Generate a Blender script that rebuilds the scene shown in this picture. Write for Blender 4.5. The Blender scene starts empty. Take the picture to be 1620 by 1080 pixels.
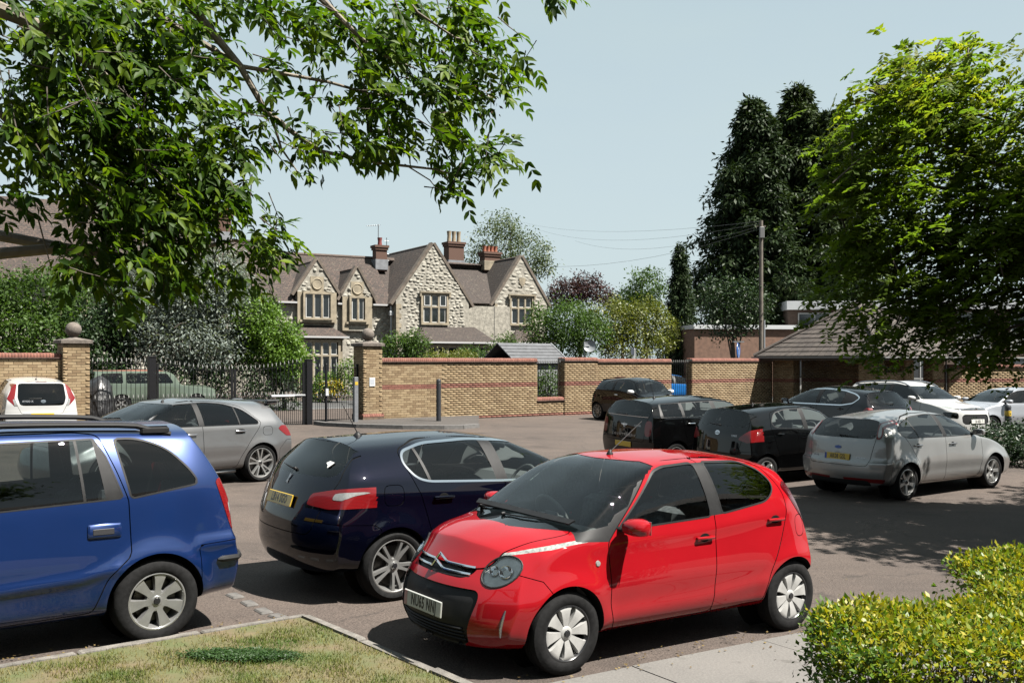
import bpy, math, random
import numpy as np
from mathutils import Vector, Matrix
from mathutils.bvhtree import BVHTree

random.seed(7); RNG = np.random.default_rng(7)
R = math.radians
SC = bpy.context.scene
COL = SC.collection

# ------------------------------------------------------------------ camera
HC = 2.10
cam_d = bpy.data.cameras.new('camera')
cam_d.lens = 35.0; cam_d.sensor_width = 36.0; cam_d.sensor_fit = 'HORIZONTAL'
cam_d.shift_y = 30 / 1620.0
cam_d.clip_start = 0.1; cam_d.clip_end = 3000
cam = bpy.data.objects.new('camera', cam_d); COL.objects.link(cam)
cam.location = (0, 0, HC); cam.rotation_euler = (R(90), 0, 0)
SC.camera = cam

# ------------------------------------------------------------------ sky, sun, exposure
SUN_EL = R(58); SUN_H = Vector((0.93, -0.37)).normalized()
world = bpy.data.worlds.new('World'); SC.world = world; world.use_nodes = True
wn = world.node_tree.nodes; wl = world.node_tree.links
wn.clear()
w_out = wn.new('ShaderNodeOutputWorld'); w_bg = wn.new('ShaderNodeBackground')
sky = wn.new('ShaderNodeTexSky'); sky.sky_type = 'NISHITA'; sky.sun_disc = False
sky.sun_elevation = SUN_EL; sky.sun_rotation = math.atan2(SUN_H.x, SUN_H.y)
sky.air_density = 1.0; sky.dust_density = 3.0; sky.ozone_density = 1.0; sky.altitude = 30
# thin high cloud: a pale veil mixed over the sky, a little denser in wisps
w_tc = wn.new('ShaderNodeTexCoord'); w_map = wn.new('ShaderNodeMapping')
w_map.inputs['Scale'].default_value = (1.6, 1.2, 5.0)
w_noise = wn.new('ShaderNodeTexNoise'); w_noise.inputs['Scale'].default_value = 1.7
w_noise.inputs['Detail'].default_value = 6; w_noise.inputs['Roughness'].default_value = .55
w_ramp = wn.new('ShaderNodeMapRange')
w_ramp.inputs[1].default_value = .35; w_ramp.inputs[2].default_value = .75
w_ramp.inputs[3].default_value = .84; w_ramp.inputs[4].default_value = .98
w_mix = wn.new('ShaderNodeMixRGB'); w_sep = wn.new('ShaderNodeSeparateXYZ'); w_el = wn.new('ShaderNodeMapRange'); w_hz = wn.new('ShaderNodeMixRGB')
w_el.inputs[1].default_value = 0.; w_el.inputs[2].default_value = .45
w_hz.inputs[1].default_value = (3.30, 3.86, 3.96, 1); w_hz.inputs[2].default_value = (2.55, 3.20, 3.40, 1)          # haze at the horizon, thinner overhead
wl.new(w_tc.outputs['Generated'], w_sep.inputs[0]); wl.new(w_sep.outputs[2], w_el.inputs[0]); wl.new(w_el.outputs[0], w_hz.inputs[0]); wl.new(w_hz.outputs[0], w_mix.inputs[2])
wl.new(w_tc.outputs['Generated'], w_map.inputs['Vector']); wl.new(w_map.outputs[0], w_noise.inputs['Vector'])
wl.new(w_noise.outputs['Fac'], w_ramp.inputs[0]); wl.new(w_ramp.outputs[0], w_mix.inputs[0])
wl.new(sky.outputs[0], w_mix.inputs[1]); wl.new(w_mix.outputs[0], w_bg.inputs[0])
w_bg.inputs[1].default_value = 0.05
wl.new(w_bg.outputs[0], w_out.inputs[0])

sun_d = bpy.data.lights.new('sun', 'SUN'); sun_d.energy = 5.0; sun_d.angle = R(0.53); sun_d.color = (1.0, .955, .88)
sun = bpy.data.objects.new('sun', sun_d); COL.objects.link(sun)
sdir = Vector((SUN_H.x * math.cos(SUN_EL), SUN_H.y * math.cos(SUN_EL), math.sin(SUN_EL)))
sun.rotation_euler = sdir.to_track_quat('Z', 'Y').to_euler(); sun.location = (20, -10, 30)
SC.view_settings.view_transform = 'Standard'; SC.view_settings.look = 'None'
SC.view_settings.exposure = 2.0; SC.view_settings.gamma = 1.0; SC.view_settings.use_curve_mapping = False
SC.render.engine = 'CYCLES'
SC.cycles.use_denoising = True
SC.cycles.max_bounces = 8; SC.cycles.transparent_max_bounces = 16; SC.cycles.diffuse_bounces = 3; SC.cycles.glossy_bounces = 3
SC.cycles.caustics_reflective = False; SC.cycles.caustics_refractive = False

# ------------------------------------------------------------------ materials
MATS = {}
def nt(m): return m.node_tree.nodes, m.node_tree.links
def mat(name, col=(.5, .5, .5), rough=.6, metal=0., spec=.5, coat=0., noise=0., nscale=8., bump=0., bscale=30., bdist=.01,
        col2=None, alpha=None, emit=0., detail=5., sheen=0., back=None, trans=0., speck=0., coord='Object'):
    if name in MATS: return MATS[name]
    m = bpy.data.materials.new(name); m.use_nodes = True
    n, l = nt(m); b = n['Principled BSDF']
    b.inputs['Base Color'].default_value = (*col, 1); b.inputs['Roughness'].default_value = rough
    b.inputs['Metallic'].default_value = metal; b.inputs['Specular IOR Level'].default_value = spec
    if coat: b.inputs['Coat Weight'].default_value = coat; b.inputs['Coat Roughness'].default_value = .04
    if emit: b.inputs['Emission Color'].default_value = (*col, 1); b.inputs['Emission Strength'].default_value = emit
    if trans: b.inputs['Transmission Weight'].default_value = trans
    src = None
    if noise or bump or col2:
        tc = n.new('ShaderNodeTexCoord')
        if noise or col2:
            nz = n.new('ShaderNodeTexNoise'); nz.inputs['Scale'].default_value = nscale; nz.inputs['Detail'].default_value = detail
            l.new(tc.outputs[coord], nz.inputs['Vector'])
            mr = n.new('ShaderNodeMapRange'); mr.inputs[1].default_value = .3; mr.inputs[2].default_value = .7
            l.new(nz.outputs['Fac'], mr.inputs[0])
            mx = n.new('ShaderNodeMixRGB')
            c2 = col2 if col2 else tuple(max(0, c * (1 - noise)) for c in col)
            c1 = col if col2 else tuple(min(1, c * (1 + noise)) for c in col)
            mx.inputs[1].default_value = (*c1, 1); mx.inputs[2].default_value = (*c2, 1)
            l.new(mr.outputs[0], mx.inputs[0]); src = mx.outputs[0]
            if speck:
                vz = n.new('ShaderNodeTexNoise'); vz.inputs['Scale'].default_value = bscale * 2; vz.inputs['Detail'].default_value = 2
                l.new(tc.outputs[coord], vz.inputs['Vector'])
                m2 = n.new('ShaderNodeMapRange'); m2.inputs[1].default_value = .3; m2.inputs[2].default_value = .7
                m2.inputs[3].default_value = 1 - speck; m2.inputs[4].default_value = 1 + speck
                l.new(vz.outputs['Fac'], m2.inputs[0])
                hs = n.new('ShaderNodeMixRGB'); hs.blend_type = 'MULTIPLY'; hs.inputs[0].default_value = 1
                l.new(src, hs.inputs[1]); l.new(m2.outputs[0], hs.inputs[2]); src = hs.outputs[0]
        if bump:
            bz = n.new('ShaderNodeTexNoise'); bz.inputs['Scale'].default_value = bscale; bz.inputs['Detail'].default_value = 6
            l.new(tc.outputs[coord], bz.inputs['Vector'])
            bp = n.new('ShaderNodeBump'); bp.inputs['Strength'].default_value = bump; bp.inputs['Distance'].default_value = bdist
            l.new(bz.outputs['Fac'], bp.inputs['Height']); l.new(bp.outputs[0], b.inputs['Normal'])
    if src: l.new(src, b.inputs['Base Color'])
    if back is not None:                       # inner faces of a body shell carry cabin trim
        ge = n.new('ShaderNodeNewGeometry'); bm_ = n.new('ShaderNodeMixShader'); d2 = n.new('ShaderNodeBsdfDiffuse')
        d2.inputs[0].default_value = (*back, 1)
        l.new(ge.outputs['Backfacing'], bm_.inputs[0]); l.new(b.outputs[0], bm_.inputs[1]); l.new(d2.outputs[0], bm_.inputs[2])
        l.new(bm_.outputs[0], n['Material Output'].inputs[0])
    MATS[name] = m; return m

def glass(name, tint=(.5, .55, .55), refl=1.0, ior=1.5, rough=0.0):
    if name in MATS: return MATS[name]
    m = bpy.data.materials.new(name); m.use_nodes = True; n, l = nt(m); n.remove(n['Principled BSDF'])
    t = n.new('ShaderNodeBsdfTransparent'); t.inputs[0].default_value = (*tint, 1)
    g = n.new('ShaderNodeBsdfGlossy'); g.inputs['Roughness'].default_value = rough; g.inputs[0].default_value = (refl, refl, refl, 1)
    f = n.new('ShaderNodeFresnel'); f.inputs[0].default_value = ior
    mx = n.new('ShaderNodeMixShader'); l.new(f.outputs[0], mx.inputs[0]); l.new(t.outputs[0], mx.inputs[1]); l.new(g.outputs[0], mx.inputs[2])
    l.new(mx.outputs[0], n['Material Output'].inputs[0]); MATS[name] = m; return m

def paint(name, col, metal=.0, rough=.32, flake=.0):
    m = mat(name, col, max(rough, .42) if metal < .5 else rough, metal, .0 if metal < .5 else .5, coat=1.0, noise=.05, nscale=3, back=(.015, .015, .016))
    n, l = nt(m); b = n['Principled BSDF']
    # road film: a little rougher low on the body and in patches
    tc = n.new('ShaderNodeTexCoord'); nz = n.new('ShaderNodeTexNoise'); nz.inputs['Scale'].default_value = 2.5; nz.inputs['Detail'].default_value = 8
    l.new(tc.outputs['Object'], nz.inputs['Vector'])
    mr = n.new('ShaderNodeMapRange'); mr.inputs[1].default_value = .35; mr.inputs[2].default_value = .75; mr.inputs[3].default_value = .012; mr.inputs[4].default_value = .06
    l.new(nz.outputs['Fac'], mr.inputs[0]); l.new(mr.outputs[0], b.inputs['Coat Roughness'])
    return m

# ------------------------------------------------------------------ mesh helpers
class MB:
    def __init__(s): s.v = []; s.f = []
    def add(s, vs, fs):
        k = len(s.v); s.v += [tuple(p) for p in vs]; s.f += [tuple(i + k for i in f) for f in fs]; return s
    def box(s, c, d, rz=0., m=None, taper=1.0):
        hx, hy, hz = d[0] / 2, d[1] / 2, d[2] / 2
        vs = []
        for z in (-1, 1):
            t = taper if z > 0 else 1
            for x, y in ((-1, -1), (1, -1), (1, 1), (-1, 1)):
                px, py, pz = x * hx * t, y * hy * t, z * hz
                if rz: px, py = px * math.cos(rz) - py * math.sin(rz), px * math.sin(rz) + py * math.cos(rz)
                p = Vector((px, py, pz))
                if m is not None: p = m @ p
                vs.append((p[0] + c[0], p[1] + c[1], p[2] + c[2]))
        return s.add(vs, [(3, 2, 1, 0), (4, 5, 6, 7), (0, 1, 5, 4), (1, 2, 6, 5), (2, 3, 7, 6), (3, 0, 4, 7)])
    def box2(s, a, b): return s.box([(a[i] + b[i]) / 2 for i in range(3)], [abs(b[i] - a[i]) for i in range(3)])
    def cbox(s, c, d, ch, m=None):
        """box with chamfered edges (rounded look)"""
        hx, hy, hz = d[0] / 2, d[1] / 2, d[2] / 2; ch = min(ch, hx * .9, hy * .9, hz * .9); vs = []; fs = []
        rings = []
        for z, o in ((-hz, ch), (-hz + ch, 0), (hz - ch, 0), (hz, ch)):
            x, y = hx - o, hy - o; cc = ch * .7
            ring = [(x, -y + cc), (x, y - cc), (x - cc, y), (-x + cc, y), (-x, y - cc), (-x, -y + cc), (-x + cc, -y), (x - cc, -y)]
            rings.append([len(vs) + i for i in range(8)])
            for px, py in ring:
                p = Vector((px, py, z))
                if m is not None: p = m @ p
                vs.append((p[0] + c[0], p[1] + c[1], p[2] + c[2]))
        for a, b in zip(rings, rings[1:]):
            for i in range(8): fs.append((a[i], a[(i + 1) % 8], b[(i + 1) % 8], b[i]))
        fs.append(tuple(reversed(rings[0]))); fs.append(tuple(rings[-1]))
        return s.add(vs, fs)
    def tube(s, pts, rad, n=8, cap=True):
        pts = [Vector(p) for p in pts]; rs = rad if isinstance(rad, (list, tuple)) else [rad] * len(pts)
        vs = []; fs = []; up = Vector((0, 0, 1))
        t0 = (pts[1] - pts[0]).normalized()
        if abs(t0.z) > .9: up = Vector((1, 0, 0))
        a = t0.cross(up).normalized()
        for i, p in enumerate(pts):
            t = (pts[min(i + 1, len(pts) - 1)] - pts[max(i - 1, 0)])
            t = t.normalized() if t.length > 1e-9 else t0
            a = (a - t * a.dot(t)); a = a.normalized() if a.length > 1e-6 else t.orthogonal().normalized()
            b = t.cross(a)
            for k in range(n):
                q = p + (a * math.cos(2 * math.pi * k / n) + b * math.sin(2 * math.pi * k / n)) * rs[i]; vs.append(q)
        for i in range(len(pts) - 1):
            for k in range(n):
                fs.append((i * n + k, i * n + (k + 1) % n, (i + 1) * n + (k + 1) % n, (i + 1) * n + k))
        if cap: fs.append(tuple(reversed(range(n)))); fs.append(tuple((len(pts) - 1) * n + k for k in range(n)))
        return s.add(vs, fs)
    def lathe(s, prof, n=24, axis='z', c=(0, 0, 0)):
        vs = []; fs = []
        for r, h in prof:
            for k in range(n):
                a = 2 * math.pi * k / n; x, y = r * math.cos(a), r * math.sin(a)
                p = (x, y, h) if axis == 'z' else ((x, h, y) if axis == 'y' else (h, x, y))
                vs.append((p[0] + c[0], p[1] + c[1], p[2] + c[2]))
        for i in range(len(prof) - 1):
            for k in range(n):
                f = (i * n + k, i * n + (k + 1) % n, (i + 1) * n + (k + 1) % n, (i + 1) * n + k)
                fs.append(f if axis != 'y' else f[::-1])
        return s.add(vs, fs)
    def prism(s, poly, depth, axis='y', off=0.):
        """2D polygon (a,b) extruded from off to off+depth along axis"""
        n = len(poly); vs = []
        for h in (off, off + depth):
            for a, b in poly:
                vs.append((a, h, b) if axis == 'y' else ((h, a, b) if axis == 'x' else (a, b, h)))
        fs = [tuple(range(n))[::-1], tuple(range(n, 2 * n))]
        for i in range(n): fs.append((i, (i + 1) % n, n + (i + 1) % n, n + i))
        return s.add(vs, fs)
    def xf(s, m):
        s.v = [tuple(m @ Vector(p)) for p in s.v]; return s
    def mesh(s, name, m=None, smooth=False, fix=True):
        me = bpy.data.meshes.new(name); me.from_pydata(s.v, [], s.f)
        if fix:
            import bmesh
            bm = bmesh.new(); bm.from_mesh(me); bmesh.ops.recalc_face_normals(bm, faces=bm.faces); bm.to_mesh(me); bm.free()
        if m is not None: me.materials.append(m)
        if smooth:
            me.shade_smooth()
            try: me.set_sharp_from_angle(angle=R(38))
            except Exception: pass
        return me
    def build(s, name, m, parent=None, smooth=False, **k):
        return obj(name, s.mesh(name, m, smooth), parent, **k)

def obj(name, me, parent=None, loc=None, rot=None, mw=None, **props):
    o = bpy.data.objects.new(name, me); COL.objects.link(o)
    if parent is not None: o.parent = parent
    if loc is not None: o.location = loc
    if rot is not None: o.rotation_euler = rot
    if mw is not None: o.matrix_local = mw
    tag(o, **props)
    return o
def tag(o, label=None, cat=None, group=None, kind=None):
    if label: o['label'] = label
    if cat: o['category'] = cat
    if group: o['group'] = group
    if kind: o['kind'] = kind
    return o
def empty(name, loc=(0, 0, 0), rz=0., label=None, cat=None, group=None):
    o = bpy.data.objects.new(name, None); COL.objects.link(o); o.location = loc; o.rotation_euler = (0, 0, rz); o.empty_display_size = .2
    return tag(o, label, cat, group)
def frame(z, up=(0, 0, 1), loc=(0, 0, 0)):
    """matrix whose local +Z points along z and local +Y along up as far as it can"""
    z = Vector(z).normalized(); y = Vector(up); y = (y - z * y.dot(z)).normalized(); x = y.cross(z)
    m = Matrix((x, y, z)).transposed().to_4x4(); m.translation = Vector(loc); return m
def text_mesh(name, body, size, m, extrude=.0008, bold=.0, sx=1.0, align='CENTER', space=1.0):
    cu = bpy.data.curves.new(name, 'FONT'); cu.body = body; cu.size = size; cu.align_x = align; cu.align_y = 'CENTER'
    cu.extrude = extrude; cu.offset = bold; cu.resolution_u = 2; cu.space_character = space
    o = bpy.data.objects.new('tmp', cu); COL.objects.link(o)
    dg = bpy.context.evaluated_depsgraph_get(); me = bpy.data.meshes.new_from_object(o.evaluated_get(dg)); me.name = name
    bpy.data.objects.remove(o); bpy.data.curves.remove(cu)
    if sx != 1: me.transform(Matrix.Diagonal((sx, 1, 1, 1)))
    me.materials.clear(); me.materials.append(m); return me
def np_mesh(name, V, F, m, smooth=False, normals=None):
    me = bpy.data.meshes.new(name); V = np.asarray(V, np.float32); F = np.asarray(F, np.int32)
    k = F.shape[1]
    me.vertices.add(len(V)); me.vertices.foreach_set('co', V.ravel())
    me.loops.add(F.size); me.loops.foreach_set('vertex_index', F.ravel())
    me.polygons.add(len(F)); me.polygons.foreach_set('loop_start', np.arange(0, F.size, k, dtype=np.int32))
    if smooth: me.polygons.foreach_set('use_smooth', np.ones(len(F), bool))
    me.update(calc_edges=True)
    if m is not None: me.materials.append(m)
    if normals is not None: me.normals_split_custom_set_from_vertices(np.asarray(normals, np.float32))
    return me
def pchip(pts, x):
    p = np.array(pts, float); X, Y = p[:, 0], p[:, 1]; x = np.clip(np.asarray(x, float), X[0], X[-1])
    h = np.diff(X); d = np.diff(Y) / h; m = np.zeros(len(X))
    for i in range(1, len(X) - 1):
        if d[i - 1] * d[i] > 0:
            w1, w2 = 2 * h[i] + h[i - 1], h[i] + 2 * h[i - 1]; m[i] = (w1 + w2) / (w1 / d[i - 1] + w2 / d[i])
    m[0], m[-1] = d[0], d[-1]
    i = np.clip(np.searchsorted(X, x) - 1, 0, len(h) - 1); t = (x - X[i]) / h[i]
    return ((2 * t**3 - 3 * t**2 + 1) * Y[i] + (t**3 - 2 * t**2 + t) * h[i] * m[i] + (-2 * t**3 + 3 * t**2) * Y[i + 1] + (t**3 - t**2) * h[i] * m[i + 1])

# ------------------------------------------------------------------ ground height (a slightly dished car park)
GS = np.array([(.39, 6.8, 2.14), (2.3, 8.15, 2.225), (-1.04, 8.9, 2.20), (-2.6, 7.3, 2.10), (-4.0, 17, 2.08), (6.7, 16.9, 2.42), (3.97, 19.3, 2.39),
               (2.39, 21.25, 2.37), (4, 33.5, 2.05), (-6.2, 30.5, 1.97), (2.1, 36.4, 2.0), (-4.4, 31.5, 1.96), (-10, 24, 2.02), (9.5, 25, 2.2),
               (12.5, 27, 2.2), (15, 31, 2.28), (3, 5, 2.2), (-2.5, 5.5, 2.09), (10, 12, 2.42), (14, 40, 2.2), (-5, 11, 2.07), (0, 14, 2.2), (0, 26, 2.12), (8, 40, 2.05)])
def _gfit():
    X, Y, Z = GS[:, 0], GS[:, 1], -(GS[:, 2] - HC)
    A = np.c_[np.ones_like(X), X, Y]; c, *_ = np.linalg.lstsq(A, Z, rcond=None); r = Z - A @ c
    K = np.exp(-((X[:, None] - X)**2 + (Y[:, None] - Y)**2) / (2 * 4.5**2)); w = np.linalg.solve(K + .25 * np.eye(len(X)), r)
    return c, w
_GC, _GW = _gfit()
def gz(x, y):
    x = np.asarray(x, float); y = np.asarray(y, float); xc = np.clip(x, -16, 20); yc = np.clip(y, 2, 42)
    z = _GC[0] + _GC[1] * xc + _GC[2] * yc
    K = np.exp(-((x[..., None] - GS[:, 0])**2 + (y[..., None] - GS[:, 1])**2) / (2 * 4.5**2))
    r = z + K @ _GW
    return float(r) if r.ndim == 0 else r
A0 = R(37); EX, EY = math.cos(A0), math.sin(A0)      # the site's axis: the boundary wall runs along (EX, EY), its face looks along (EY, -EX)
# ------------------------------------------------------------------ ground
def nodes_mat(name, build):
    m = bpy.data.materials.new(name); m.use_nodes = True; n, l = nt(m); build(n, l, n['Principled BSDF']); MATS[name] = m; return m
def N_(n, t, **k):
    o = n.new(t)
    for a, v in k.items():
        if a.startswith('i_'): o.inputs[a[2:].replace('_', ' ')].default_value = v
        else: setattr(o, a, v)
    return o
def noise_(n, l, vec, scale, detail=4, lo=.3, hi=.7, a=0., b=1., rough=.5):
    t = N_(n, 'ShaderNodeTexNoise', i_Scale=scale, i_Detail=detail, i_Roughness=rough); l.new(vec, t.inputs['Vector'])
    m = n.new('ShaderNodeMapRange'); m.inputs[1].default_value = lo; m.inputs[2].default_value = hi; m.inputs[3].default_value = a; m.inputs[4].default_value = b
    l.new(t.outputs['Fac'], m.inputs[0]); return m.outputs[0]
def mixc(n, l, f, c1, c2, blend='MIX', fac=1.):
    m = n.new('ShaderNodeMixRGB'); m.blend_type = blend
    if hasattr(f, 'links'): l.new(f, m.inputs[0])
    else: m.inputs[0].default_value = f
    for i, c in ((1, c1), (2, c2)):
        if hasattr(c, 'links'): l.new(c, m.inputs[i])
        else: m.inputs[i].default_value = (*c, 1) if len(c) == 3 else c
    return m.outputs[0]
def grey(n, l, v):
    c = n.new('ShaderNodeCombineColor'); [l.new(v, c.inputs[i]) for i in range(3)]; return c.outputs[0]
def tarmac(name, c1, c2, c3, crack=.5):
    def b(n, l, p):
        tc = n.new('ShaderNodeTexCoord'); v = tc.outputs['Object']
        base = mixc(n, l, noise_(n, l, v, .35, 5), c1, c2); base = mixc(n, l, noise_(n, l, v, 1.7, 6, .5, .8, 0, .5), base, c3)
        ag = noise_(n, l, v, 55, 3, .3, .72, .62, 1.42); base = mixc(n, l, 1., base, grey(n, l, ag), 'MULTIPLY')
        pale = noise_(n, l, v, 90, 2, .62, .70, 0, .55); base = mixc(n, l, pale, base, tuple(min(1, x * 2.0) for x in c1))
        # oil drips and tyre scuffs
        st = noise_(n, l, v, .8, 4, .60, .74, 0, .6); base = mixc(n, l, st, base, tuple(x * .45 for x in c2))
        mp = n.new('ShaderNodeMapping'); mp.inputs['Rotation'].default_value = (0, 0, -A0); mp.inputs['Scale'].default_value = (.12, 1.1, 1); l.new(v, mp.inputs['Vector'])
        base = mixc(n, l, noise_(n, l, mp.outputs[0], 1.6, 5, .5, .72, 0, .5), base, tuple(x * .62 for x in c2))      # wheel tracks along the bays
        vo = N_(n, 'ShaderNodeTexVoronoi', feature='DISTANCE_TO_EDGE', i_Scale=.33); nz = N_(n, 'ShaderNodeTexNoise', i_Scale=1.6, i_Detail=6)
        l.new(v, nz.inputs['Vector']); ad = n.new('ShaderNodeVectorMath'); ad.operation = 'MULTIPLY_ADD'; ad.inputs[1].default_value = (.9, .9, .9)
        l.new(nz.outputs['Color'], ad.inputs[0]); l.new(v, ad.inputs[2]); l.new(ad.outputs[0], vo.inputs['Vector'])
        cr = n.new('ShaderNodeMapRange'); cr.inputs[1].default_value = .0; cr.inputs[2].default_value = .008; cr.inputs[3].default_value = crack; cr.inputs[4].default_value = 0; l.new(vo.outputs['Distance'], cr.inputs[0])
        base = mixc(n, l, cr.outputs[0], base, (.014, .0125, .0115))
        l.new(base, p.inputs['Base Color']); p.inputs['Roughness'].default_value = .92; p.inputs['Specular IOR Level'].default_value = .25
        bz = N_(n, 'ShaderNodeTexNoise', i_Scale=70, i_Detail=5); l.new(v, bz.inputs['Vector']); bp = N_(n, 'ShaderNodeBump', i_Strength=.9, i_Distance=.012); l.new(bz.outputs['Fac'], bp.inputs['Height']); l.new(bp.outputs[0], p.inputs['Normal'])
    return nodes_mat(name, b)
M_TAR = tarmac('car_park_tarmac', (.061, .0478, .0402), (.042, .0340, .0298), (.078, .060, .0495))
M_ROAD = tarmac('road_asphalt', (.06, .06, .059), (.047, .048, .048), (.075, .075, .073), .2)
def sheet(name, xs, ys, m, dz=0., kind='structure', hole=None):
    X, Y = np.meshgrid(xs, ys); Zz = gz(X, Y) + dz; w = len(xs); h = len(ys)
    i, j = np.meshgrid(np.arange(h - 1), np.arange(w - 1), indexing='ij'); a = (i * w + j).ravel()
    return obj(name, np_mesh(name, np.stack([X, Y, Zz], -1).reshape(-1, 3), np.stack([a, a + 1, a + w + 1, a + w], 1), m, True), kind=kind)
far = np.array([60, 90, 150, 300, 700, 1600.])
sheet('ground', np.r_[-far[::-1], np.arange(-40, 41, 1.), far], np.r_[-600, -100, -30, -10, np.arange(0, 56, 1.), 70, 100, 200, 500, 1600], M_TAR)
def poly_sheet(name, pts, m, dz, thick=0., parent=None, kind='structure', res=.25, top_noise=0.):
    """a flat-ish slab that follows the ground: outline in world x,y, filled on a grid"""
    import bmesh
    bm = bmesh.new(); vs = [bm.verts.new((x, y, 0)) for x, y in pts]; bm.faces.new(vs)
    xs = np.array(pts); lo, hi = xs.min(0), xs.max(0)
    for k in np.arange(math.floor(lo[0] / res) * res + res, hi[0], res): bmesh.ops.bisect_plane(bm, geom=bm.verts[:] + bm.edges[:] + bm.faces[:], plane_co=(k, 0, 0), plane_no=(1, 0, 0))
    for k in np.arange(math.floor(lo[1] / res) * res + res, hi[1], res): bmesh.ops.bisect_plane(bm, geom=bm.verts[:] + bm.edges[:] + bm.faces[:], plane_co=(0, k, 0), plane_no=(0, 1, 0))
    for v in bm.verts: v.co.z = gz(v.co.x, v.co.y) + dz + (random.uniform(-1, 1) * top_noise if not v.is_boundary else 0)
    if thick:
        r = bmesh.ops.extrude_edge_only(bm, edges=[e for e in bm.edges if e.is_boundary])
        for v in [g for g in r['geom'] if isinstance(g, bmesh.types.BMVert)]: v.co.z -= thick
    bmesh.ops.recalc_face_normals(bm, faces=bm.faces)
    me = bpy.data.meshes.new(name); bm.to_mesh(me); bm.free(); me.materials.append(m); 
    o = obj(name, me, parent)
    if kind and parent is None: o['kind'] = kind
    return o
# lawn corner with concrete edging
KC = Vector((-1.72, 8.25)); KL = (Vector((-3.47, 6.74)) - KC).normalized(); KR = (Vector((-.38, 6.63)) - KC).normalized()
M_CONC = mat('edging_concrete', (.085, .078, .069), .9, noise=.35, nscale=9, bump=.6, bscale=60, bdist=.006, speck=.35)
M_SOIL = nodes_mat('dry_lawn_soil', lambda n, l, p: (lambda v: (l.new(mixc(n, l, noise_(n, l, v, 3.2, 6, .35, .65), mixc(n, l, noise_(n, l, v, 26, 4), (.062, .044, .023), (.085, .066, .033)), (.045, .055, .015)), p.inputs['Base Color'])))(n.new('ShaderNodeTexCoord').outputs['Object']))
MATS['dry_lawn_soil'].node_tree.nodes['Principled BSDF'].inputs['Roughness'].default_value = 1
inn = .075
lp = [KC + KL * inn + KR * inn, KC + KL * 9 + KR * inn, KC + KL * 9 + KR * 6, KC + KR * 6 + KL * inn]
poly_sheet('lawn', [tuple(p) for p in lp], M_SOIL, .035, .10, res=.3, top_noise=.008)
kerb = empty('kerb', (KC.x, KC.y, gz(KC.x, KC.y))); kerb['kind'] = 'structure'
for d, o_, n in ((KL, KR, 9), (KR, KL, 6)):
    for i in range(n):
        L_ = .91; a = KC + d * (i * L_ + (.0 if d is KL else .07)); b = a + d * (L_ - .012); jit = random.uniform(-.006, .006)
        mb = MB(); vs = []
        for q, side in ((a, 0), (b, 0), (b, 1), (a, 1)):
            r = q + o_ * (side * .066); vs.append(Vector((r.x, r.y, gz(r.x, r.y))))
        top = [v + Vector((random.uniform(-.003, .003), random.uniform(-.003, .003), .048 + jit + random.uniform(-.004, .004))) for v in vs]
        c = sum(top, Vector()) / 4; ch = [t + (c - t) * .0 for t in top]; edge = [t - Vector((0, 0, .012)) for t in top]; top = [t + Vector(((c - t).x * .03, (c - t).y * .03, 0)) for t in top]
        mb.add([v - Vector((0, 0, .06)) for v in vs] + edge + top, [(0, 1, 5, 4), (1, 2, 6, 5), (2, 3, 7, 6), (3, 0, 4, 7), (4, 5, 9, 8), (5, 6, 10, 9), (6, 7, 11, 10), (7, 4, 8, 11), (8, 9, 10, 11)])
        o = obj('kerb_stone', mb.mesh('kerb_stone', M_CONC)); o.parent = kerb; o.matrix_parent_inverse = Matrix.Translation(-kerb.location)
# grass on the lawn: short, dry and patchy
def leaf_mat(name, c1, c2, trans=.35, rough=.5, tone='tone', c3=None, spec=.3):
    m = bpy.data.materials.new(name); m.use_nodes = True; n, l = nt(m); p = n['Principled BSDF']
    at = n.new('ShaderNodeAttribute'); at.attribute_name = tone
    r = n.new('ShaderNodeValToRGB'); r.color_ramp.elements[0].color = (*c1, 1); r.color_ramp.elements[1].color = (*c2, 1)
    if c3: e = r.color_ramp.elements.new(.5); e.color = (*c3, 1)
    l.new(at.outputs['Fac'], r.inputs[0]); l.new(r.outputs[0], p.inputs['Base Color']); p.inputs['Roughness'].default_value = rough; p.inputs['Specular IOR Level'].default_value = spec
    t = n.new('ShaderNodeBsdfTranslucent'); br = mixc(n, l, 1., r.outputs[0], (1.25, 1.35, .55), 'MULTIPLY'); l.new(br, t.inputs[0])
    mx = n.new('ShaderNodeMixShader'); mx.inputs[0].default_value = trans; l.new(p.outputs[0], mx.inputs[1]); l.new(t.outputs[0], mx.inputs[2]); l.new(mx.outputs[0], n['Material Output'].inputs[0])
    MATS[name] = m; return m
def tone_attr(me, vals):
    a = me.attributes.new('tone', 'FLOAT', 'FACE'); a.data.foreach_set('value', np.asarray(vals, np.float32))
M_GRASS = leaf_mat('lawn_grass', (.120, .100, .032), (.036, .072, .008), .25, .7, c3=(.078, .090, .014))
def blades(name, P, h, w, tone, m, lean=.6, parent=None, label=None, cat=None):
    n = len(P); a = RNG.uniform(0, 2 * np.pi, n); t = RNG.uniform(0, 2 * np.pi, n); hh = h * RNG.uniform(.5, 1.3, n)
    dx = np.stack([np.cos(a), np.sin(a), 0 * a], 1) * (w / 2); le = RNG.uniform(.1, lean, n)[:, None] * np.stack([np.cos(t), np.sin(t), 0 * t], 1) * hh[:, None]
    V = np.concatenate([P - dx, P + dx, P + le + np.stack([0 * a, 0 * a, hh], 1)], 0); i = np.arange(n)
    me = np_mesh(name, V, np.stack([i, i + n, i + 2 * n], 1), m); tone_attr(me, tone); return obj(name, me, parent, kind='stuff', label=label, cat=cat)
n_ = 110000; u_ = RNG.uniform(.08, 4.6, n_); w_ = RNG.uniform(.08, 3.0, n_)
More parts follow.
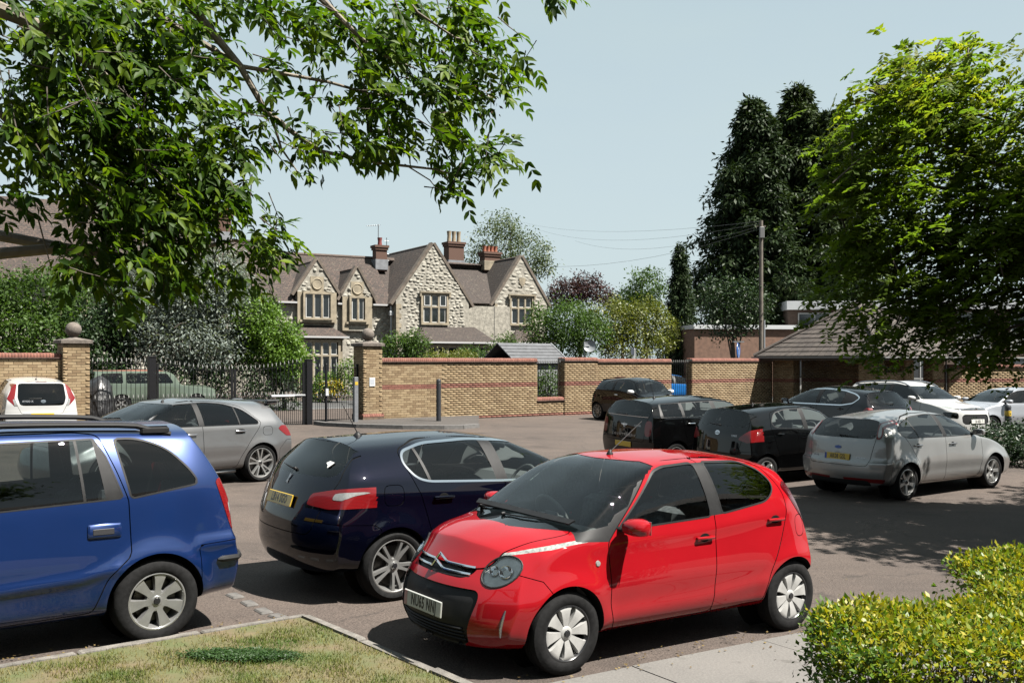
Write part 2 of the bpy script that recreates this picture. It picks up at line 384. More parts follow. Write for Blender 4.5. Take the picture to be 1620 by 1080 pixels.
P2 = np.array(KC) + u_[:, None] * np.array(KL) + w_[:, None] * np.array(KR); keep = (P2[:, 1] > 4.6); P2 = P2[keep]
def vn(P, s, seed):
    """smooth value noise"""
    r = np.random.default_rng(seed); G = r.random((64, 64)); q = P * s; i = np.floor(q).astype(int); f = q - i; f = f * f * (3 - 2 * f); i %= 64; j = (i + 1) % 64
    return (G[i[:, 0], i[:, 1]] * (1 - f[:, 0]) + G[j[:, 0], i[:, 1]] * f[:, 0]) * (1 - f[:, 1]) + (G[i[:, 0], j[:, 1]] * (1 - f[:, 0]) + G[j[:, 0], j[:, 1]] * f[:, 0]) * f[:, 1]
q_ = vn(P2, 2.3, 1) * .6 + vn(P2, 6.1, 2) * .4; edge_ = np.minimum((P2 - np.array(KC)) @ np.array(KR), 9)
keep = RNG.random(len(P2)) < np.clip((q_ - .18) * 2.2, .12, 1) * np.clip(edge_ / .35, .25, 1); P2 = P2[keep]; q_ = q_[keep]
blades('grass', np.c_[P2, gz(P2[:, 0], P2[:, 1]) + .032], .028, .006, np.clip((q_ - .33) * 2.2 + RNG.normal(0, .22, len(P2)), 0, 1), M_GRASS, .9, label='short dry patchy grass on the kerbed lawn', cat='grass')
# clover patch
M_CLO = leaf_mat('clover_leaf', (.010, .027, .005), (.024, .055, .010), .3, .55)
def ngon_leaves(name, P, r, m, tone, flat=.5, parent=None, **k):
    n = len(P); a = RNG.uniform(0, 2 * np.pi, n); nz = np.stack([RNG.normal(0, flat, n), RNG.normal(0, flat, n), np.ones(n)], 1); nz /= np.linalg.norm(nz, axis=1)[:, None]
    t = np.stack([np.cos(a), np.sin(a), 0 * a], 1); t -= nz * (t * nz).sum(1)[:, None]; t /= np.linalg.norm(t, axis=1)[:, None]; b = np.cross(nz, t); r = r * RNG.uniform(.6, 1.3, n)[:, None]
    V = np.concatenate([P + t * r, P + b * r * .8, P - t * r, P - b * r * .8]); i = np.arange(n); me = np_mesh(name, V, np.stack([i, i + n, i + 2 * n, i + 3 * n], 1), m); tone_attr(me, tone); return obj(name, me, parent, **k)
cp = np.stack([RNG.normal(0, .21, 9000) + -1.90, RNG.normal(0, .075, 9000) + 7.0], 1); cp = cp[(np.abs((cp[:, 0] + 1.9) / .45)**2 + np.abs((cp[:, 1] - 7.0) / .15)**2 + RNG.normal(0, .25, len(cp))) < 1]
ngon_leaves('clover', np.c_[cp, gz(cp[:, 0], cp[:, 1]) + RNG.uniform(.045, .075, len(cp))], .008, M_CLO, RNG.random(len(cp)), kind='stuff', label='dark green clover patch in the dry lawn', cat='clover')
# concrete apron in front of the red car: slabs with open joints
M_SLAB = nodes_mat('apron_concrete', lambda n, l, p: None)
def _slab(n, l, p):
    v = n.new('ShaderNodeTexCoord').outputs['Object']; base = mixc(n, l, noise_(n, l, v, 1.3, 6), (.082, .078, .073), (.062, .059, .056)); base = mixc(n, l, noise_(n, l, v, 60, 3, .3, .7, 0, .6), base, (.10, .095, .087)); base = mixc(n, l, noise_(n, l, v, 5, 4, .62, .7, 0, .7), base, (.045, .042, .038))
    l.new(base, p.inputs['Base Color']); p.inputs['Roughness'].default_value = .92; bz = N_(n, 'ShaderNodeTexNoise', i_Scale=45, i_Detail=6); l.new(v, bz.inputs['Vector']); bp = N_(n, 'ShaderNodeBump', i_Strength=.6, i_Distance=.01); l.new(bz.outputs['Fac'], bp.inputs['Height']); l.new(bp.outputs[0], p.inputs['Normal'])
_slab(*nt(M_SLAB), MATS['apron_concrete'].node_tree.nodes['Principled BSDF'])
AD = (Vector((2.31, 8.13)) - Vector((.32, 6.74))).normalized(); AN = Vector((AD.y, -AD.x)); AO = Vector((.32, 6.74)) + AN * .03
def apron(u0, u1, v0, v1): return [tuple(AO + AD * u + AN * v) for u, v in ((u0, v0), (u1, v0 + random.uniform(-.01, .01)), (u1, v1), (u0, v1))]
ap = empty('concrete_apron', (AO.x, AO.y, gz(AO.x, AO.y))); ap['kind'] = 'structure'
us = [-2.6, -1.1, .62, 1.98, 3.4, 4.9]; vs_ = [0, .93, 1.9, 2.9, 4.0]
for i in range(len(us) - 1):
    for j in range(len(vs_) - 1):
        o = poly_sheet('paving_slab', apron(us[i] + .006, us[i + 1] - .006, vs_[j] + .006, vs_[j + 1] - .006), M_SLAB, .012 + random.uniform(-.003, .004), .05, res=.6, kind=None); o.parent = ap; o.matrix_parent_inverse = Matrix.Translation(-ap.location)
# pale setts that mark the bay line
M_SETT = mat('sett_stone', (.062, .058, .054), .9, noise=.3, nscale=14, bump=.5, bscale=50)
for i, (x, y) in enumerate(((-2.5, 8.98), (-2.3, 8.71), (-2.11, 8.45), (-1.94, 8.27))):
    mb = MB().cbox((0, 0, 0), (.19, .11, .03), .012); o = mb.build('paving_sett', M_SETT, label='pale stone sett marking the parking bay, number %s from the lawn corner' % ('second third fourth nearest fifth sixth'.split()[i] if i != 3 else 'nearest'), cat='sett', group='bay marker setts'); o.location = (x, y, gz(x, y) + .002); o.rotation_euler = (0, 0, A0 + math.pi / 2 + random.uniform(-.15, .15))
for o, t in zip([o for o in bpy.data.objects if o.name.startswith('paving_sett')], ('fourth pale stone sett from the lawn corner', 'third pale stone sett from the lawn corner', 'second pale stone sett from the lawn corner', 'pale stone sett touching the lawn corner')): o['label'] = t
# raised pavement by the gate, road beyond the gate
def site(u, v): return Vector((-4.4 + u * EX + v * EY, 31.5 + u * EY - v * EX))
def u_of(px, v):
    k = (px - 810) / 1575.; return (k * (31.5 - v * EX) + 4.4 - v * EY) / (EX - k * EY)
isl = [(-6.05, 30.45), (-5.6, 29.95), (-4.6, 29.45), (-3.2, 29.15), (-2.0, 29.2), (-1.45, 29.45), (-1.0, 30.0)]
isl += [tuple(site(4.2, -.15)), tuple(site(-1.4, -.15)), tuple(site(-1.9, .35))]
pv = poly_sheet('pavement', isl, tarmac('pavement_tarmac', (.05, .044, .04), (.04, .037, .035), (.06, .053, .049), .2), .105, .0, res=.5)
M_KST = mat('granite_kerb', (.075, .072, .07), .85, noise=.3, nscale=10, bump=.4, bscale=60)
for (a, b) in zip(isl[:6], isl[1:7]):
    a, b = Vector(a), Vector(b); d = (b - a); nrm = Vector((d.y, -d.x)).normalized(); mb = MB()
    q = [a, b, b - nrm * .12, a - nrm * .12]; q[0] = a + nrm * .03; q[1] = b + nrm * .03
    lo = [Vector((p.x, p.y, gz(p.x, p.y) - .05)) for p in q]; hi = [Vector((p.x, p.y, gz(p.x, p.y) + .115)) for p in q]
    mb.add(lo + hi, [(0, 1, 5, 4), (1, 2, 6, 5), (2, 3, 7, 6), (3, 0, 4, 7), (4, 5, 6, 7)]); o = obj('kerb_stone', mb.mesh('kerb_stone', M_KST)); o.parent = pv
poly_sheet('road', [tuple(site(u, v)) for u, v in ((-60, -7.5), (40, -7.5), (40, -13.5), (-60, -13.5))], M_ROAD, .006, res=4.)
poly_sheet('road_marking', [tuple(site(u, v)) for u, v in ((-60, -7.62), (40, -7.62), (40, -7.74), (-60, -7.74))], mat('road_paint', (.26, .26, .25), .8, noise=.2, nscale=4), .011, res=4.)
# ------------------------------------------------------------------ car engine
def sdpoly(P, poly):
    """signed distance (negative inside) of points P (n,2) to a closed polygon"""
    A = np.asarray(poly, float); B = np.roll(A, -1, 0); d2 = np.full(len(P), 1e9); ins = np.zeros(len(P), bool)
    for a, b in zip(A, B):
        e = b - a; w = P - a; t = np.clip((w @ e) / max(e @ e, 1e-12), 0, 1); q = w - t[:, None] * e
        d2 = np.minimum(d2, (q * q).sum(1))
        c = ((a[1] <= P[:, 1]) & (b[1] > P[:, 1])) | ((b[1] <= P[:, 1]) & (a[1] > P[:, 1]))
        with np.errstate(divide='ignore', invalid='ignore'):
            xx = a[0] + (P[:, 1] - a[1]) * e[0] / (e[1] if abs(e[1]) > 1e-12 else 1e-12)
        ins ^= c & (P[:, 0] < xx)
    d = np.sqrt(d2); return np.where(ins, -d, d)
def rnd(poly, r, n=4):
    """round a polygon's corners; r a number or one per corner"""
    out = []; N = len(poly); rr = r if isinstance(r, (list, tuple)) else [r] * N
    for i in range(N):
        p = Vector(poly[i]); a = Vector(poly[i - 1]); b = Vector(poly[(i + 1) % N]); k = rr[i]
        if k <= 0: out.append(tuple(p)); continue
        ka = min(k, (a - p).length * .48); kb = min(k, (b - p).length * .48)
        s = p + (a - p).normalized() * ka; e = p + (b - p).normalized() * kb
        for j in range(n + 1):
            t = j / n; q = s * (1 - t)**2 + p * 2 * t * (1 - t) + e * t * t; out.append((q.x, q.y))
    return out
def sym(h):
    """half outline given for y>=0, bottom to top, mirrored to a closed polygon"""
    return list(h) + [(-y, z) for y, z in reversed(h)]

class Body:
    def __init__(s, S, res):
        s.S = S; L = S['L']; hw = S['hw']; s.xm = S['fx'] + S['WB'] / 2
        n = int(L / res); xs = np.linspace(0, L, n + 1)
        xs = np.unique(np.r_[xs, np.array([.25, .5, .75]) * res, L - np.array([.25, .5, .75]) * res])
        rl = S.get('rl', 1.2); fl = S.get('fl', .7)
        Rx = lambda z: pchip(S['rx'], z); Fx = lambda z: pchip(S['fxp'], z)
        fr = lambda xn: (1 - np.clip((L - xn) / rl, 0, 1))**2
        ff = lambda xn: (1 - np.clip(xn / fl, 0, 1))**2
        def ev(c, zc=None, z0=.9):
            z = np.full(len(xs), z0); xa = xs
            for _ in range(5):
                zz = pchip(zc if zc is not None else c, xa); xa = np.clip(xs + Rx(zz) * fr(xs) + Fx(zz) * ff(xs), 0, L)
            return pchip(c, xa)
        zt = ev(S['zt']); zs = ev(S['zs']); drop = ev(S['drop'], S['zt']); zr = zt - drop
        ws = ev(S['ws'], S['zs']); wr = ev(S['wr'], S['zt']); wm = ev(S['wm'], S['zm']); zm = ev(S['zm']); zb = ev(S['zb']); wb = wm - S.get('tuck', .06)
        zr = np.maximum(zr, zs + .012); zt = np.maximum(zt, zr + .006); wr = np.minimum(wr, ws - .01)
        C = [(0 * xs, zb), (wb - .12, zb), (wb, zb + .07), (wm, zm), (ws, zs), (wr, zr), (wr * .62, zr + .66 * (zt - zr)), (0 * xs, zt)]
        k = max(.45, min(1.25, .03 / res)); cnt = [max(2, int(round(c * k))) for c in (5, 3, 13, 11, 15, 6, 10)]
        Y = []; Z = []
        for i, c in enumerate(cnt):
            (y0, z0), (y1, z1) = C[i], C[i + 1]
            for q in range(c):
                t = q / c; b = 0.
                if i == 4: b = np.hypot(y1 - y0, z1 - z0) * S.get('tumble', .05) * 4 * t * (1 - t)
                Y.append(y0 + (y1 - y0) * t + b); Z.append(z0 + (z1 - z0) * t + b * .3)
        Y.append(C[-1][0]); Z.append(C[-1][1]); Y = np.array(Y).T; Z = np.array(Z).T
        for _ in range(max(1, int(S.get('sm', 5) * k * k))):
            for A_, edge in ((Y, 0), (Z, 1)):
                B = A_.copy(); B[:, 1:-1] = .25 * A_[:, :-2] + .5 * A_[:, 1:-1] + .25 * A_[:, 2:]
                if edge: B[:, 0] = .5 * A_[:, 0] + .5 * A_[:, 1]; B[:, -1] = .5 * A_[:, -1] + .5 * A_[:, -2]
                A_[:] = B
        Y[:, 0] = 0; Y[:, -1] = 0
        K = max(8, int(.75 / res)); r = np.linspace(0, 1, K + 1)[1:-1] ** .9
        def cap(i): zc = (Z[i, 0] + Z[i, -1]) / 2; return Y[i] * r[:, None], zc + (Z[i] - zc) * r[:, None]
        fy, fz = cap(0); ry, rz_ = cap(-1)
        Yg = np.r_[fy, Y, ry[::-1]]; Zg = np.r_[fz, Z, rz_[::-1]]; Xn = np.r_[np.zeros(len(r)), xs, np.full(len(r), L)]
        Xg = np.repeat(Xn[:, None], Yg.shape[1], 1)
        yb = np.abs(Yg) / hw
        Xg = Xg + Fx(Zg) * ff(Xn)[:, None] + Rx(Zg) * fr(Xn)[:, None]
        bf, pf = S.get('bow_f', (.3, 2.4)); br, pr = S.get('bow_r', (.16, 2.6))
        Xg = Xg + bf * yb**pf * ((1 - np.clip(Xn / max(bf * 3.0, .5), 0, 1))**2)[:, None]
        Xg = Xg - br * yb**pr * ((1 - np.clip((L - Xn) / max(br * 3.0, .5), 0, 1))**2)[:, None]
        nr = len(r); e0, e1 = nr, len(Xg) - nr - 1
        it = max(1, int(S.get('esm', 5) * min(1.3, .03 / res)))
        for _ in range(it):
            for A_ in (Xg, Yg, Zg):
                B = A_.copy()
                for e in (e0, e1):
                    w = 5
                    B[e - w:e + w + 1] = .25 * A_[e - w - 1:e + w] + .5 * A_[e - w:e + w + 1] + .25 * A_[e - w + 1:e + w + 2]
                A_[:] = B
        ni, nj = Xg.shape
        V = np.stack([Xg, Yg, Zg], -1)
        ring = np.concatenate([V, (V * np.array([1, -1, 1]))[:, -2:0:-1]], 1); m = ring.shape[1]
        P = ring.reshape(-1, 3)
        c0 = P[:m].mean(0); c1 = P[-m:].mean(0); c0[0] = P[:m, 0].min(); c1[0] = P[-m:, 0].max()
        P = np.r_[P, [c0], [c1]]
        T = []
        i, j = np.meshgrid(np.arange(ni - 1), np.arange(m), indexing='ij'); j2 = (j + 1) % m
        a = i * m + j; b = i * m + j2; c = (i + 1) * m + j2; d = (i + 1) * m + j
        T = np.r_[np.stack([a, b, c], -1).reshape(-1, 3), np.stack([a, c, d], -1).reshape(-1, 3)]
        jj = np.arange(m); j3 = (jj + 1) % m
        T = np.r_[T, np.stack([np.full(m, len(P) - 2), j3, jj], -1), np.stack([np.full(m, len(P) - 1), (ni - 1) * m + jj, (ni - 1) * m + j3], -1)]
        s.V = P; s.T = T
        # pressed features: arch lips and crease lines on the flanks
        sg = np.sign(P[:, 1]); side = np.clip((np.abs(P[:, 1]) / hw - .6) / .2, 0, 1)
        dy = np.zeros(len(P))
        for ax in (S['fx'], S['fx'] + S['WB']):
            dd = np.hypot(P[:, 0] - ax, P[:, 2] - S['ar_z']) - S['ar']
            dy += S.get('flare', .012) * np.exp(-(np.clip(dd, 0, 9) / .075)**2)
        for pts, amp, wd in S.get('crease', []):
            q = np.array(pts, float); best = np.full(len(P), 9.)
            for u, w in zip(q[:-1], q[1:]):
                e = w - u; f = P[:, [0, 2]] - u; t = np.clip((f @ e) / (e @ e), 0, 1); best = np.minimum(best, np.hypot(*(f - t[:, None] * e).T))
            dy += amp * np.exp(-(best / wd)**2)
        s.V[:, 1] += sg * side * dy
        for fn in S.get('push', []): s.V = fn(s.V)
        fnm = np.cross(s.V[T[:, 1]] - s.V[T[:, 0]], s.V[T[:, 2]] - s.V[T[:, 0]])
        N = np.zeros_like(s.V)
        for q in range(3): np.add.at(N, T[:, q], fnm)
        N /= np.linalg.norm(N, axis=1)[:, None] + 1e-12
        k_ = np.argmax(s.V[:, 1])
        if N[k_, 1] < 0: N = -N; s.T = T[:, ::-1].copy()
        s.N = N; s.names = ['body']; s.lab = np.zeros(len(s.T), int)
        s.bvh = BVHTree.FromPolygons([tuple(p) for p in s.V], [tuple(t) for t in s.T.tolist()])
    def lid(s, n):
        if n not in s.names: s.names.append(n)
        return s.names.index(n)
    def split(s, dfun, off, new, frm, cond):
        ids = [s.names.index(f) for f in frm if f in s.names]
        el = np.isin(s.lab, ids); c = s.V[s.T].mean(1)
        if cond is not None:
            nn = s.N[s.T].mean(1); el &= cond(c, nn)
        d = dfun(s.V) - off; d = np.where(np.abs(d) < 1e-6, -1e-6, d); sg = d < 0; ts = sg[s.T]; cnt = ts.sum(1); nid = s.lid(new)
        s.lab[el & (cnt == 3)] = nid
        mix = el & ((cnt == 1) | (cnt == 2))
        if not mix.any(): return
        Tm = s.T[mix]; tm = ts[mix]; cm = cnt[mix]; old = s.lab[mix]
        odd = np.where(cm == 1, np.argmax(tm, 1), np.argmin(tm, 1)); r = np.arange(len(Tm))
        v0, v1, v2 = Tm[r, odd], Tm[r, (odd + 1) % 3], Tm[r, (odd + 2) % 3]
        E = np.r_[np.stack([v0, v1], 1), np.stack([v0, v2], 1)]; lo = E.min(1); hi = E.max(1); BIG = len(s.V) + 1
        key, inv = np.unique(lo.astype(np.int64) * BIG + hi, return_inverse=True)
        a, b = key // BIG, key % BIG; t = (d[a] / (d[a] - d[b]))[:, None]
        nv = s.V[a] * (1 - t) + s.V[b] * t; nn = s.N[a] * (1 - t) + s.N[b] * t; nn /= np.linalg.norm(nn, axis=1)[:, None] + 1e-12
        base = len(s.V); s.V = np.r_[s.V, nv]; s.N = np.r_[s.N, nn]
        m = len(Tm); A_ = base + inv[:m]; B_ = base + inv[m:]
        l_odd = np.where(cm == 1, nid, old); l_oth = np.where(cm == 1, old, nid)
        s.T = np.r_[s.T[~mix], np.stack([v0, A_, B_], 1), np.stack([A_, v1, v2], 1), np.stack([A_, v2, B_], 1)]
        s.lab = np.r_[s.lab[~mix], l_odd, l_oth, l_oth]
    def cut(s, dfun, new, frm=('body',), cond=None, gap=0.):
        s.split(dfun, -gap, new, frm, cond)
        if gap: s.split(dfun, gap, 'gap', frm, cond)
    def op(s, view, label, poly, frm=('body',), gap=0., xr=None, nmin=.15, both=True, off=0., sides=None):
        """cut a region outlined in a view; side views cut both flanks as label@L and label@R"""
        L = s.S['L']
        if view == 'side':
            for t, sg in (('@L', 1), ('@R', -1)):
                if sides and sg not in sides: continue
                s.cut(lambda V: sdpoly(V[:, [0, 2]], poly) - off, label + t, [q for f in frm for q in (f, f + t)],
                      lambda c, n, sg=sg: (c[:, 1] * sg > .15) & (n[:, 1] * sg > nmin), gap)
        elif view in ('front', 'rear'):
            sx = -1 if view == 'front' else 1
            rng = xr or ((-1, L * .45) if view == 'front' else (L * .55, L + 1))
            s.cut(lambda V: sdpoly(V[:, [1, 2]], poly) - off, label, frm, lambda c, n: (n[:, 0] * sx > nmin) & (c[:, 0] > rng[0]) & (c[:, 0] < rng[1]), gap)
        elif view == 'top':
            rng = xr or (-1, L + 1)
            s.cut(lambda V: sdpoly(V[:, [0, 1]], poly) - off, label, frm, lambda c, n: (n[:, 2] > nmin) & (c[:, 0] > rng[0]) & (c[:, 0] < rng[1]), gap)
    def arch(s):
        S = s.S; hw = S['hw']; yin = hw - .36; s.liner = []
        for i, ax in enumerate((S['fx'], S['fx'] + S['WB'])):
            f = lambda V: np.hypot(V[:, 0] - ax, (V[:, 2] - S['ar_z']) * 1.0) - S['ar']
            for sg in (1, -1):
                s.split(f, 0., 'removed', [q for q in s.names if q != 'removed'], lambda c, n, sg=sg: (c[:, 1] * sg > yin) & (c[:, 2] < S['ar_z'] + S['ar'] + .05))
        rid = s.names.index('removed'); rem = s.lab == rid
        def edges(T): return np.sort(np.r_[T[:, :2], T[:, 1:], T[:, ::2]], 1)
        BIG = len(s.V) + 1; key = lambda E: E[:, 0].astype(np.int64) * BIG + E[:, 1]
        kr = np.unique(key(edges(s.T[rem]))); kk = np.unique(key(edges(s.T[~rem]))); sh = np.intersect1d(kr, kk)
        a, b = sh // BIG, sh % BIG
        Pa, Pb = s.V[a], s.V[b]; Qa, Qb = Pa.copy(), Pb.copy()
        Qa[:, 1] = np.sign(Pa[:, 1]) * yin; Qb[:, 1] = np.sign(Pb[:, 1]) * yin
        s.liner = []
        for k in range(4):
            q = ((Pa[:, 1] > 0) == (k % 2 == 0)) & ((Pa[:, 0] < s.xm) == (k < 2)); m = int(q.sum()); i = np.arange(m)
            s.liner.append((np.r_[Pa[q], Pb[q], Qb[q], Qa[q]], np.stack([i, i + m, i + 2 * m, i + 3 * m], 1)))
    def loc(s, P):
        P = np.array(P, float); P[..., 0] = s.xm - P[..., 0]; return P
    def export(s, label, m, off=0., wall=None, name='part'):
        if label not in s.names: return None
        t = s.T[s.lab == s.names.index(label)]
        if len(t) == 0: return None
        u, inv = np.unique(t, return_inverse=True); F = inv.reshape(-1, 3); V = s.V[u]; N = s.N[u]
        P = V + N * off
        if wall is not None:
            E = np.sort(np.r_[F[:, :2], F[:, 1:], F[:, ::2]], 1); k, c = np.unique(E[:, 0].astype(np.int64) * len(u) + E[:, 1], return_counts=True); k = k[c == 1]
            a, b = k // len(u), k % len(u); n0 = len(P); P2 = V; P = np.r_[P, P2]; N = np.r_[N, N]
            F = np.r_[F, np.stack([a, b, b + n0], 1), np.stack([a, b + n0, a + n0], 1)]
            used, inv2 = np.unique(F, return_inverse=True); P = P[used]; N = N[used]; F = inv2.reshape(-1, 3)
            return np_mesh(name, s.loc(P), F[:, ::-1], m, True)
        Nl = N.copy(); Nl[:, 0] *= -1
        return np_mesh(name, s.loc(P), F[:, ::-1], m, True, Nl)
    def hit(s, view, u, v, far=6.):
        """point and outward normal (car-local) on the shell seen in a view: side (x,z,sign) front/rear (y,z) top (x,y)"""
        if view == 'L': o, d = (u, far, v), (0, -1, 0)
        elif view == 'R': o, d = (u, -far, v), (0, 1, 0)
        elif view == 'front': o, d = (-far, u, v), (1, 0, 0)
        elif view == 'rear': o, d = (s.S['L'] + far, u, v), (-1, 0, 0)
        else: o, d = (u, v, far), (0, 0, -1)
        p, n, i, _ = s.bvh.ray_cast(Vector(o), Vector(d))
        if p is None: p, n = Vector((u, 0, v)), Vector((0, 0, 1))
        if n.dot(Vector(d)) > 0: n = -n
        return Vector((s.xm - p.x, p.y, p.z)), Vector((-n.x, n.y, n.z))

# ------------------------------------------------------------------ wheels
WCACHE = {}
def spoke(mb, a, prof, y0, y1, skew=0.):
    """prof: (r, half width, depth offset) along the spoke, at angle a; front face narrower than its root"""
    vs = []; n = len(prof)
    ca, sa = math.cos(a), math.sin(a)
    for r, w, dy in prof:
        for ww, yy in ((w * 1.25, y0), (w, y1 + dy), (-w, y1 + dy), (-w * 1.25, y0)):
            t = ww + skew * r
            vs.append((r * ca - t * sa, yy, r * sa + t * ca))
    fs = []
    for i in range(n - 1):
        for k in range(3): fs.append((i * 4 + k, i * 4 + k + 1, (i + 1) * 4 + k + 1, (i + 1) * 4 + k))
    mb.add(vs, fs)
def wheel_meshes(style, r, rr, w):
    key = (style, r, rr, w)
    if key in WCACHE: return WCACHE[key]
    rub = mat('tyre_rubber', (0.007, 0.007, 0.00725), .82, spec=.12, noise=.35, nscale=30, bump=.3, bscale=60, bdist=.004)
    dark = mat('wheel_shadow_black', (.012, .012, .013), .6)
    silv = mat('alloy_silver', (0.29, 0.29, 0.285), .32, .75, noise=.12, nscale=14)
    cov = mat('wheel_cover_silver', (0.31, 0.3075, 0.3), .36, .35, noise=.10, nscale=16)
    blk = mat('alloy_gloss_black', (0.01, 0.01, 0.011), .25)
    disc = mat('brake_disc_steel', (0.08, 0.075, 0.07), .4, .8)
    h = w / 2; out = []
    T = MB(); sw = r - rr
    prof = [(rr - .006, -h * .86), (rr + .012, -h * .98), (rr + sw * .5, -h), (r - .03, -h * .93), (r - .008, -h * .80), (r, -h * .6), (r + .001, -h * .2), (r - .004, -h * .18), (r - .004, -h * .12), (r + .001, -h * .1),
            (r + .001, h * .1), (r - .004, h * .12), (r - .004, h * .18), (r + .001, h * .2), (r, h * .6), (r - .008, h * .80), (r - .03, h * .93), (rr + sw * .5, h), (rr + .012, h * .98), (rr - .006, h * .86)]
    T.lathe(prof, 48, 'y'); out.append(('tyre', T.mesh('tyre', rub, True)))
    B = MB(); B.lathe([(rr - .002, h * .88), (rr - .012, h * .90), (rr - .02, h * .80), (rr - .035, h * .2), (rr - .05, -h * .8)], 40, 'y')
    rim_m = {'cover': cov, 'zaf': silv, 'twin': silv, 'amg': silv, 'five': silv, 'ten': silv}[style]
    out.append(('rim', B.mesh('rim', rim_m if style not in ('cover',) else blk, True)))
    D = MB(); D.lathe([(.0, .012), (rr * .72, .012), (rr * .72, -.012), (0, -.012)], 28, 'y'); D.lathe([(0, .03), (rr * .32, .03), (rr * .32, 0)], 20, 'y'); D.lathe([(rr * .95, -.03), (0, -.03)], 24, 'y')
    out.append(('brake_disc', D.mesh('brake_disc', disc if style != 'cover' else dark, True)))
    Sx = MB(); f = h * .74
    if style == 'cover':
        for k in range(8):
            a = 2 * math.pi * (k + .25) / 8
            spoke(Sx, a, [(.03, .014, -.006), (.06, .020, -.004), (.10, .027, .004), (rr * .78, .040, .009), (rr * .88, .054, .006), (rr * .985, .080, -.004)], f - .03, f)
        Sx.lathe([(rr * .90, f - .006), (rr * .94, f + .008), (rr * 1.0, f + .007), (rr * 1.035, f - .006)], 48, 'y')
        Sx.lathe([(.0, f + .004), (.040, f + .002), (.05, f - .006), (.05, f - .03)], 24, 'y')
    elif style == 'zaf':
        for k in range(7):
            spoke(Sx, 2 * math.pi * (k + .2) / 7, [(.04, .026, 0), (.09, .022, -.004), (rr * .75, .036, .008), (rr * .97, .050, .006)], f - .035, f)
        Sx.lathe([(0, f + .004), (.035, f + .004), (.04, f), (.075, f - .004), (.085, f - .03)], 28, 'y')
        for k in range(5): Sx.lathe([(.0, f - .002), (.011, f - .002), (.012, f - .015)], 8, 'y', (.056 * math.cos(k * 1.2566), 0, .056 * math.sin(k * 1.2566)))
    elif style in ('twin', 'amg'):
        for k in range(5):
            for q in (-1, 1):
                a = 2 * math.pi * (k + .12) / 5 + q * (.16 if style == 'twin' else .22)
                spoke(Sx, a, [(.045, .016, -.012), (.10, .0125, -.004), (rr * .8, .0125, .008), (rr * .975, .017, .010)], f - .035, f, q * (.02 if style == 'twin' else .0))
        Sx.lathe([(0, f), (.032, f), (.036, f - .008), (.06, f - .012), (.07, f - .035)], 28, 'y')
        Sx.lathe([(rr * .93, f - .004), (rr * .95, f + .008), (rr * .99, f + .008), (rr, f)], 44, 'y')
    else:
        n, wd = (5, .03) if style == 'five' else (10, .0115)
        for k in range(n):
            spoke(Sx, 2 * math.pi * (k + .25) / n, [(.04, wd, -.008), (.10, wd * .8, -.004), (rr * .8, wd * .95, .006), (rr * .975, wd * 1.35, .008)], f - .03, f)
        Sx.lathe([(0, f), (.032, f), (.036, f - .006), (.065, f - .01), (.075, f - .03)], 24, 'y')
        Sx.lathe([(rr * .93, f - .004), (rr * .95, f + .006), (rr, f + .004)], 40, 'y')
    out.append(('wheel_cover' if style == 'cover' else 'spokes', Sx.mesh('spokes', rim_m, True)))
    H = MB(); H.lathe([(0, f + .014), (.022, f + .013), (.026, f + .006)], 20, 'y'); out.append(('hub_cap', H.mesh('hub_cap', blk, True)))
    WCACHE[key] = out; return out

# ------------------------------------------------------------------ shared car materials
CM = {}
def lampmat(name, c1, c2):
    """ribbed lens plastic: fine bands of brighter and deeper red under a clear coat"""
    def b(n, l, p):
        v = n.new('ShaderNodeTexCoord').outputs['Object']; w = N_(n, 'ShaderNodeTexWave', i_Scale=26., i_Distortion=.6); w.bands_direction = 'Z'; l.new(v, w.inputs['Vector'])
        w2 = N_(n, 'ShaderNodeTexWave', i_Scale=30.); w2.bands_direction = 'Y'; l.new(v, w2.inputs['Vector'])
        base = mixc(n, l, w.outputs['Fac'], c1, c2); l.new(base, p.inputs['Base Color']); p.inputs['Roughness'].default_value = .3; p.inputs['Specular IOR Level'].default_value = .2; p.inputs['Coat Weight'].default_value = 1.; p.inputs['Coat Roughness'].default_value = .02
        bp = N_(n, 'ShaderNodeBump', i_Strength=.12, i_Distance=.002); l.new(w.outputs['Fac'], bp.inputs['Height']); l.new(bp.outputs[0], p.inputs['Normal'])
    return nodes_mat(name, b)
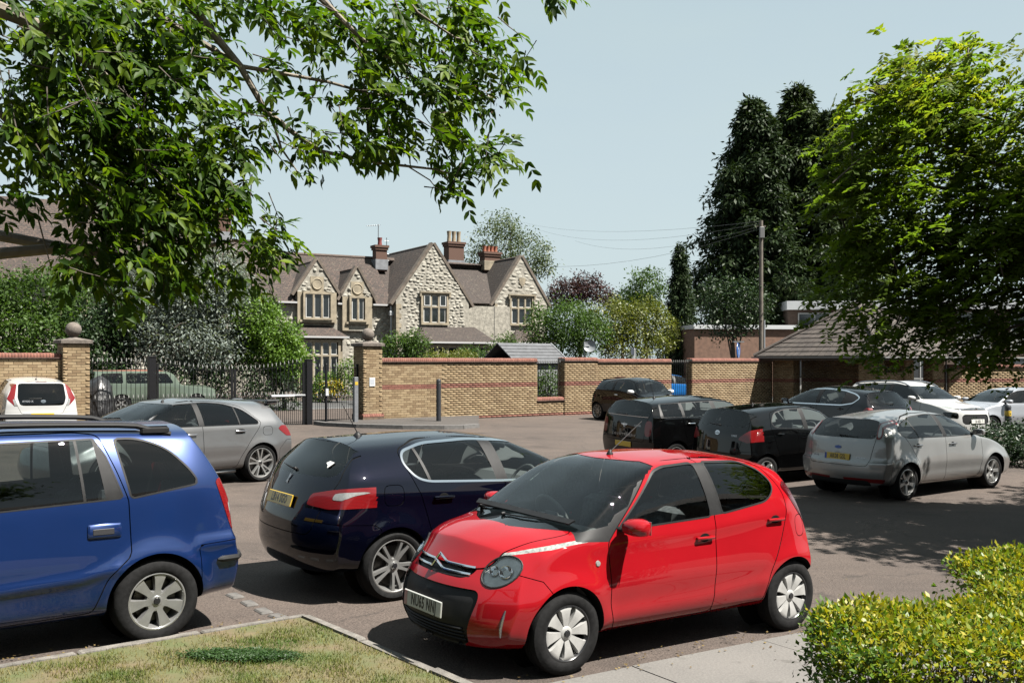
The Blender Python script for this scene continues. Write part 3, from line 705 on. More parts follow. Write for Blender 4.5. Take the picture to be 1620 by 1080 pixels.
def carmats():
    CM.update(
        glass=glass('car_glass_clear', (.82, .88, .86)), tint=glass('car_glass_tinted', (.52, .57, .56)), dark=glass('car_glass_dark', (.26, .28, .285)),
        trim=mat('black_trim_plastic', (0.009, 0.009, 0.0095), .5, spec=.18, noise=.2, nscale=20), grey=mat('charcoal_plastic', (.011, .011, .0115), .55, spec=.15, noise=.15, nscale=20),
        gap=mat('shut_line_shadow', (.006, .006, .006), .9, spec=.05), liner=mat('arch_liner', (.010, .010, .010), .9, spec=.05), chrome=mat('bright_chrome', (.75, .76, .78), .12, 1.0),
        red=lampmat('tail_lamp_red', (.125, .0025, .0035), (.075, .0018, .0025)), drl=mat('running_lamp_glass', (.16, .17, .16), .12, coat=1., noise=.5, nscale=45), dred=mat('tail_lamp_dark_red', (0.05, 0.003, 0.005), .1, coat=1.0), clear=mat('lamp_clear_plastic', (.20, .20, .195), .15, .3, coat=1.0, noise=.15, nscale=40),
        lens=glass('lamp_lens', (.93, .94, .93)), refl=mat('lamp_reflector', (.85, .86, .84), .25, .0, noise=.2, nscale=18), amber=mat('lamp_amber', (.7, .25, .03), .2, coat=1),
        seat=mat('seat_cloth', (.05, .051, .055), .9, spec=.1, noise=.3, nscale=30), dash=mat('dashboard_plastic', (.085, .085, .087), .6, spec=.15), platey=mat('plate_yellow', (0.36, 0.23, 0.01), .35, coat=.4, noise=.06), platew=mat('plate_white', (0.35, 0.35, 0.33), .35, coat=.4, noise=.05),
        black=mat('plate_black', (.01, .01, .01), .4), blue=mat('plate_band_blue', (0.01, 0.04, 0.2), .4), pinkb=mat('plate_band_pink', (0.31, 0.18, 0.18), .4), white=mat('sticker_white', (0.4, 0.4, 0.4), .5), badge=mat('badge_silver', (0.3, 0.3, 0.31), .25, .9))
carmats()

def put(root, name, mb, m, P, N, up=(0, 0, 1), off=0., smooth=False, parent=None):
    P = Vector(P) + Vector(N).normalized() * off
    return obj(name, mb.mesh(name, m, smooth), parent or root, mw=frame(N, up, P))
def number_plate(car, B, end, y, z, text, yellow, band=None, w=.52, off=.012):
    P, N = B.hit(end, y, z); sg = 1 if end == 'front' else -1
    N = Vector((sg, 0, .06)) if end == 'front' else Vector((-1, 0, max(0, N.z) * .5))
    o = put(car, 'number_plate', MB().cbox((0, 0, 0), (w, .112, .012), .006), CM['platey' if yellow else 'platew'], P, N, off=off)
    sh = .02 if band else 0
    me = text_mesh('lettering', text, .112, CM['black'], bold=.0026, sx=.64, space=1.08); obj('lettering', me, o, loc=(sh, -.001, .0065))
    if band: obj('nation_band', MB().box((-w / 2 + .028, 0, .0066), (.042, .10, .002)).mesh('nation_band', CM[band]), o)
    return o
def handle(car, B, side, x, z, m, L=.19, recess=True, bar='bar'):
    P, N = B.hit(side, x, z); N = Vector((0, 1 if side == 'L' else -1, N.z * .6))
    f = MB().cbox((0, 0, .022), (L, .026, .016), .008)
    f.cbox((-L / 2 + .02, 0, .008), (.03, .022, .03), .005); f.cbox((L / 2 - .02, 0, .008), (.03, .022, .03), .005)
    o = put(car, 'door_handle', f, m, P, N, off=.0, smooth=True)
    if recess:
        r = MB(); r.lathe([(.0, .0015), (.045, .0015), (.062, .001), (.066, -.004)], 24, 'z'); me = r.mesh('handle_cup', CM['gap']); me.transform(Matrix.Diagonal((.85, .52, 1, 1)))
        obj('handle_cup', me, o, loc=(.005, 0, .001))
    return o
def mirror(car, B, side, x, z, m, s=1., base=.06, trimm=None):
    sg = 1 if side == 'L' else -1; P, N = B.hit(side, x, z)
    mb = MB(); n = 12; rings = []
    vs = []; fs = []
    for i, (fx_, sc) in enumerate(((.075, .35), (.06, .70), (.02, .96), (-.03, 1.0), (-.062, .97), (-.066, .90))):
        for k in range(n):
            a = 2 * math.pi * k / n; cx, cz = math.cos(a), math.sin(a)
            yy = .105 * s * sc * math.copysign(abs(cx)**.75, cx); zz = .062 * s * sc * math.copysign(abs(cz)**.75, cz)
            vs.append((fx_ * s * (1 - .25 * (yy * 1 / .105)), sg * (yy + .12 * s + base), zz + .03))
    for i in range(5):
        for k in range(n): fs.append((i * n + k, i * n + (k + 1) % n, (i + 1) * n + (k + 1) % n, (i + 1) * n + k))
    fs.append(tuple(range(n))); fs.append(tuple(range(5 * n, 6 * n))); mb.add(vs, fs)
    o = obj('wing_mirror', mb.mesh('wing_mirror', m, True), car, loc=(P.x, P.y - sg * .02, P.z))
    g = MB().cbox((-.068 * s, sg * (.12 * s + base), .03), (.004, .17 * s, .095 * s), .002); obj('mirror_glass', g.mesh('mirror_glass', CM['chrome']), o)
    st = MB().cbox((0, sg * (base * .5 + .01), .0), (.07 * s, base + .10, .035), .012); obj('mirror_arm', st.mesh('mirror_arm', trimm or CM['trim'], True), o)
    return o
def antenna(car, B, x, y, length, lean=.5, base=.03):
    P, N = B.hit('top', x, y); d = Vector((-math.sin(lean), 0, math.cos(lean)))
    mb = MB(); mb.lathe([(base, -.01), (base * .9, .008), (base * .45, .03), (.006, .04)], 14, 'z'); o = obj('aerial', mb.mesh('aerial', CM['trim'], True), car, loc=P)
    r = MB().tube([Vector((0, 0, .02)), d * length * .5 + Vector((0, 0, .02)), d * length + Vector((0, 0, .02))], [.005, .0035, .0028], 6); obj('aerial_rod', r.mesh('aerial_rod', CM['trim']), o)
def wiper(car, B, end, p0, p1, m=None):
    """wiper arm laid on glass between two (y,z) points of an end view"""
    pts = []
    for t in (0, .33, .66, 1):
        P, N = B.hit(end, p0[0] + (p1[0] - p0[0]) * t, p0[1] + (p1[1] - p0[1]) * t); pts.append(P + N * .009)
    mb = MB().tube(pts, [.008, .006, .005, .004], 6); o = obj('wiper', mb.mesh('wiper', CM['trim']), car)
    k = MB(); k.lathe([(.0, .018), (.012, .015), (.016, 0), (.016, -.012)], 12, 'x', pts[0]); obj('wiper_pivot', k.mesh('wiper_pivot', CM['trim']), o)
def badge(car, B, end, y, z, w, h, kind, m=None):
    P, N = B.hit(end, y, z); m = m or CM['badge']; mb = MB()
    def ell(a, b, t, cx=0, cy=0, rx=None):
        n = 24; vs = []; fs = []
        for k in range(n):
            q = 2 * math.pi * k / n
            for (ra, rb, zz) in ((a, b, .003), (a - t, b - t, .003), (a, b, -.004), (a - t, b - t, -.004)): vs.append((cx + ra * math.cos(q), cy + rb * math.sin(q), zz))
        for k in range(n):
            i, j = k * 4, ((k + 1) % n) * 4
            fs += [(i, j, j + 1, i + 1), (i, i + 2, j + 2, j), (i + 1, j + 1, j + 3, i + 3)]
        mb.add(vs, fs)
    if kind == 'rings':
        ell(w / 2, h / 2, .008); ell(w * .20, h * .42, .007, 0, -h * .02); ell(w * .38, h * .17, .007, 0, h * .16)
    elif kind == 'oval': ell(w / 2, h / 2, .008); mb.cbox((0, 0, -.002), (w * .8, h * .66, .006), .003)
    elif kind == 'wing':
        ell(h / 2, h / 2, .008)
        for sx in (-1, 1):
            for q in range(3): mb.cbox((sx * (h * .5 + w * .16 - q * .004), .016 - q * .014, 0), (w * .34 - q * .02, .008, .006), .002)
        mb.cbox((0, 0, 0), (h * .8, .018, .006), .002)
    elif kind == 'chevron':
        for q in range(2):
            oy = -q * h * .38
            for sx in (-1, 1): mb.add([(0, oy + h * .3, .01), (0, oy + h * .08, .01), (sx * w / 2, oy - h * .32, .004), (sx * w / 2, oy - h * .12, .004), (0, oy + h * .3, -.01), (0, oy + h * .08, -.01), (sx * w / 2, oy - h * .32, -.01), (sx * w / 2, oy - h * .12, -.01)],
                                      [(0, 1, 2, 3), (4, 7, 6, 5), (0, 3, 7, 4), (1, 5, 6, 2), (3, 2, 6, 7)])
    else:
        poly = {'crest': [(-.2, .5), (.1, .35), (.35, .5), (.3, .1), (.1, -.1), (.25, -.5), (-.05, -.35), (-.25, -.5), (-.1, 0)], 'blob': [(-.5, .2), (-.2, .5), (.5, .35), (.35, 0), (.1, -.5), (-.1, -.1)]}[kind]
        mb.prism([(a * w, b * h) for a, b in poly], .004, 'z')
    return put(car, 'badge', mb, m, P, N, off=.006, smooth=False)
def letters(car, B, end, y, z, text, size, m=None, space=1., sx=1.):
    P, N = B.hit(end, y, z); o = obj('lettering', text_mesh('lettering', text, size, m or CM['badge'], .002, .001, sx, space=space), car, mw=frame(N, (0, 0, 1), P + N * .004)); return o
def seats(car, S, x1, x2, zf=.30, w=.50, rows=(True, True), head=1.13, rhd=True, trimcol=None):
    """cabin: front seats, rear bench, dashboard, steering wheel (right-hand drive); x1, x2: front and rear hip stations"""
    xm = S['fx'] + S['WB'] / 2; m = trimcol or CM['seat']
    for y in (-.34, .34):
        mb = MB(); mb.cbox((0, 0, .14), (w, .48, .16), .05); mb.cbox((-w * .55, 0, .45), (.15, .47, .60), .05, Matrix.Rotation(-.2, 3, 'Y')); mb.cbox((-w * .74, 0, head - zf - .12), (.09, .26, .17), .04, Matrix.Rotation(-.1, 3, 'Y'))
        obj('seat', mb.mesh('seat', m, True), car, loc=(xm - x1, y, zf))
    mb = MB(); mb.cbox((0, 0, .14), (w, 1.15, .16), .05); mb.cbox((-w * .55, 0, .42), (.14, 1.12, .52), .05, Matrix.Rotation(-.25, 3, 'Y'))
    for y in (-.33, .33): mb.cbox((-w * .76, y, .72), (.08, .22, .13), .03)
    obj('rear_bench', mb.mesh('rear_bench', m, True), car, loc=(xm - x2, 0, zf))
    xd = S['dash'][0]; zd = S['dash'][1]; hw = S['hw'] - .1
    d = MB().prism([(0, zd - .42), (.0, zd - .10), (-.12, zd + .02), (-.34, zd + .0), (-.44, zd - .10), (-.40, zd - .45)], 2 * hw - .06, 'y', -hw + .03)
    obj('dashboard', d.mesh('dashboard', CM['dash']), car, loc=(xm - xd, 0, 0))
    sy = -.34 if rhd else .34; ring = []; n = 28
    tilt = Matrix.Rotation(R(-62), 3, 'Y')
    for k in range(n + 1):
        a = 2 * math.pi * k / n; ring.append(tilt @ Vector((.185 * math.cos(a), .185 * math.sin(a), 0)))
    sw = MB().tube(ring, .016, 8, False); sw.cbox((0, 0, 0), (.09, .16, .04), .02, tilt)
    for a in (0, math.pi, math.pi * 1.5): sw.tube([Vector((0, 0, 0)), tilt @ Vector((.18 * math.sin(a), .18 * math.cos(a), 0))], .014, 6)
    obj('steering_wheel', sw.mesh('steering_wheel', CM['dash'], True), car, loc=(xm - xd - .55, sy, zd - .02))
    rm = MB().cbox((0, 0, 0), (.03, .2, .06), .012); z_ = S['H'] - .17; obj('rear_view_mirror', rm.mesh('rear_view_mirror', CM['trim']), car, loc=(xm - xd - .62, 0, z_))

PARENT = {'window': 'door', 'window_frame': 'door'}
def build_car(name, S, pose, paintm, label, cat='car', res=.03, wheel=('five', .315, .21, .2), mats=None, offs=None, group='parked cars'):
    """pose: X, Y of the front bumper's centre, heading; the shell is cut into panels and everything hangs on one Empty on the ground"""
    B = Body(S, res)
    for o_ in S['ops'](S): B.op(*o_[:3], **(o_[3] if len(o_) > 3 else {}))
    B.arch()
    X, Y, ang = pose[:3]; a = R(ang); f = Vector((math.cos(a), math.sin(a), 0)); l = Vector((-f.y, f.x, 0))
    xm = B.xm; c = Vector((X, Y, 0)) - f * xm
    zz = lambda v: gz(v.x, v.y)
    hw = S['hw'] - .1; wb = S['WB'] / 2
    zf, zr = zz(c + f * wb), zz(c - f * wb); zl, zrr = zz(c + l * hw), zz(c - l * hw)
    fx = (f + Vector((0, 0, (zf - zr) / (2 * wb)))).normalized(); ly = (l + Vector((0, 0, (zl - zrr) / (2 * hw)))).normalized(); up = fx.cross(ly)
    root = empty(name, label=label, cat=cat, group=group)
    M = Matrix((fx, ly, up)).transposed().to_4x4(); M.translation = Vector((c.x, c.y, (zf + zr) / 2 + S.get('dz', 0.))); root.matrix_world = M
    mm = dict(body=paintm, door=paintm, bonnet=paintm, tailgate=paintm, front_bumper=paintm, rear_bumper=paintm, fuel_flap=paintm, window=CM['tint'], windscreen=CM['glass'], rear_window=CM['tint'], quarter_window=CM['tint'],
              window_trim=CM['trim'], pillar_trim=CM['trim'], tail_lamp=CM['red'], tail_lamp_clear=CM['clear'], running_lamp=CM['drl'], headlamp=CM['refl'], grille=CM['trim'], lower_trim=CM['grey'], roof=paintm, sill=paintm, sunroof=CM['dark'])
    mm.update(mats or {})
    oo = dict(window=-.004, windscreen=-.003, rear_window=-.003, quarter_window=-.004, tail_lamp=.004, tail_lamp_clear=.006, window_trim=.001, grille=-.02, headlamp=-.016); oo.update(offs or {})
    made = {}
    order = [n for n in B.names if n not in ('removed', 'gap')]
    for n in order:
        st = n.split('@')[0].split('#')[0]
        if st.endswith('_void'): continue
        walls = oo.get(st, 0.) if st in ('grille', 'headlamp') or (oo.get(st, 0) > .01) else None
        me = B.export(n, mm.get(n.split('@')[0], mm.get(st, paintm)), oo.get(st, 0.), walls, st)
        if me is None: continue
        par = root; q = S.get('parent', {}).get(n.split('@')[0])
        if q:
            key = q + ('@' + n.split('@')[1] if '@' in n else ''); par = made.get(key, root)
        made[n] = obj(st, me, par)
        if st in ('headlamp',):
            me2 = B.export(n, CM['lens'], .004, None, 'lens'); obj('lens', me2, made[n])
    for n in [q for q in list(made) if q.startswith('pillar_trim')]:
        o = made[n]; me0 = o.data; nv = len(me0.vertices); E = np.zeros(len(me0.edges) * 2, np.int32); me0.edges.foreach_get('vertices', E); E = E.reshape(-1, 2); lab_ = np.arange(nv)
        while True:
            m_ = np.minimum(lab_[E[:, 0]], lab_[E[:, 1]]); old_ = lab_.copy(); np.minimum.at(lab_, E[:, 0], m_); np.minimum.at(lab_, E[:, 1], m_)
            if (old_ == lab_).all(): break
        u_ = np.unique(lab_)
        if len(u_) > 1:
            co = np.zeros(nv * 3, np.float32); me0.vertices.foreach_get('co', co); co = co.reshape(-1, 3); F_ = np.array([tuple(p.vertices) for p in me0.polygons])
            for c_ in u_:
                f_ = F_[lab_[F_[:, 0]] == c_]
                if len(f_) < 3: continue
                uu, iv = np.unique(f_, return_inverse=True); obj('pillar_trim', np_mesh('pillar_trim', co[uu], iv.reshape(-1, 3), me0.materials[0], True), o.parent)
            bpy.data.objects.remove(o); made.pop(n)
    me = B.export('gap', CM['gap'], -.010, -.010, 'shut_line')
    if me: obj('shut_line', me, root)
    for V, F in B.liner: obj('arch_liner', np_mesh('arch_liner', B.loc(V), F, CM['liner']), root)
    st, r, rr, w = wheel; ms = wheel_meshes(st, r, rr, w)
    for i, ax in enumerate((S['fx'], S['fx'] + S['WB'])):
        for sg in (1, -1):
            e = bpy.data.objects.new('wheel', None); COL.objects.link(e); e.parent = root; e.empty_display_size = .1
            e.location = (xm - ax, sg * (S['hw'] - w / 2 - S.get('winset', .02)), r)
            e.rotation_euler = (0, R(17 * (i * 3 + sg)), 0 if sg > 0 else math.pi)
            for n_, me_ in ms: obj(n_, me_, e)
            wl_ = MB(); wl_.lathe([(S['ar'] - .002, 0), (.0, 0)], 20, 'y'); obj('well', wl_.mesh('well', CM['liner']), e, loc=(0, -.24, 0))
    if 'dash' in S: seats(root, S, *S['seat'])
    return root, B, made
# ------------------------------------------------------------------ brick walls
def brick_mat(name, ramp, dirt=.35):
    def b(n, l, p):
        at = n.new('ShaderNodeAttribute'); at.attribute_name = 'tone'; r = n.new('ShaderNodeValToRGB'); e = r.color_ramp.elements
        e[0].color = (*ramp[0], 1); e[1].color = (*ramp[-1], 1)
        for i, c in enumerate(ramp[1:-1]): q = e.new((i + 1) / (len(ramp) - 1)); q.color = (*c, 1)
        l.new(at.outputs['Fac'], r.inputs[0]); ge = n.new('ShaderNodeNewGeometry'); v = ge.outputs['Position']
        base = mixc(n, l, noise_(n, l, v, 40, 4, .3, .7, 0, .35), r.outputs[0], ramp[0])
        mp = n.new('ShaderNodeMapping'); mp.inputs['Scale'].default_value = (1.6, 1.6, .45); l.new(v, mp.inputs['Vector'])
        base = mixc(n, l, noise_(n, l, mp.outputs[0], 1.5, 6, .54, .76, 0, dirt), base, tuple(x * .42 for x in ramp[0]))
        l.new(base, p.inputs['Base Color']); p.inputs['Roughness'].default_value = .9
        bz = N_(n, 'ShaderNodeTexNoise', i_Scale=90, i_Detail=4); l.new(v, bz.inputs['Vector']); bp = N_(n, 'ShaderNodeBump', i_Strength=.5, i_Distance=.004); l.new(bz.outputs['Fac'], bp.inputs['Height']); l.new(bp.outputs[0], p.inputs['Normal'])
    return nodes_mat(name, b)
BUFF = brick_mat('buff_brick', [(.112, .074, .038), (.150, .106, .056), (.174, .126, .069), (.196, .146, .085)])
REDB = brick_mat('red_brick', [(.085, .029, .019), (.115, .042, .028), (.135, .054, .037)])
BRWN = brick_mat('brown_brick', [(0.06, 0.03, 0.02), (0.09, 0.0425, 0.0275), (0.11, 0.055, 0.035)])
MORT = mat('wall_mortar', (0.1025, 0.0775, 0.05), .95, noise=.2, nscale=20)
STONE = mat('cast_stone', (0.0775, 0.065, 0.055), .95, noise=.4, nscale=8, bump=.8, bscale=40, bdist=.01, speck=.4)
BV = {}
def brick_variants(m, L, H, D):
    k = (m.name, L, H)
    if k not in BV:
        out = []
        for i in range(6):
            mb = MB(); j = lambda: random.uniform(-.002, .002)
            f = [(0 + j(), j(), 0 + j()), (L + j(), j(), j()), (L + j(), j(), H + j()), (j(), j(), H + j())]
            b = [(0, D, 0), (L, D, 0), (L, D, H), (0, D, H)]
            mb.add(f + b, [(0, 1, 2, 3), (1, 0, 4, 5), (2, 1, 5, 6), (3, 2, 6, 7), (0, 3, 7, 4)]); me = mb.mesh('brick', m, fix=False)
            tone_attr(me, [random.random()] * 5); out.append(me)
        BV[k] = out
    return BV[k]
BL, BH, JT = .215, .065, .010
def courses(L, z0, z1, off=0.):
    """running bond: (x, z, length) of every brick on a face L long"""
    out = []; z = z0; k = 0
    while z + BH <= z1 + 1e-6:
        x = -(BL + JT) / 2 * (k % 2)
        while x < L - .02:
            a, b = max(x, 0), min(x + BL, L)
            if b - a > .05: out.append((round(a, 4), z, round(b - a, 4)))
            x += BL + JT
        z += BH + JT; k += 1
    return out
def brick_face(parent, M, L, z0, z1, indiv, zred=(), D=.05, holes=None, deep=True):
    """bricks on a vertical face; the face lies in parent space given by M (x along, y into the wall). indiv: how many single bricks; red bands by z"""
    bs = [b for b in courses(L, z0, z1) if not (holes and any(h[0] < b[0] + b[2] / 2 < h[1] and h[2] < b[1] + BH / 2 < h[3] for h in holes))]
    isred = lambda z: any(a - .02 <= z < b - .02 for a, b in zred)
    pw = parent.matrix_world if False else None
    order = sorted(bs, key=lambda b: -(b[1] > .1) * 1000 + (M @ Vector((b[0], 0, b[1]))).length * 0 + abs(b[0] - L / 2) * 0)
    full = [b for b in bs if abs(b[2] - BL) < 1e-3 or abs(b[2] - (BL - JT) / 2) < .01]
    full.sort(key=lambda b: b[0] if indiv >= 0 else -b[0])
    single = set(); 
    if indiv:
        st = [b for b in full if abs(b[2] - BL) < 1e-3][:abs(indiv)]; single = set(st)
    groups = {}
    for b in bs:
        m = REDB if isred(b[1]) else BUFF
        if b in single:
            me = random.choice(brick_variants(m, BL, BH, D)); obj('brick', me, parent, mw=M @ Matrix.Translation((b[0], random.uniform(-.004, .002), b[1])))
        else: groups.setdefault(m.name, []).append(b)
    for mn, g in groups.items():
        n = len(g); V = np.zeros((n, 8, 3)); g_ = np.array(g); jit = RNG.uniform(-.004, .002, n)
        for i, (dx, dy, dz) in enumerate(((0, 0, 0), (1, 0, 0), (1, 0, 1), (0, 0, 1), (0, 1, 0), (1, 1, 0), (1, 1, 1), (0, 1, 1))):
            V[:, i, 0] = g_[:, 0] + dx * g_[:, 2]; V[:, i, 1] = jit * (1 - dy) + dy * D; V[:, i, 2] = g_[:, 1] + dz * BH
        F = (np.arange(n) * 8)[:, None, None] + np.array([(0, 1, 2, 3), (1, 0, 4, 5), (2, 1, 5, 6), (3, 2, 6, 7), (0, 3, 7, 4)])
        me = np_mesh('brickwork', V.reshape(-1, 3), F.reshape(-1, 4), MATS[mn]); tone_attr(me, np.repeat(RNG.random(n), 5)); obj('brickwork', me, parent, mw=M, kind='stuff')
def wall_run(label, P0, ang, L, T, ztop, zb, indiv, band=True, name='brick_wall', group='brick boundary walls', back=False, ends=(True, True), base_red=True, coping=True):
    """a free-standing wall: origin at its near lower corner, local x along it, +y into it; ztop: coping top; zb: a level safely below ground"""
    root = empty(name, (P0.x, P0.y, 0), ang, label, 'wall', group)
    zc = ztop - .165
    red = ([(1.16, 1.32)] if band else [])
    zs = zb + (math.floor((1.17 - zb) / (BH + JT)) * 0)
    z0 = 1.17 - math.ceil((1.17 - zb) / (BH + JT)) * (BH + JT)
    if base_red: red.append((z0 - .1, .20))
    I = Matrix.Identity(4); brick_face(root, I, L, z0, zc, indiv, red)
    if ends[0]: brick_face(root, Matrix.Translation((0, T, 0)) @ Matrix.Rotation(-math.pi / 2, 4, 'Z'), T, z0, zc, 0, red)
    if ends[1]: brick_face(root, Matrix.Translation((L, 0, 0)) @ Matrix.Rotation(math.pi / 2, 4, 'Z'), T, z0, zc, 0, red)
    mb = MB().box2((.010, .010, z0 - .3), (L - .010, T - .004, zc)); mb.build('mortar_core', MORT, root)
    if coping:
        t = MB().box2((-.03, -.035, zc), (L + .03, T + .03, zc + .022)); t.box2((-.02, -.05, zc + .024), (L + .02, T + .045, zc + .046)); t.build('tile_creasing', mat('creasing_tile', (0.055, 0.03, 0.0225), .9, noise=.4, nscale=12), root)
        n = int(L / .075); V = []; F = []; tn = []
        pr = [(-.012, 0), (-.018, .07), (.03, .105), (T / 2, .118), (T - .03, .105), (T + .018, .07), (T + .012, 0)]
        for i in range(n):
            x0, x1 = i * L / n + .004, (i + 1) * L / n - .004; b = len(V); dz = random.uniform(-.004, .004)
            for x in (x0, x1): V += [(x, y, zc + .046 + z + (dz if z else 0)) for y, z in pr]
            k = len(pr); F += [(b + j, b + j + k, b + j + k + 1, b + j + 1) for j in range(k - 1)]; tn += [random.random()] * (k - 1)
            F += [(b, b + 1, b + 2, b + 3), (b + 3, b + 4, b + 5, b + 6), (b + k + 3, b + k + 2, b + k + 1, b + k), (b + k + 6, b + k + 5, b + k + 4, b + k + 3)]; tn += [tn[-1]] * 4
        me = np_mesh('coping_bricks', V, F, REDB); tone_attr(me, tn); obj('coping_bricks', me, root, kind='stuff')
        MB().box2((.0, .0, zc + .046), (L, T, zc + .13)).build('coping_mortar', mat('pale_mortar', (0.17, 0.155, 0.135), .95), root)
    return root
ZT = 2.185
def gate_pier(label, u, v, ang, indiv):
    w = .665; c = site(u, v); ex = Vector((math.cos(ang), math.sin(ang))); ny = Vector((-ex.y, ex.x)); P = c - ex * (w / 2)
    root = empty('gate_pier', (P.x, P.y, 0), ang, label, 'pier', 'ball-topped gate piers'); z0 = .42; zt = 2.555
    g0 = gz(c.x, c.y) - .15
    Rm = lambda a, x, y: Matrix.Translation((x, y, 0)) @ Matrix.Rotation(a, 4, 'Z')
    zs = 1.17 - math.ceil((1.17 - z0) / .075) * .075
    for k, M in enumerate((Matrix.Identity(4), Rm(-math.pi / 2, 0, w), Rm(math.pi / 2, w, 0))): brick_face(root, M, w, zs, zt, indiv if k == 0 else indiv // 2, [])
    MB().box2((.008, .008, g0), (w - .008, w, zt)).build('mortar_core', MORT, root)
    pl = MB().box2((-.045, -.045, g0), (w + .045, w + .02, zs - .075)); pl.build('plinth', mat('stained_plinth', (0.065, 0.045, 0.03), .95, noise=.5, nscale=6, speck=.3), root)
    V = []; F = []; tn = []
    for (L_, M) in ((w + .09, Matrix.Translation((-.045, -.045, 0))), (w + .09, Matrix.Translation((-.045, w + .045, 0)) @ Matrix.Rotation(-math.pi / 2, 4, 'Z')), (w + .09, Matrix.Translation((w + .045, -.045, 0)) @ Matrix.Rotation(math.pi / 2, 4, 'Z'))):
        n = 9
        for i in range(n):
            b = len(V); x0, x1 = i * L_ / n + .004, (i + 1) * L_ / n - .004
            V += [tuple(M @ Vector(p)) for p in ((x0, -.005, zs - .10), (x1, -.005, zs - .10), (x1, -.004, zs - .05), (x0, -.004, zs - .05), (x0, .05, zs - .002), (x1, .05, zs - .002))]; F += [(b, b + 1, b + 2, b + 3), (b + 3, b + 2, b + 5, b + 4)]; tn += [random.random()] * 2
    me = np_mesh('plinth_bricks', V, F, REDB); tone_attr(me, tn); obj('plinth_bricks', me, root, kind='stuff')
    cp = MB(); cc = w / 2; ov = .065
    cp.box2((-ov, -ov, zt), (w + ov, w + ov, zt + .085)); k = len(cp.v)
    cp.add([(-ov, -ov, zt + .085), (w + ov, -ov, zt + .085), (w + ov, w + ov, zt + .085), (-ov, w + ov, zt + .085), (cc - .12, cc - .12, zt + .15), (cc + .12, cc - .12, zt + .15), (cc + .12, cc + .12, zt + .15), (cc - .12, cc + .12, zt + .15)], [(0, 1, 5, 4), (1, 2, 6, 5), (2, 3, 7, 6), (3, 0, 4, 7), (4, 5, 6, 7)])
    cp.build('cap_stone', STONE, root)
    bl = MB(); bl.lathe([(.13, 0), (.10, .03)] + [(.205 * math.sin(t), .225 - .205 * math.cos(t)) for t in np.linspace(.5, math.pi - .001, 14)], 24, 'z', (cc, cc, zt + .145)); bl.build('ball_finial', STONE, root, True)
    return root
gp_r = gate_pier('ball-topped brick gate pier with white notice, right of the gates', 0, 0, A0, 110)
nb = MB().cbox((.30, -.012, 1.42), (.20, .02, .27), .004); o = nb.build('wall_notice', mat('notice_white', (0.36, 0.37, 0.38), .5), label='small white notice fixed to the brick gate pier', cat='notice'); o.location = gp_r.location; o.rotation_euler = gp_r.rotation_euler
MB().box((.30, -.024, 1.44), (.14, .004, .16)).build('notice_panel', mat('notice_grey', (0.25, 0.265, 0.29), .5), o)
gp_l = gate_pier('ball-topped brick gate pier behind the white city car', -8.76, -.30, A0, 110)
VW = -.16                                   # the walls' face stands a little behind the piers'
u850, u893, u945, u1062, u1095, u1222 = (u_of(p, VW) for p in (850, 893, 945, 1062, 1095, 1222))
wall_run('long buff brick wall with red band beside the ball-topped gate pier', site(.335, VW), A0, u850 - .335, .33, ZT, -.1, 300)
wall_run('low brick sill wall under the railing opening of the long wall', site(u850, VW - .02), A0, u893 - u850, .30, .78, -.1, 0, band=False, ends=(False, False))
wall_run('short buff brick pier-like wall right of the railing opening', site(u893, VW + .02), A0, u945 - u893, .40, ZT + .03, -.1, 0)
wall_run('buff brick wall behind the small black two-door', site(u945, VW), A0, u1062 - u945, .33, ZT - .02, -.2, 0, ends=(False, True))
wall_run('low brick sill below the barred gap beside the two-door', site(u1062, VW - .02), A0, u1095 - u1062, .30, .50, -.2, 0, band=False, ends=(False, False))
wall_run('buff brick wall crossed by a shadow edge, left of the shelter', site(u1095, VW), A0, u1222 - u1095, .33, ZT + .01, -.2, 0)
lw = site(-9.10, -.46); d_ = Vector((EX, EY)); ll = 5.2; wall_run('buff brick wall behind the white city car, near the left pier', lw - d_ * ll, A0, ll, .33, 2.30, -.1, -300, band=False)
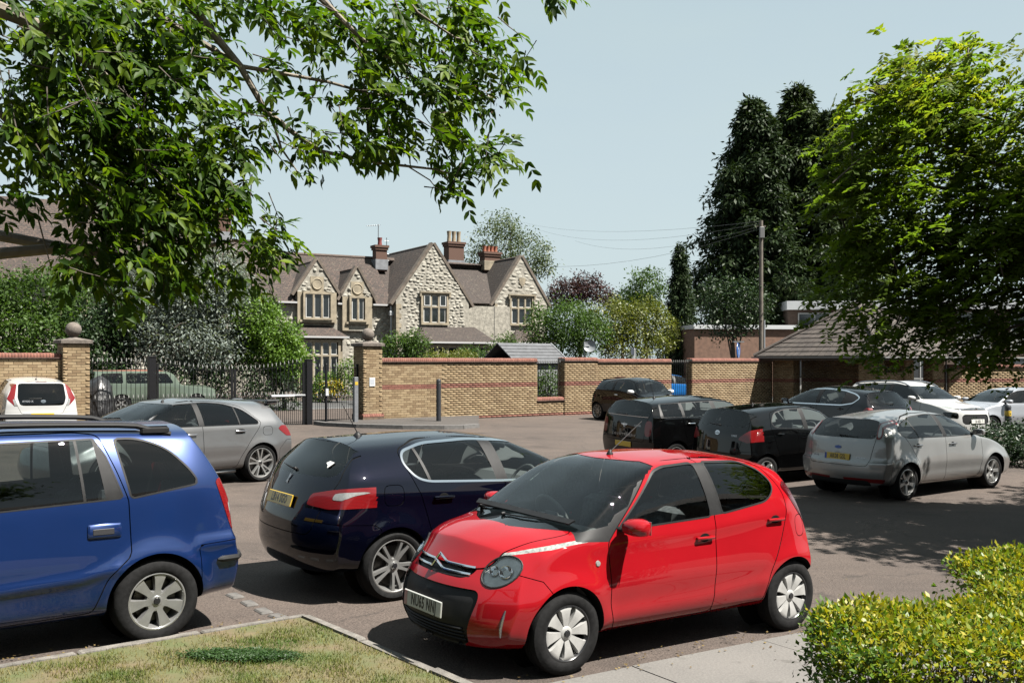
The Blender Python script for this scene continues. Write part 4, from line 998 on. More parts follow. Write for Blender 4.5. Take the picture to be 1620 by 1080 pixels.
# ------------------------------------------------------------------ railings and gates
IRON = mat('black_iron', (0.006, 0.006, 0.007), .45, spec=.2, noise=.2, nscale=20); TIP = mat('weathered_tip', (0.15, 0.15, 0.145), .6)
BARC = {}
def bar_mesh(h, r=.009):
    k = round(h, 3)
    if k not in BARC: BARC[k] = (MB().tube([(0, 0, 0), (0, 0, h)], r, 5).mesh('bar', IRON), MB().lathe([(.009, 0), (.017, .03), (.011, .07), (.001, .115)], 6, 'z').mesh('spike', TIP))
    return BARC[k]
def rail_panel(root, x0, x1, zb, top, dog=True, step=.125, dogz=1.06, rails=()):
    """bars with spear tips between x0 and x1 (root space, y=0); top(x): height of the top rail"""
    n = max(2, int((x1 - x0) / step)); xs = [x0 + (i + .5) * (x1 - x0) / n for i in range(n)]
    for x in xs:
        t = top(x); b, s_ = bar_mesh(round((t + .04 - zb) / .03) * .03); o = obj('bar', b, root, loc=(x, 0, zb)); obj('spike', s_, o, loc=(0, 0, t + .04 - zb))
    if dog:
        for x in xs:
            xd = x + (x1 - x0) / n / 2
            if xd > x1: continue
            b, s_ = bar_mesh(round((dogz - zb) / .03) * .03); o = obj('short_bar', b, root, loc=(xd, 0, zb)); obj('spike', s_, o, loc=(0, 0, dogz - zb))
    pts = [Vector((x0 + (x1 - x0) * i / 16, 0, top(x0 + (x1 - x0) * i / 16))) for i in range(17)]
    r = MB()
    for p, q in zip(pts, pts[1:]): r.box((p + q) / 2, ((q - p).length + .004, .035, .012), m=Matrix.Rotation(-math.atan2((q - p).z, (q - p).x), 3, 'Y'))
    r.build('top_rail', IRON, root)
    for z in ([dogz - .05] if dog else []) + [zb + .05] + list(rails): MB().box(((x0 + x1) / 2, 0, z), (x1 - x0, .03, .014)).build('rail', IRON, root)
VG = -.33
def rail_root(name, label, cat, u, v=VG, group=None): p = site(u, v); return empty(name, (p.x, p.y, 0), A0, label, cat, group)
ug1, ug2, uph = u_of(240, VG), u_of(488, VG), u_of(516, VG)
z_g = lambda u: gz(*site(u, VG))
def gate_post(u, label, w=.17, h=2.2):
    r = rail_root('gate_post', label, 'post', u, group='black box-section gate posts'); g = z_g(u)
    MB().cbox((0, 0, g + h / 2 - .05), (w, w, h + .1), .006).build('shaft', IRON, r); MB().cbox((0, 0, g + h + .01), (w + .03, w + .03, .03), .008).build('cap', IRON, r); return r
gate_post(ug1, 'black square gate post beside the pale classic car', .19, 2.06); gate_post(ug2, 'black square gate post holding the white barrier arm', .19, 1.98)
x_l = -8.76 + .33; fr = rail_root('railing', 'black spear-topped railing between the left pier and the gate post', 'railing', x_l); rail_panel(fr, .02, ug1 - x_l - .12, z_g(-8) + .02, lambda x: 2.02)
um = (ug1 + ug2) / 2
gl = rail_root('vehicle_gate', 'black spear-topped gate leaf behind the grey hatchback, curved top dipping right', 'gate', ug1 + .13); Lg = um - ug1 - .16
tl = lambda x: 1.80 + .24 * (1 - (x / Lg)) ** 2
rail_panel(gl, .06, Lg - .05, z_g(ug1) + .06, tl); MB().box((.03, 0, 1.09), (.055, .055, 1.86)).build('stile', IRON, gl); MB().box((Lg - .03, 0, 1.02), (.06, .06, 1.66)).build('stile', IRON, gl)
gr = rail_root('vehicle_gate', 'black spear-topped gate leaf under the bright green bush, curved top dipping left', 'gate', um); Lr = ug2 - um - .14
tr_ = lambda x: 1.80 + .26 * (x / Lr) ** 2
rail_panel(gr, .06, Lr - .05, z_g(ug2) + .05, tr_); MB().box((.03, 0, 1.02), (.06, .06, 1.66)).build('stile', IRON, gr); MB().box((Lr - .03, 0, 1.09), (.055, .055, 1.9)).build('stile', IRON, gr)
pg = rail_root('pedestrian_gate', 'narrow black pedestrian gate left of the ball-topped pier', 'gate', ug2 + .14); Lp = -.36 - ug2 - .16
rail_panel(pg, .04, Lp, z_g(-1) + .08, lambda x: 1.86, True, .12, .98, (1.2,)); MB().box((uph - ug2 - .14, 0, 1.06), (.06, .07, 1.85)).build('stile', IRON, pg); MB().box((Lp, 0, 1.06), (.05, .05, 1.85)).build('stile', IRON, pg); MB().box((uph - ug2 - .14, -.05, 1.12), (.09, .05, .22)).build('lock_box', mat('lock_white', (0.3, 0.31, 0.32), .4), pg)
p = site(ug2, VG); ba = empty('barrier_arm', (p.x, p.y, 0), 0, 'short white and grey barrier arm on the black gate post', 'barrier'); q = Vector((-.78, -.62, 0)).normalized()
b0 = Vector((0, 0, 1.03)) + q * .05; b1 = b0 + q * .42; b2 = b1 + q * .75
MB().tube([b0 - q * .12, b1], .048, 10).build('arm_sleeve', mat('barrier_grey', (0.08, 0.085, 0.09), .5), ba, True); MB().tube([b1, b2], .042, 10).build('arm_tube', mat('barrier_white', (0.34, 0.35, 0.36), .4), ba, True)
for uu0, uu1, zb_, nm in ((u850, u893, .80, 'black railing in the opening of the long brick wall'), (u1062, u1095, .52, 'black railing in the gap beside the small two-door')):
    r = rail_root('railing', nm, 'railing', uu0, VW - .17); rail_panel(r, .02, uu1 - uu0 - .02, zb_, lambda x: 1.98, False, .11)
# ------------------------------------------------------------------ bollards and posts
def bollard(x, y, h, r, label, m, dz=0., band=None):
    g = gz(x, y) + dz; o = empty('bollard', (x, y, g), 0, label, 'bollard'); b = MB(); b.lathe([(r * 1.04, -.1), (r, .02), (r, h - .14), (r * .86, h - .13), (r * .86, h - .115), (r, h - .11), (r, h - .05), (r * .75, h - .012), (.001, h)], 20, 'z'); b.build('shaft', m, o, True)
    if band: k = MB(); k.lathe([(r * 1.015, h - band[0]), (r * 1.03, h - band[0] + .01), (r * 1.03, h - band[1] - .01), (r * 1.015, h - band[1])], 20, 'z'); k.build('band', band[2], o, True)
YEL = mat('yellow_band', (0.31, 0.21, 0.015), .5); BOL = mat('bollard_black', (0.015, 0.016, 0.019), .45, noise=.25, nscale=10)
bollard(-2.29, 31.07, 1.32, .075, 'tall dark bollard in front of the long brick wall', BOL, .10)
bollard(-13.3, 32.8, 1.05, .09, 'short grey bollard beyond the railing by the pale classic car', mat('bollard_grey', (0.05, 0.05, 0.0525), .6))
bollard(13.25, 26.6, 1.05, .085, 'black bollard with yellow band rising from the low hedge', BOL, 0, (.30, .16, YEL))
x, y = -4.78, 30.4; o = empty('post', (x, y, gz(x, y)), A0, 'square grey metal post with yellow mark by the pedestrian gate', 'post'); MB().cbox((0, 0, .72), (.13, .13, 1.5), .008).build('shaft', mat('galvanised_post', (0.12, 0.125, 0.135), .5, .3, noise=.15, nscale=12), o); MB().box((0, -.068, 1.28), (.10, .006, .10)).build('reflector', YEL, o); MB().box((.068, 0, 1.28), (.006, .10, .10)).build('reflector', YEL, o)
# ------------------------------------------------------------------ covered thing behind the left railing
def tarp():
    p = site(-8.05, -1.1); g = gz(p.x, p.y); n = 26; V = []; F = []
    hs = [0, .25, .6, .95, 1.2, 1.38, 1.50]; wd = [.44, .45, .42, .38, .33, .24, .02]; dp = [.5, .52, .48, .42, .34, .2, .02]
    for k, h in enumerate(hs):
        for i in range(n):
            a = 2 * math.pi * i / n; fold = 1 + .07 * math.sin(7 * a + k * .4) * (1 - k / 8) + random.uniform(-.02, .02); V.append((wd[k] * math.cos(a) * fold + .10 * (k / 6), dp[k] * math.sin(a) * fold, h + (.03 * math.sin(3 * a) if k else 0)))
    for k in range(len(hs) - 1):
        for i in range(n): F.append((k * n + i, k * n + (i + 1) % n, (k + 1) * n + (i + 1) % n, (k + 1) * n + i))
    o = obj('covered_motorcycle', np_mesh('covered_motorcycle', V, F, mat('tarp_black', (0.014, 0.014, 0.015), .38, noise=.4, nscale=4, bump=.7, bscale=5, bdist=.08), True), loc=(p.x, p.y, g), label='black tarpaulin cover draped over something behind the left railing', cat='tarpaulin'); o.rotation_euler = (0, 0, .6); o.name = 'tarpaulin'
tarp()
# ------------------------------------------------------------------ brick shelter with hipped roof
SH = [Vector((10.55, 43.45)), Vector((14.25, 38.36)), Vector((19.64, 42.4)), Vector((15.9, 47.5))]
sh = empty('shelter', (15, 43, 0), 0, 'open brick shelter with hipped brown tile roof', 'shelter'); INV = Matrix.Translation((-15, -43, 0))
def shp(name, mb, m, par=None, smooth=False):
    mb.xf(INV); return mb.build(name, m, par or sh, smooth)
ez = 2.26; az = 4.55; ctr = sum(SH, Vector((0, 0))) / 4
TILE = mat('concrete_roof_tile', (.034, .0265, .022), .85, noise=.35, nscale=3, bump=.5, bscale=30, bdist=.01, speck=.25)
rd = (SH[2] - SH[1]).normalized(); hip = [ctr - rd * .35, ctr + rd * .35]
sl = [(SH[0], SH[1], hip[0], hip[0]), (SH[1], SH[2], hip[0], hip[1]), (SH[2], SH[3], hip[1], hip[1]), (SH[3], SH[0], hip[1], hip[0])]
for a, b, ta, tb in sl:
    nr_ = 12
    for i in range(nr_):
        t0, t1 = i / nr_, (i + 1) / nr_ + .012; A3 = lambda p, t, q: Vector((*(p.lerp(q, t)), ez + (az - ez) * t))
        p0, p1, p2, p3 = A3(a, t0, ta), A3(b, t0, tb), A3(b, min(t1, 1), tb), A3(a, min(t1, 1), ta); up = Vector((0, 0, .042)); nseg = max(1, int((p1 - p0).length / .33)); mb = MB()
        for k in range(nseg):
            f0, f1 = k / nseg, (k + 1) / nseg; e_ = .006 / max((p1 - p0).length, .1); dz = Vector((0, 0, random.uniform(-.004, .006)))
            q0, q1, q2, q3 = p0.lerp(p1, f0 + e_), p0.lerp(p1, f1 - e_), p3.lerp(p2, f1 - e_), p3.lerp(p2, f0 + e_)
            mb.add([q0 + up + dz, q1 + up + dz, q2 + Vector((0, 0, .008)), q3 + Vector((0, 0, .008)), q0, q1], [(0, 1, 2, 3), (4, 5, 1, 0)])
        shp('tile_course', mb, TILE)
for c_, t_ in ((SH[1], hip[0]), (SH[0], hip[0]), (SH[2], hip[1])):
    pts = [Vector((*c_.lerp(t_, k / 10), ez + (az - ez) * k / 10 + .04)) for k in range(11)]; shp('hip_tiles', MB().tube(pts, .085, 8), mat('hip_tile', (.04, .031, .026), .85, noise=.3, nscale=6))
sfm = mat('soffit_dark', (0.025, 0.02, 0.0175), .9); fsm = mat('fascia_brown', (0.0225, 0.016, 0.014), .7); gtm = mat('gutter_grey', (0.11, 0.11, 0.11), .5)
for (a, b) in zip(SH, SH[1:] + SH[:1]):
    d = (b - a).normalized(); nn = Vector((d.y, -d.x)); mb = MB(); L_ = (b - a).length; m2 = (a + b) / 2
    shp('fascia', MB().box((m2.x - nn.x * .02, m2.y - nn.y * .02, ez - .07), (L_, .025, .16), math.atan2(d.y, d.x)), fsm); shp('gutter', MB().box((m2.x + nn.x * .05, m2.y + nn.y * .05, ez - .035), (L_ + .1, .10, .06), math.atan2(d.y, d.x)), gtm)
shp('soffit', MB().add([(*p, ez - .12) for p in SH], [(0, 1, 2, 3)]), sfm)
def sh_brick(P, ang, w, d, z0, z1, nm='brick_pier'):
    r = bpy.data.objects.new(nm, None); COL.objects.link(r); r.parent = sh; r.location = (P.x - 15, P.y - 43, 0); r.rotation_euler = (0, 0, ang)
    red = [(1.16, 1.32)]; zz = 1.17 - math.ceil((1.17 - z0) / .075) * .075
    brick_face(r, Matrix.Identity(4), w, zz, z1, 0, red); brick_face(r, Matrix.Translation((0, d, 0)) @ Matrix.Rotation(-math.pi / 2, 4, 'Z'), d, zz, z1, 0, red); brick_face(r, Matrix.Translation((w, 0, 0)) @ Matrix.Rotation(math.pi / 2, 4, 'Z'), d, zz, z1, 0, red)
    MB().box2((.008, .008, z0 - .3), (w - .008, d, z1)).build('mortar_core', MORT, r)
en = (SH[1] - SH[0]).normalized(); ee = (SH[2] - SH[1]).normalized(); in1 = SH[1] - en * .55 + ee * .55
aL = math.atan2(en.y, en.x); aF = math.atan2(ee.y, ee.x)
sh_brick(SH[0] + en * .55 + ee * .6, aL, 1.1, .45, -.4, ez - .1); sh_brick(in1 - en * .85, aL, .85, .45, -.4, ez - .1)
sh_brick(SH[0] + en * .55 + ee * 2.6, aL, 5.2, .3, -.4, ez - .1, 'back_wall')
sh_brick(in1 + ee * 1.95, aF, .62, .45, -.4, ez - .1); sh_brick(in1 + ee * 4.0, aF, .85, .45, -.4, ez - .1)
sh_brick(in1 + ee * .5 - en * .1 + ee * .1, aF, 1.4, .25, -.4, 1.62, 'low_wall')
wall_run('shaded brick wall right of the shelter with red coping', SH[2] + ee * -.9 - en * .6, R(8), 9, .33, 1.93, -.5, 0)
dpm = mat('downpipe_black', (.02, .02, .02), .5)
for u in (.0, 4.9): q = in1 + ee * u + en * .06; shp('downpipe', MB().tube([(q.x, q.y, -.3), (q.x, q.y, ez - .1)], .035, 8), dpm)
# ------------------------------------------------------------------ the stone house
AH = R(30)
def stone_mat(name, ramp, dark):
    def b(n, l, p):
        at = n.new('ShaderNodeAttribute'); at.attribute_name = 'tone'; r = n.new('ShaderNodeValToRGB'); e = r.color_ramp.elements; e[0].color = (*ramp[0], 1); e[1].color = (*ramp[-1], 1)
        for i, c in enumerate(ramp[1:-1]): q = e.new((i + 1) / (len(ramp) - 1)); q.color = (*c, 1)
        l.new(at.outputs['Fac'], r.inputs[0]); v = n.new('ShaderNodeNewGeometry').outputs['Position']
        base = mixc(n, l, noise_(n, l, v, 7, 5, .35, .7, 0, .5), r.outputs[0], dark); base = mixc(n, l, noise_(n, l, v, .8, 4, .55, .75, 0, .35), base, tuple(x * .6 for x in dark))
        l.new(base, p.inputs['Base Color']); p.inputs['Roughness'].default_value = .95; bz = N_(n, 'ShaderNodeTexNoise', i_Scale=9, i_Detail=6); l.new(v, bz.inputs['Vector']); bp = N_(n, 'ShaderNodeBump', i_Strength=.7, i_Distance=.05); l.new(bz.outputs['Fac'], bp.inputs['Height']); l.new(bp.outputs[0], p.inputs['Normal'])
    return nodes_mat(name, b)
RAG = stone_mat('ragstone', [(.160, .150, .128), (.215, .204, .175), (.265, .253, .220)], (.148, .136, .112)); RAGM = mat('ragstone_mortar', (.180, .168, .142), .95, noise=.35, nscale=5, bump=.6, bscale=12, bdist=.03)
DRESS = mat('dressed_stone', (.165, .14, .10), .9, noise=.28, nscale=3, bump=.3, bscale=20, bdist=.02); WFR = mat('white_casement', (0.33, 0.33, 0.32), .5); PANE = mat('dark_pane', (.008, .010, .011), .05, spec=.7); LEAD = mat('lead_flashing', (0.11, 0.115, 0.125), .6, noise=.2, nscale=5)
def tile_mat(name, c1, c2, c3):
    def b(n, l, p):
        tc = n.new('ShaderNodeTexCoord'); v = tc.outputs['UV']; br = N_(n, 'ShaderNodeTexBrick', i_Scale=1., i_Mortar_Size=.022, i_Brick_Width=.24, i_Row_Height=.17, i_Bias=0.); br.inputs['Color1'].default_value = (*c1, 1); br.inputs['Color2'].default_value = (*c2, 1); br.inputs['Mortar'].default_value = (.018, .013, .011, 1)
        l.new(v, br.inputs['Vector']); pos = n.new('ShaderNodeNewGeometry').outputs['Position']
        base = mixc(n, l, noise_(n, l, pos, 2.2, 6, .42, .66, 0, .75), br.outputs[0], tuple(x * .55 for x in c3)); base = mixc(n, l, noise_(n, l, pos, 9, 4, .55, .68, 0, .6), base, tuple(x * 2.1 for x in c1)); base = mixc(n, l, noise_(n, l, pos, 5, 4, .6, .72, 0, .5), base, (.085, .075, .055)); l.new(base, p.inputs['Base Color']); p.inputs['Roughness'].default_value = .9
        bp = N_(n, 'ShaderNodeBump', i_Strength=1., i_Distance=.03); l.new(br.outputs['Fac'], bp.inputs['Height']); bp.invert = True; l.new(bp.outputs[0], p.inputs['Normal'])
    return nodes_mat(name, b)
RT = tile_mat('clay_roof_tile', (.040, .0255, .019), (.027, .0175, .0135), (.022, .016, .013)); RT2 = tile_mat('dark_roof_tile', (.025, .0172, .0135), (.018, .0128, .0105), (.033, .0225, .017))
house = empty('stone_house', (-4.8, 60.6, .15), AH, 'long gabled ragstone house with brown tiled roofs and mullioned windows', 'house')
def hq(name, mb, m, par=None, smooth=False): return mb.build(name, m, par or house, smooth)
def rubble(par, poly, y0, holes, sp, relief, m, sx=1.5):
    lo = np.min(poly, 0); hi = np.max(poly, 0); pts = []; r = 0; z = lo[1]
    while z < hi[1]:
        x = lo[0] + (r % 2) * sp * sx / 2
        while x < hi[0]: pts.append((x + random.uniform(-.25, .25) * sp * sx, z + random.uniform(-.25, .25) * sp)); x += sp * sx * random.uniform(.75, 1.2)
        z += sp * random.uniform(.8, 1.05); r += 1
    P = np.array(pts); ok = sdpoly(P, poly) < -.08
    for (x0, x1, z0, z1) in holes: ok &= ~((P[:, 0] > x0 - .12) & (P[:, 0] < x1 + .12) & (P[:, 1] > z0 - .1) & (P[:, 1] < z1 + .1))
    P = P[ok]; V = []; F = []; tn = []; n = 7
    for (x, z) in P:
        b = len(V); rx = sp * sx * random.uniform(.40, .56); rz = sp * random.uniform(.40, .58); d = relief * random.uniform(.25, 1.2); a0 = random.random() * 6; ox, oz = random.uniform(-.2, .2) * rx, random.uniform(-.1, .3) * rz; rr = [random.uniform(.82, 1.12) for _ in range(n)]
        for s, dy in ((1., .004), (.78, -d * .75)):
            for k in range(n): a = a0 + 2 * math.pi * k / n; V.append((x + rx * s * rr[k] * math.cos(a) + (ox if s < 1 else 0) * .5, y0 + dy * random.uniform(.8, 1.2), z + rz * s * rr[k] * math.sin(a) + (oz if s < 1 else 0) * .4))
        V.append((x + ox, y0 - d, z + oz)); t = random.random()
        for k in range(n): F += [(b + k, b + (k + 1) % n, b + n + (k + 1) % n), (b + k, b + n + (k + 1) % n, b + n + k), (b + n + k, b + n + (k + 1) % n, b + 2 * n)]; tn += [t] * 3
    me = np_mesh('rubble_stone', V, np.array(F)[:, ::1], m); tone_attr(me, tn); o = obj('rubble_stone', me, par, kind='stuff')
    return o
def wall_poly(par, poly, y0, T, name='wall', m=None):
    mb = MB().prism(poly, T, 'y', y0); return mb.build(name, m or RAGM, par)
def roof_plane(par, p00, p10, p11, p01, m, th=.10, name='roof_slope'):
    """p00-p10 the eave, p01-p11 the ridge; uv in metres along and up the slope"""
    p = [Vector(q) for q in (p00, p10, p11, p01)]; nrm = (p[1] - p[0]).cross(p[3] - p[0]).normalized()
    if nrm.z < 0: nrm = -nrm
    lo = [q - nrm * th for q in p]; V = p + lo; F = [(0, 1, 2, 3), (7, 6, 5, 4), (0, 4, 5, 1), (1, 5, 6, 2), (2, 6, 7, 3), (3, 7, 4, 0)]
    me = bpy.data.meshes.new(name); me.from_pydata(V, [], F); me.materials.append(m); uv = me.uv_layers.new(name='uv'); e = (p[1] - p[0]).normalized(); up = nrm.cross(e)
    for lp in me.loops: q = V[lp.vertex_index] - p[0]; uv.data[lp.index].uv = (q.dot(e), abs(q.dot(up)))
    import bmesh; bm = bmesh.new(); bm.from_mesh(me); bmesh.ops.recalc_face_normals(bm, faces=bm.faces); bm.to_mesh(me); bm.free()
    return obj(name, me, par)
def mullion(par, x0, x1, z0, z1, nx, rows, y, surround=.14, hood=True, openers=()):
    """stone-mullioned window: surround, mullions, transoms, white casements with dark panes"""
    w = bpy.data.objects.new('window', None); COL.objects.link(w); w.parent = par; w.location = (0, y - .10, 0); s = surround; fr = MB()
    fr.box2((x0 - s, -.07, z0 - s), (x1 + s, .12, z0)); fr.box2((x0 - s, -.05, z1), (x1 + s, .12, z1 + s)); fr.box2((x0 - s, -.05, z0), (x0, .12, z1)); fr.box2((x1, -.05, z0), (x1 + s, .12, z1)); cw = (x1 - x0) / nx
    for i in range(1, nx): fr.box2((x0 + i * cw - .055, -.03, z0), (x0 + i * cw + .055, .11, z1))
    zs = [z0] + [z0 + (z1 - z0) * r for r in rows] + [z1]
    for z in zs[1:-1]: fr.box2((x0, -.028, z - .05), (x1, .105, z + .05))
    if hood: fr.box2((x0 - s - .1, -.14, z1 + s), (x1 + s + .1, .02, z1 + s + .08)); fr.box2((x0 - s - .1, -.12, z1 - .1), (x0 - s, .02, z1 + s)); fr.box2((x1 + s, -.12, z1 - .1), (x1 + s + .1, .02, z1 + s))
    fr.build('stone_surround', DRESS, w)
    for i in range(nx):
        for j in range(len(zs) - 1):
            a, b = x0 + i * cw + .055, x0 + (i + 1) * cw - .055; c, d = zs[j] + (.05 if j else 0), zs[j + 1] - (.05 if j < len(zs) - 2 else 0)
            k = MB(); t = .045; k.box2((a, .05, c), (b, .09, c + t)); k.box2((a, .05, d - t), (b, .09, d)); k.box2((a, .05, c + t), (a + t, .09, d - t)); k.box2((b - t, .05, c + t), (b, .09, d - t)); f = k.build('casement', WFR, w)
            g = MB().box2((a + t, .066, c + t), (b - t, .074, d - t)).build('pane', PANE, f)
            if (i, j) in openers: f.location = (0, -.10, 0); f.rotation_euler = (0, 0, 0); f.delta_location = (0, 0, .0)
    return w
def gable_coping(par, x0, xc, x1, ze, za, y, w=.22, T=.35):
    for xa in (x0, x1):
        a, b = Vector((xa, 0, ze)), Vector((xc, 0, za)); d = (b - a).normalized(); n = Vector((-d.z, 0, d.x)); n = n if n.z > 0 else -n
        mb = MB(); q = [a - d * .25, b + d * .02, b + d * .02 + n * .16, a - d * .25 + n * .16]; V = [(p.x, y - .06, p.z) for p in q] + [(p.x, y + T, p.z) for p in q]; mb.add(V, [(0, 1, 2, 3), (7, 6, 5, 4), (0, 4, 5, 1), (1, 5, 6, 2), (2, 6, 7, 3), (3, 7, 4, 0)]); mb.build('gable_coping', mat('weathered_coping', (0.075, 0.06, 0.0475), .95, noise=.35, nscale=4), par)
def quoin(par, x, y, z0, z1, w=.30, sd=1):
    z = z0; k = 0; mb = MB()
    while z < z1 - .1: ww = w if k % 2 else w * .62; mb.box2((min(x, x + sd * ww), y - .035, z), (max(x, x + sd * ww), y + .1, z + .27)); z += .285; k += 1
    mb.build('quoin', DRESS, par)
# third gable, the roughest
G3 = [(-2.45, 0), (2.45, 0), (2.45, 5.55), (0, 9.0), (-2.45, 5.55)]; H3 = [(-.75, .9, 4.2, 5.95)]
wall_poly(house, G3, 0, .5); rubble(house, G3, 0, H3 + [(-3, -2.1, 0, 5.6), (2.2, 3, 0, 5.6)], .20, .045, RAG); mullion(house, -.72, .86, 4.25, 5.9, 3, [.58], 0, openers=((0, 1), (2, 1))); gable_coping(house, -2.55, 0, 2.55, 5.45, 9.02, 0); quoin(house, -2.45, 0, .2, 5.3, .34)
wall_poly(house, [(.5, 0), (8, 0), (8, 5.5), (.5, 5.5)], 0, .01, 'inner_wall') if 0 else None
MB().box2((2.0, .5, 0), (2.45, 6.5, 5.5)).build('wall', RAGM, house); MB().box2((-2.45, .5, 0), (-2.0, 6.5, 5.5)).build('wall', RAGM, house)
roof_plane(house, (-2.75, .3, 5.25), (-2.75, 8.5, 5.25), (0, 8.5, 9.08), (0, .3, 9.08), RT); roof_plane(house, (2.75, .3, 5.25), (2.75, 8.5, 5.25), (0, 8.5, 9.08), (0, .3, 9.08), RT2)
# fourth gable
x4, y4 = 6.88, 1.1; G4 = [(x4 - 1.98, 0), (x4 + 1.98, 0), (x4 + 1.98, 5.75), (x4, 8.7), (x4 - 1.98, 5.75)]
wall_poly(house, G4, y4, .5); rubble(house, G4, y4, [(x4 - .85, x4 + .85, 4.2, 6.2)], .24, .03, RAG, 2.0); mullion(house, x4 - .80, x4 + .74, 4.35, 6.02, 3, [.6], y4); gable_coping(house, x4 - 2.06, x4, x4 + 2.06, 5.65, 8.72, y4); quoin(house, x4 - 1.98, y4, .2, 5.5, .3)
MB().box2((x4 - 1.98, y4 + .5, 0), (x4 - 1.6, 8, 5.6)).build('wall', RAGM, house)
o = rubble(house, [(-8, 0), (-.4, 0), (-.4, 5.5), (-8, 5.5)], 0, [], .25, .05, RAG, 1.8); o.rotation_euler = (0, 0, -math.pi / 2); o.location = (x4 - 1.985, 1.2, 0)
roof_plane(house, (x4 - 2.25, y4 + .3, 5.42), (x4 - 2.25, 9.5, 5.42), (x4, 9.5, 8.78), (x4, y4 + .3, 8.78), RT2); roof_plane(house, (x4 + 2.25, y4 + .3, 5.42), (x4 + 2.25, 9.5, 5.42), (x4, 9.5, 8.78), (x4, y4 + .3, 8.78), RT)
sh_ = MB().prism([(-.24, .28), (.24, .28), (.22, -.05), (0, -.32), (-.22, -.05)], .08, 'y', -.06); sh_.v = [(a + x4 + .05, b + y4, c + 7.05) for a, b, c in sh_.v]; hq('shield', sh_, DRESS)
# main range behind the gables and to the left of them
MB().box2((-9.3, .95, 0), (6, 1.4, 5.4)).build('wall', RAGM, house); rubble(house, [(-9.3, 0), (-2.4, 0), (-2.4, 5.4), (-9.3, 5.4)], .95, [(-8.3, -5.85, 4.0, 6.4), (-5.6, -3.6, 3.6, 6.4), (-8.4, -5.3, 0, 3.9)], .21, .045, RAG)
roof_plane(house, (-9.5, .72, 5.28), (-2.3, .72, 5.28), (-2.0, 4.9, 8.5), (-9.5, 4.9, 8.5), RT); roof_plane(house, (-2.5, 1.2, 5.6), (9, 1.2, 5.6), (9, 5.6, 8.45), (-2.5, 5.6, 8.45), RT2); roof_plane(house, (-9.5, 9, 5.3), (9, 9, 5.3), (9, 4.9, 8.5), (-9.5, 4.9, 8.5), RT)
hq('ridge_tiles', MB().tube([(-9.5, 4.9, 8.5), (-2, 4.9, 8.5), (0, 5.2, 8.5), (9, 5.6, 8.45)], .11, 8), mat('ridge_tile', (0.05, 0.035, 0.0275), .9, noise=.3, nscale=5))
for (xa, xb) in ((-9.4, -8.3), (-5.85, -5.6), (-3.65, -2.5)): hq('gutter', MB().box2((xa, .58, 5.22), (xb, .72, 5.32)), mat('gutter_white', (0.25, 0.25, 0.25), .5))
MB().prism([(.95, 0), (8.8, 0), (8.8, 5.3), (4.9, 8.45), (.95, 5.3)], .3, 'x', -9.35).build('wall', RAGM, house)
def dormer(xc, hw, ze, za, wx0, wx1, wz0, wz1, nx, zb):
    P = [(xc - hw, zb), (xc + hw, zb), (xc + hw, ze), (xc, za), (xc - hw, ze)]; y = .72; wall_poly(house, P, y, .4, 'dormer_wall'); rubble(house, [(xc - hw, ze - .2), (xc + hw, ze - .2), (xc + hw, ze), (xc, za), (xc - hw, ze)], y, [(xc - .34, xc + .34, ze - .1, ze + 1.0)], .2, .07, RAG)
    sd = MB(); sd.box2((xc - hw, y - .05, zb), (wx0 - .12, y + .1, ze - .05)); sd.box2((wx1 + .12, y - .05, zb), (xc + hw, y + .1, ze - .05)); sd.box2((wx0 - .12, y - .045, wz1 + .12), (wx1 + .12, y + .1, ze - .02)); sd.box2((wx0 - .3, y - .16, wz0 - .26), (wx1 + .3, y + .1, wz0 - .13)); sd.build('dressed_face', DRESS, house)
    mullion(house, wx0, wx1, wz0, wz1, nx, [], y - .06, .12, False)
    md = MB(); md.lathe([(.30, 0), (.34, -.05), (.30, -.09), (.25, -.06), (.0, -.06)], 20, 'y', (xc, y, ze + .42)); md.box2((xc - .4, y - .03, ze - .05), (xc + .4, y, ze + .85)); md.build('roundel', DRESS, house); gable_coping(house, xc - hw - .1, xc, xc + hw + .1, ze - .08, za + .02, y, .16, .3)
    roof_plane(house, (xc - hw - .22, y + .25, ze - .2), (xc - hw - .22, 4.2, ze - .2), (xc, 4.6, za + .05), (xc, y + .25, za + .05), RT, .08); roof_plane(house, (xc + hw + .22, y + .25, ze - .2), (xc + hw + .22, 4.2, ze - .2), (xc, 4.6, za + .05), (xc, y + .25, za + .05), RT, .08)
dormer(-7.09, 1.17, 5.95, 7.75, -7.85, -6.33, 4.42, 5.78, 3, 4.1); dormer(-4.62, .93, 5.75, 7.42, -5.05, -4.2, 4.35, 5.62, 2, 3.7)
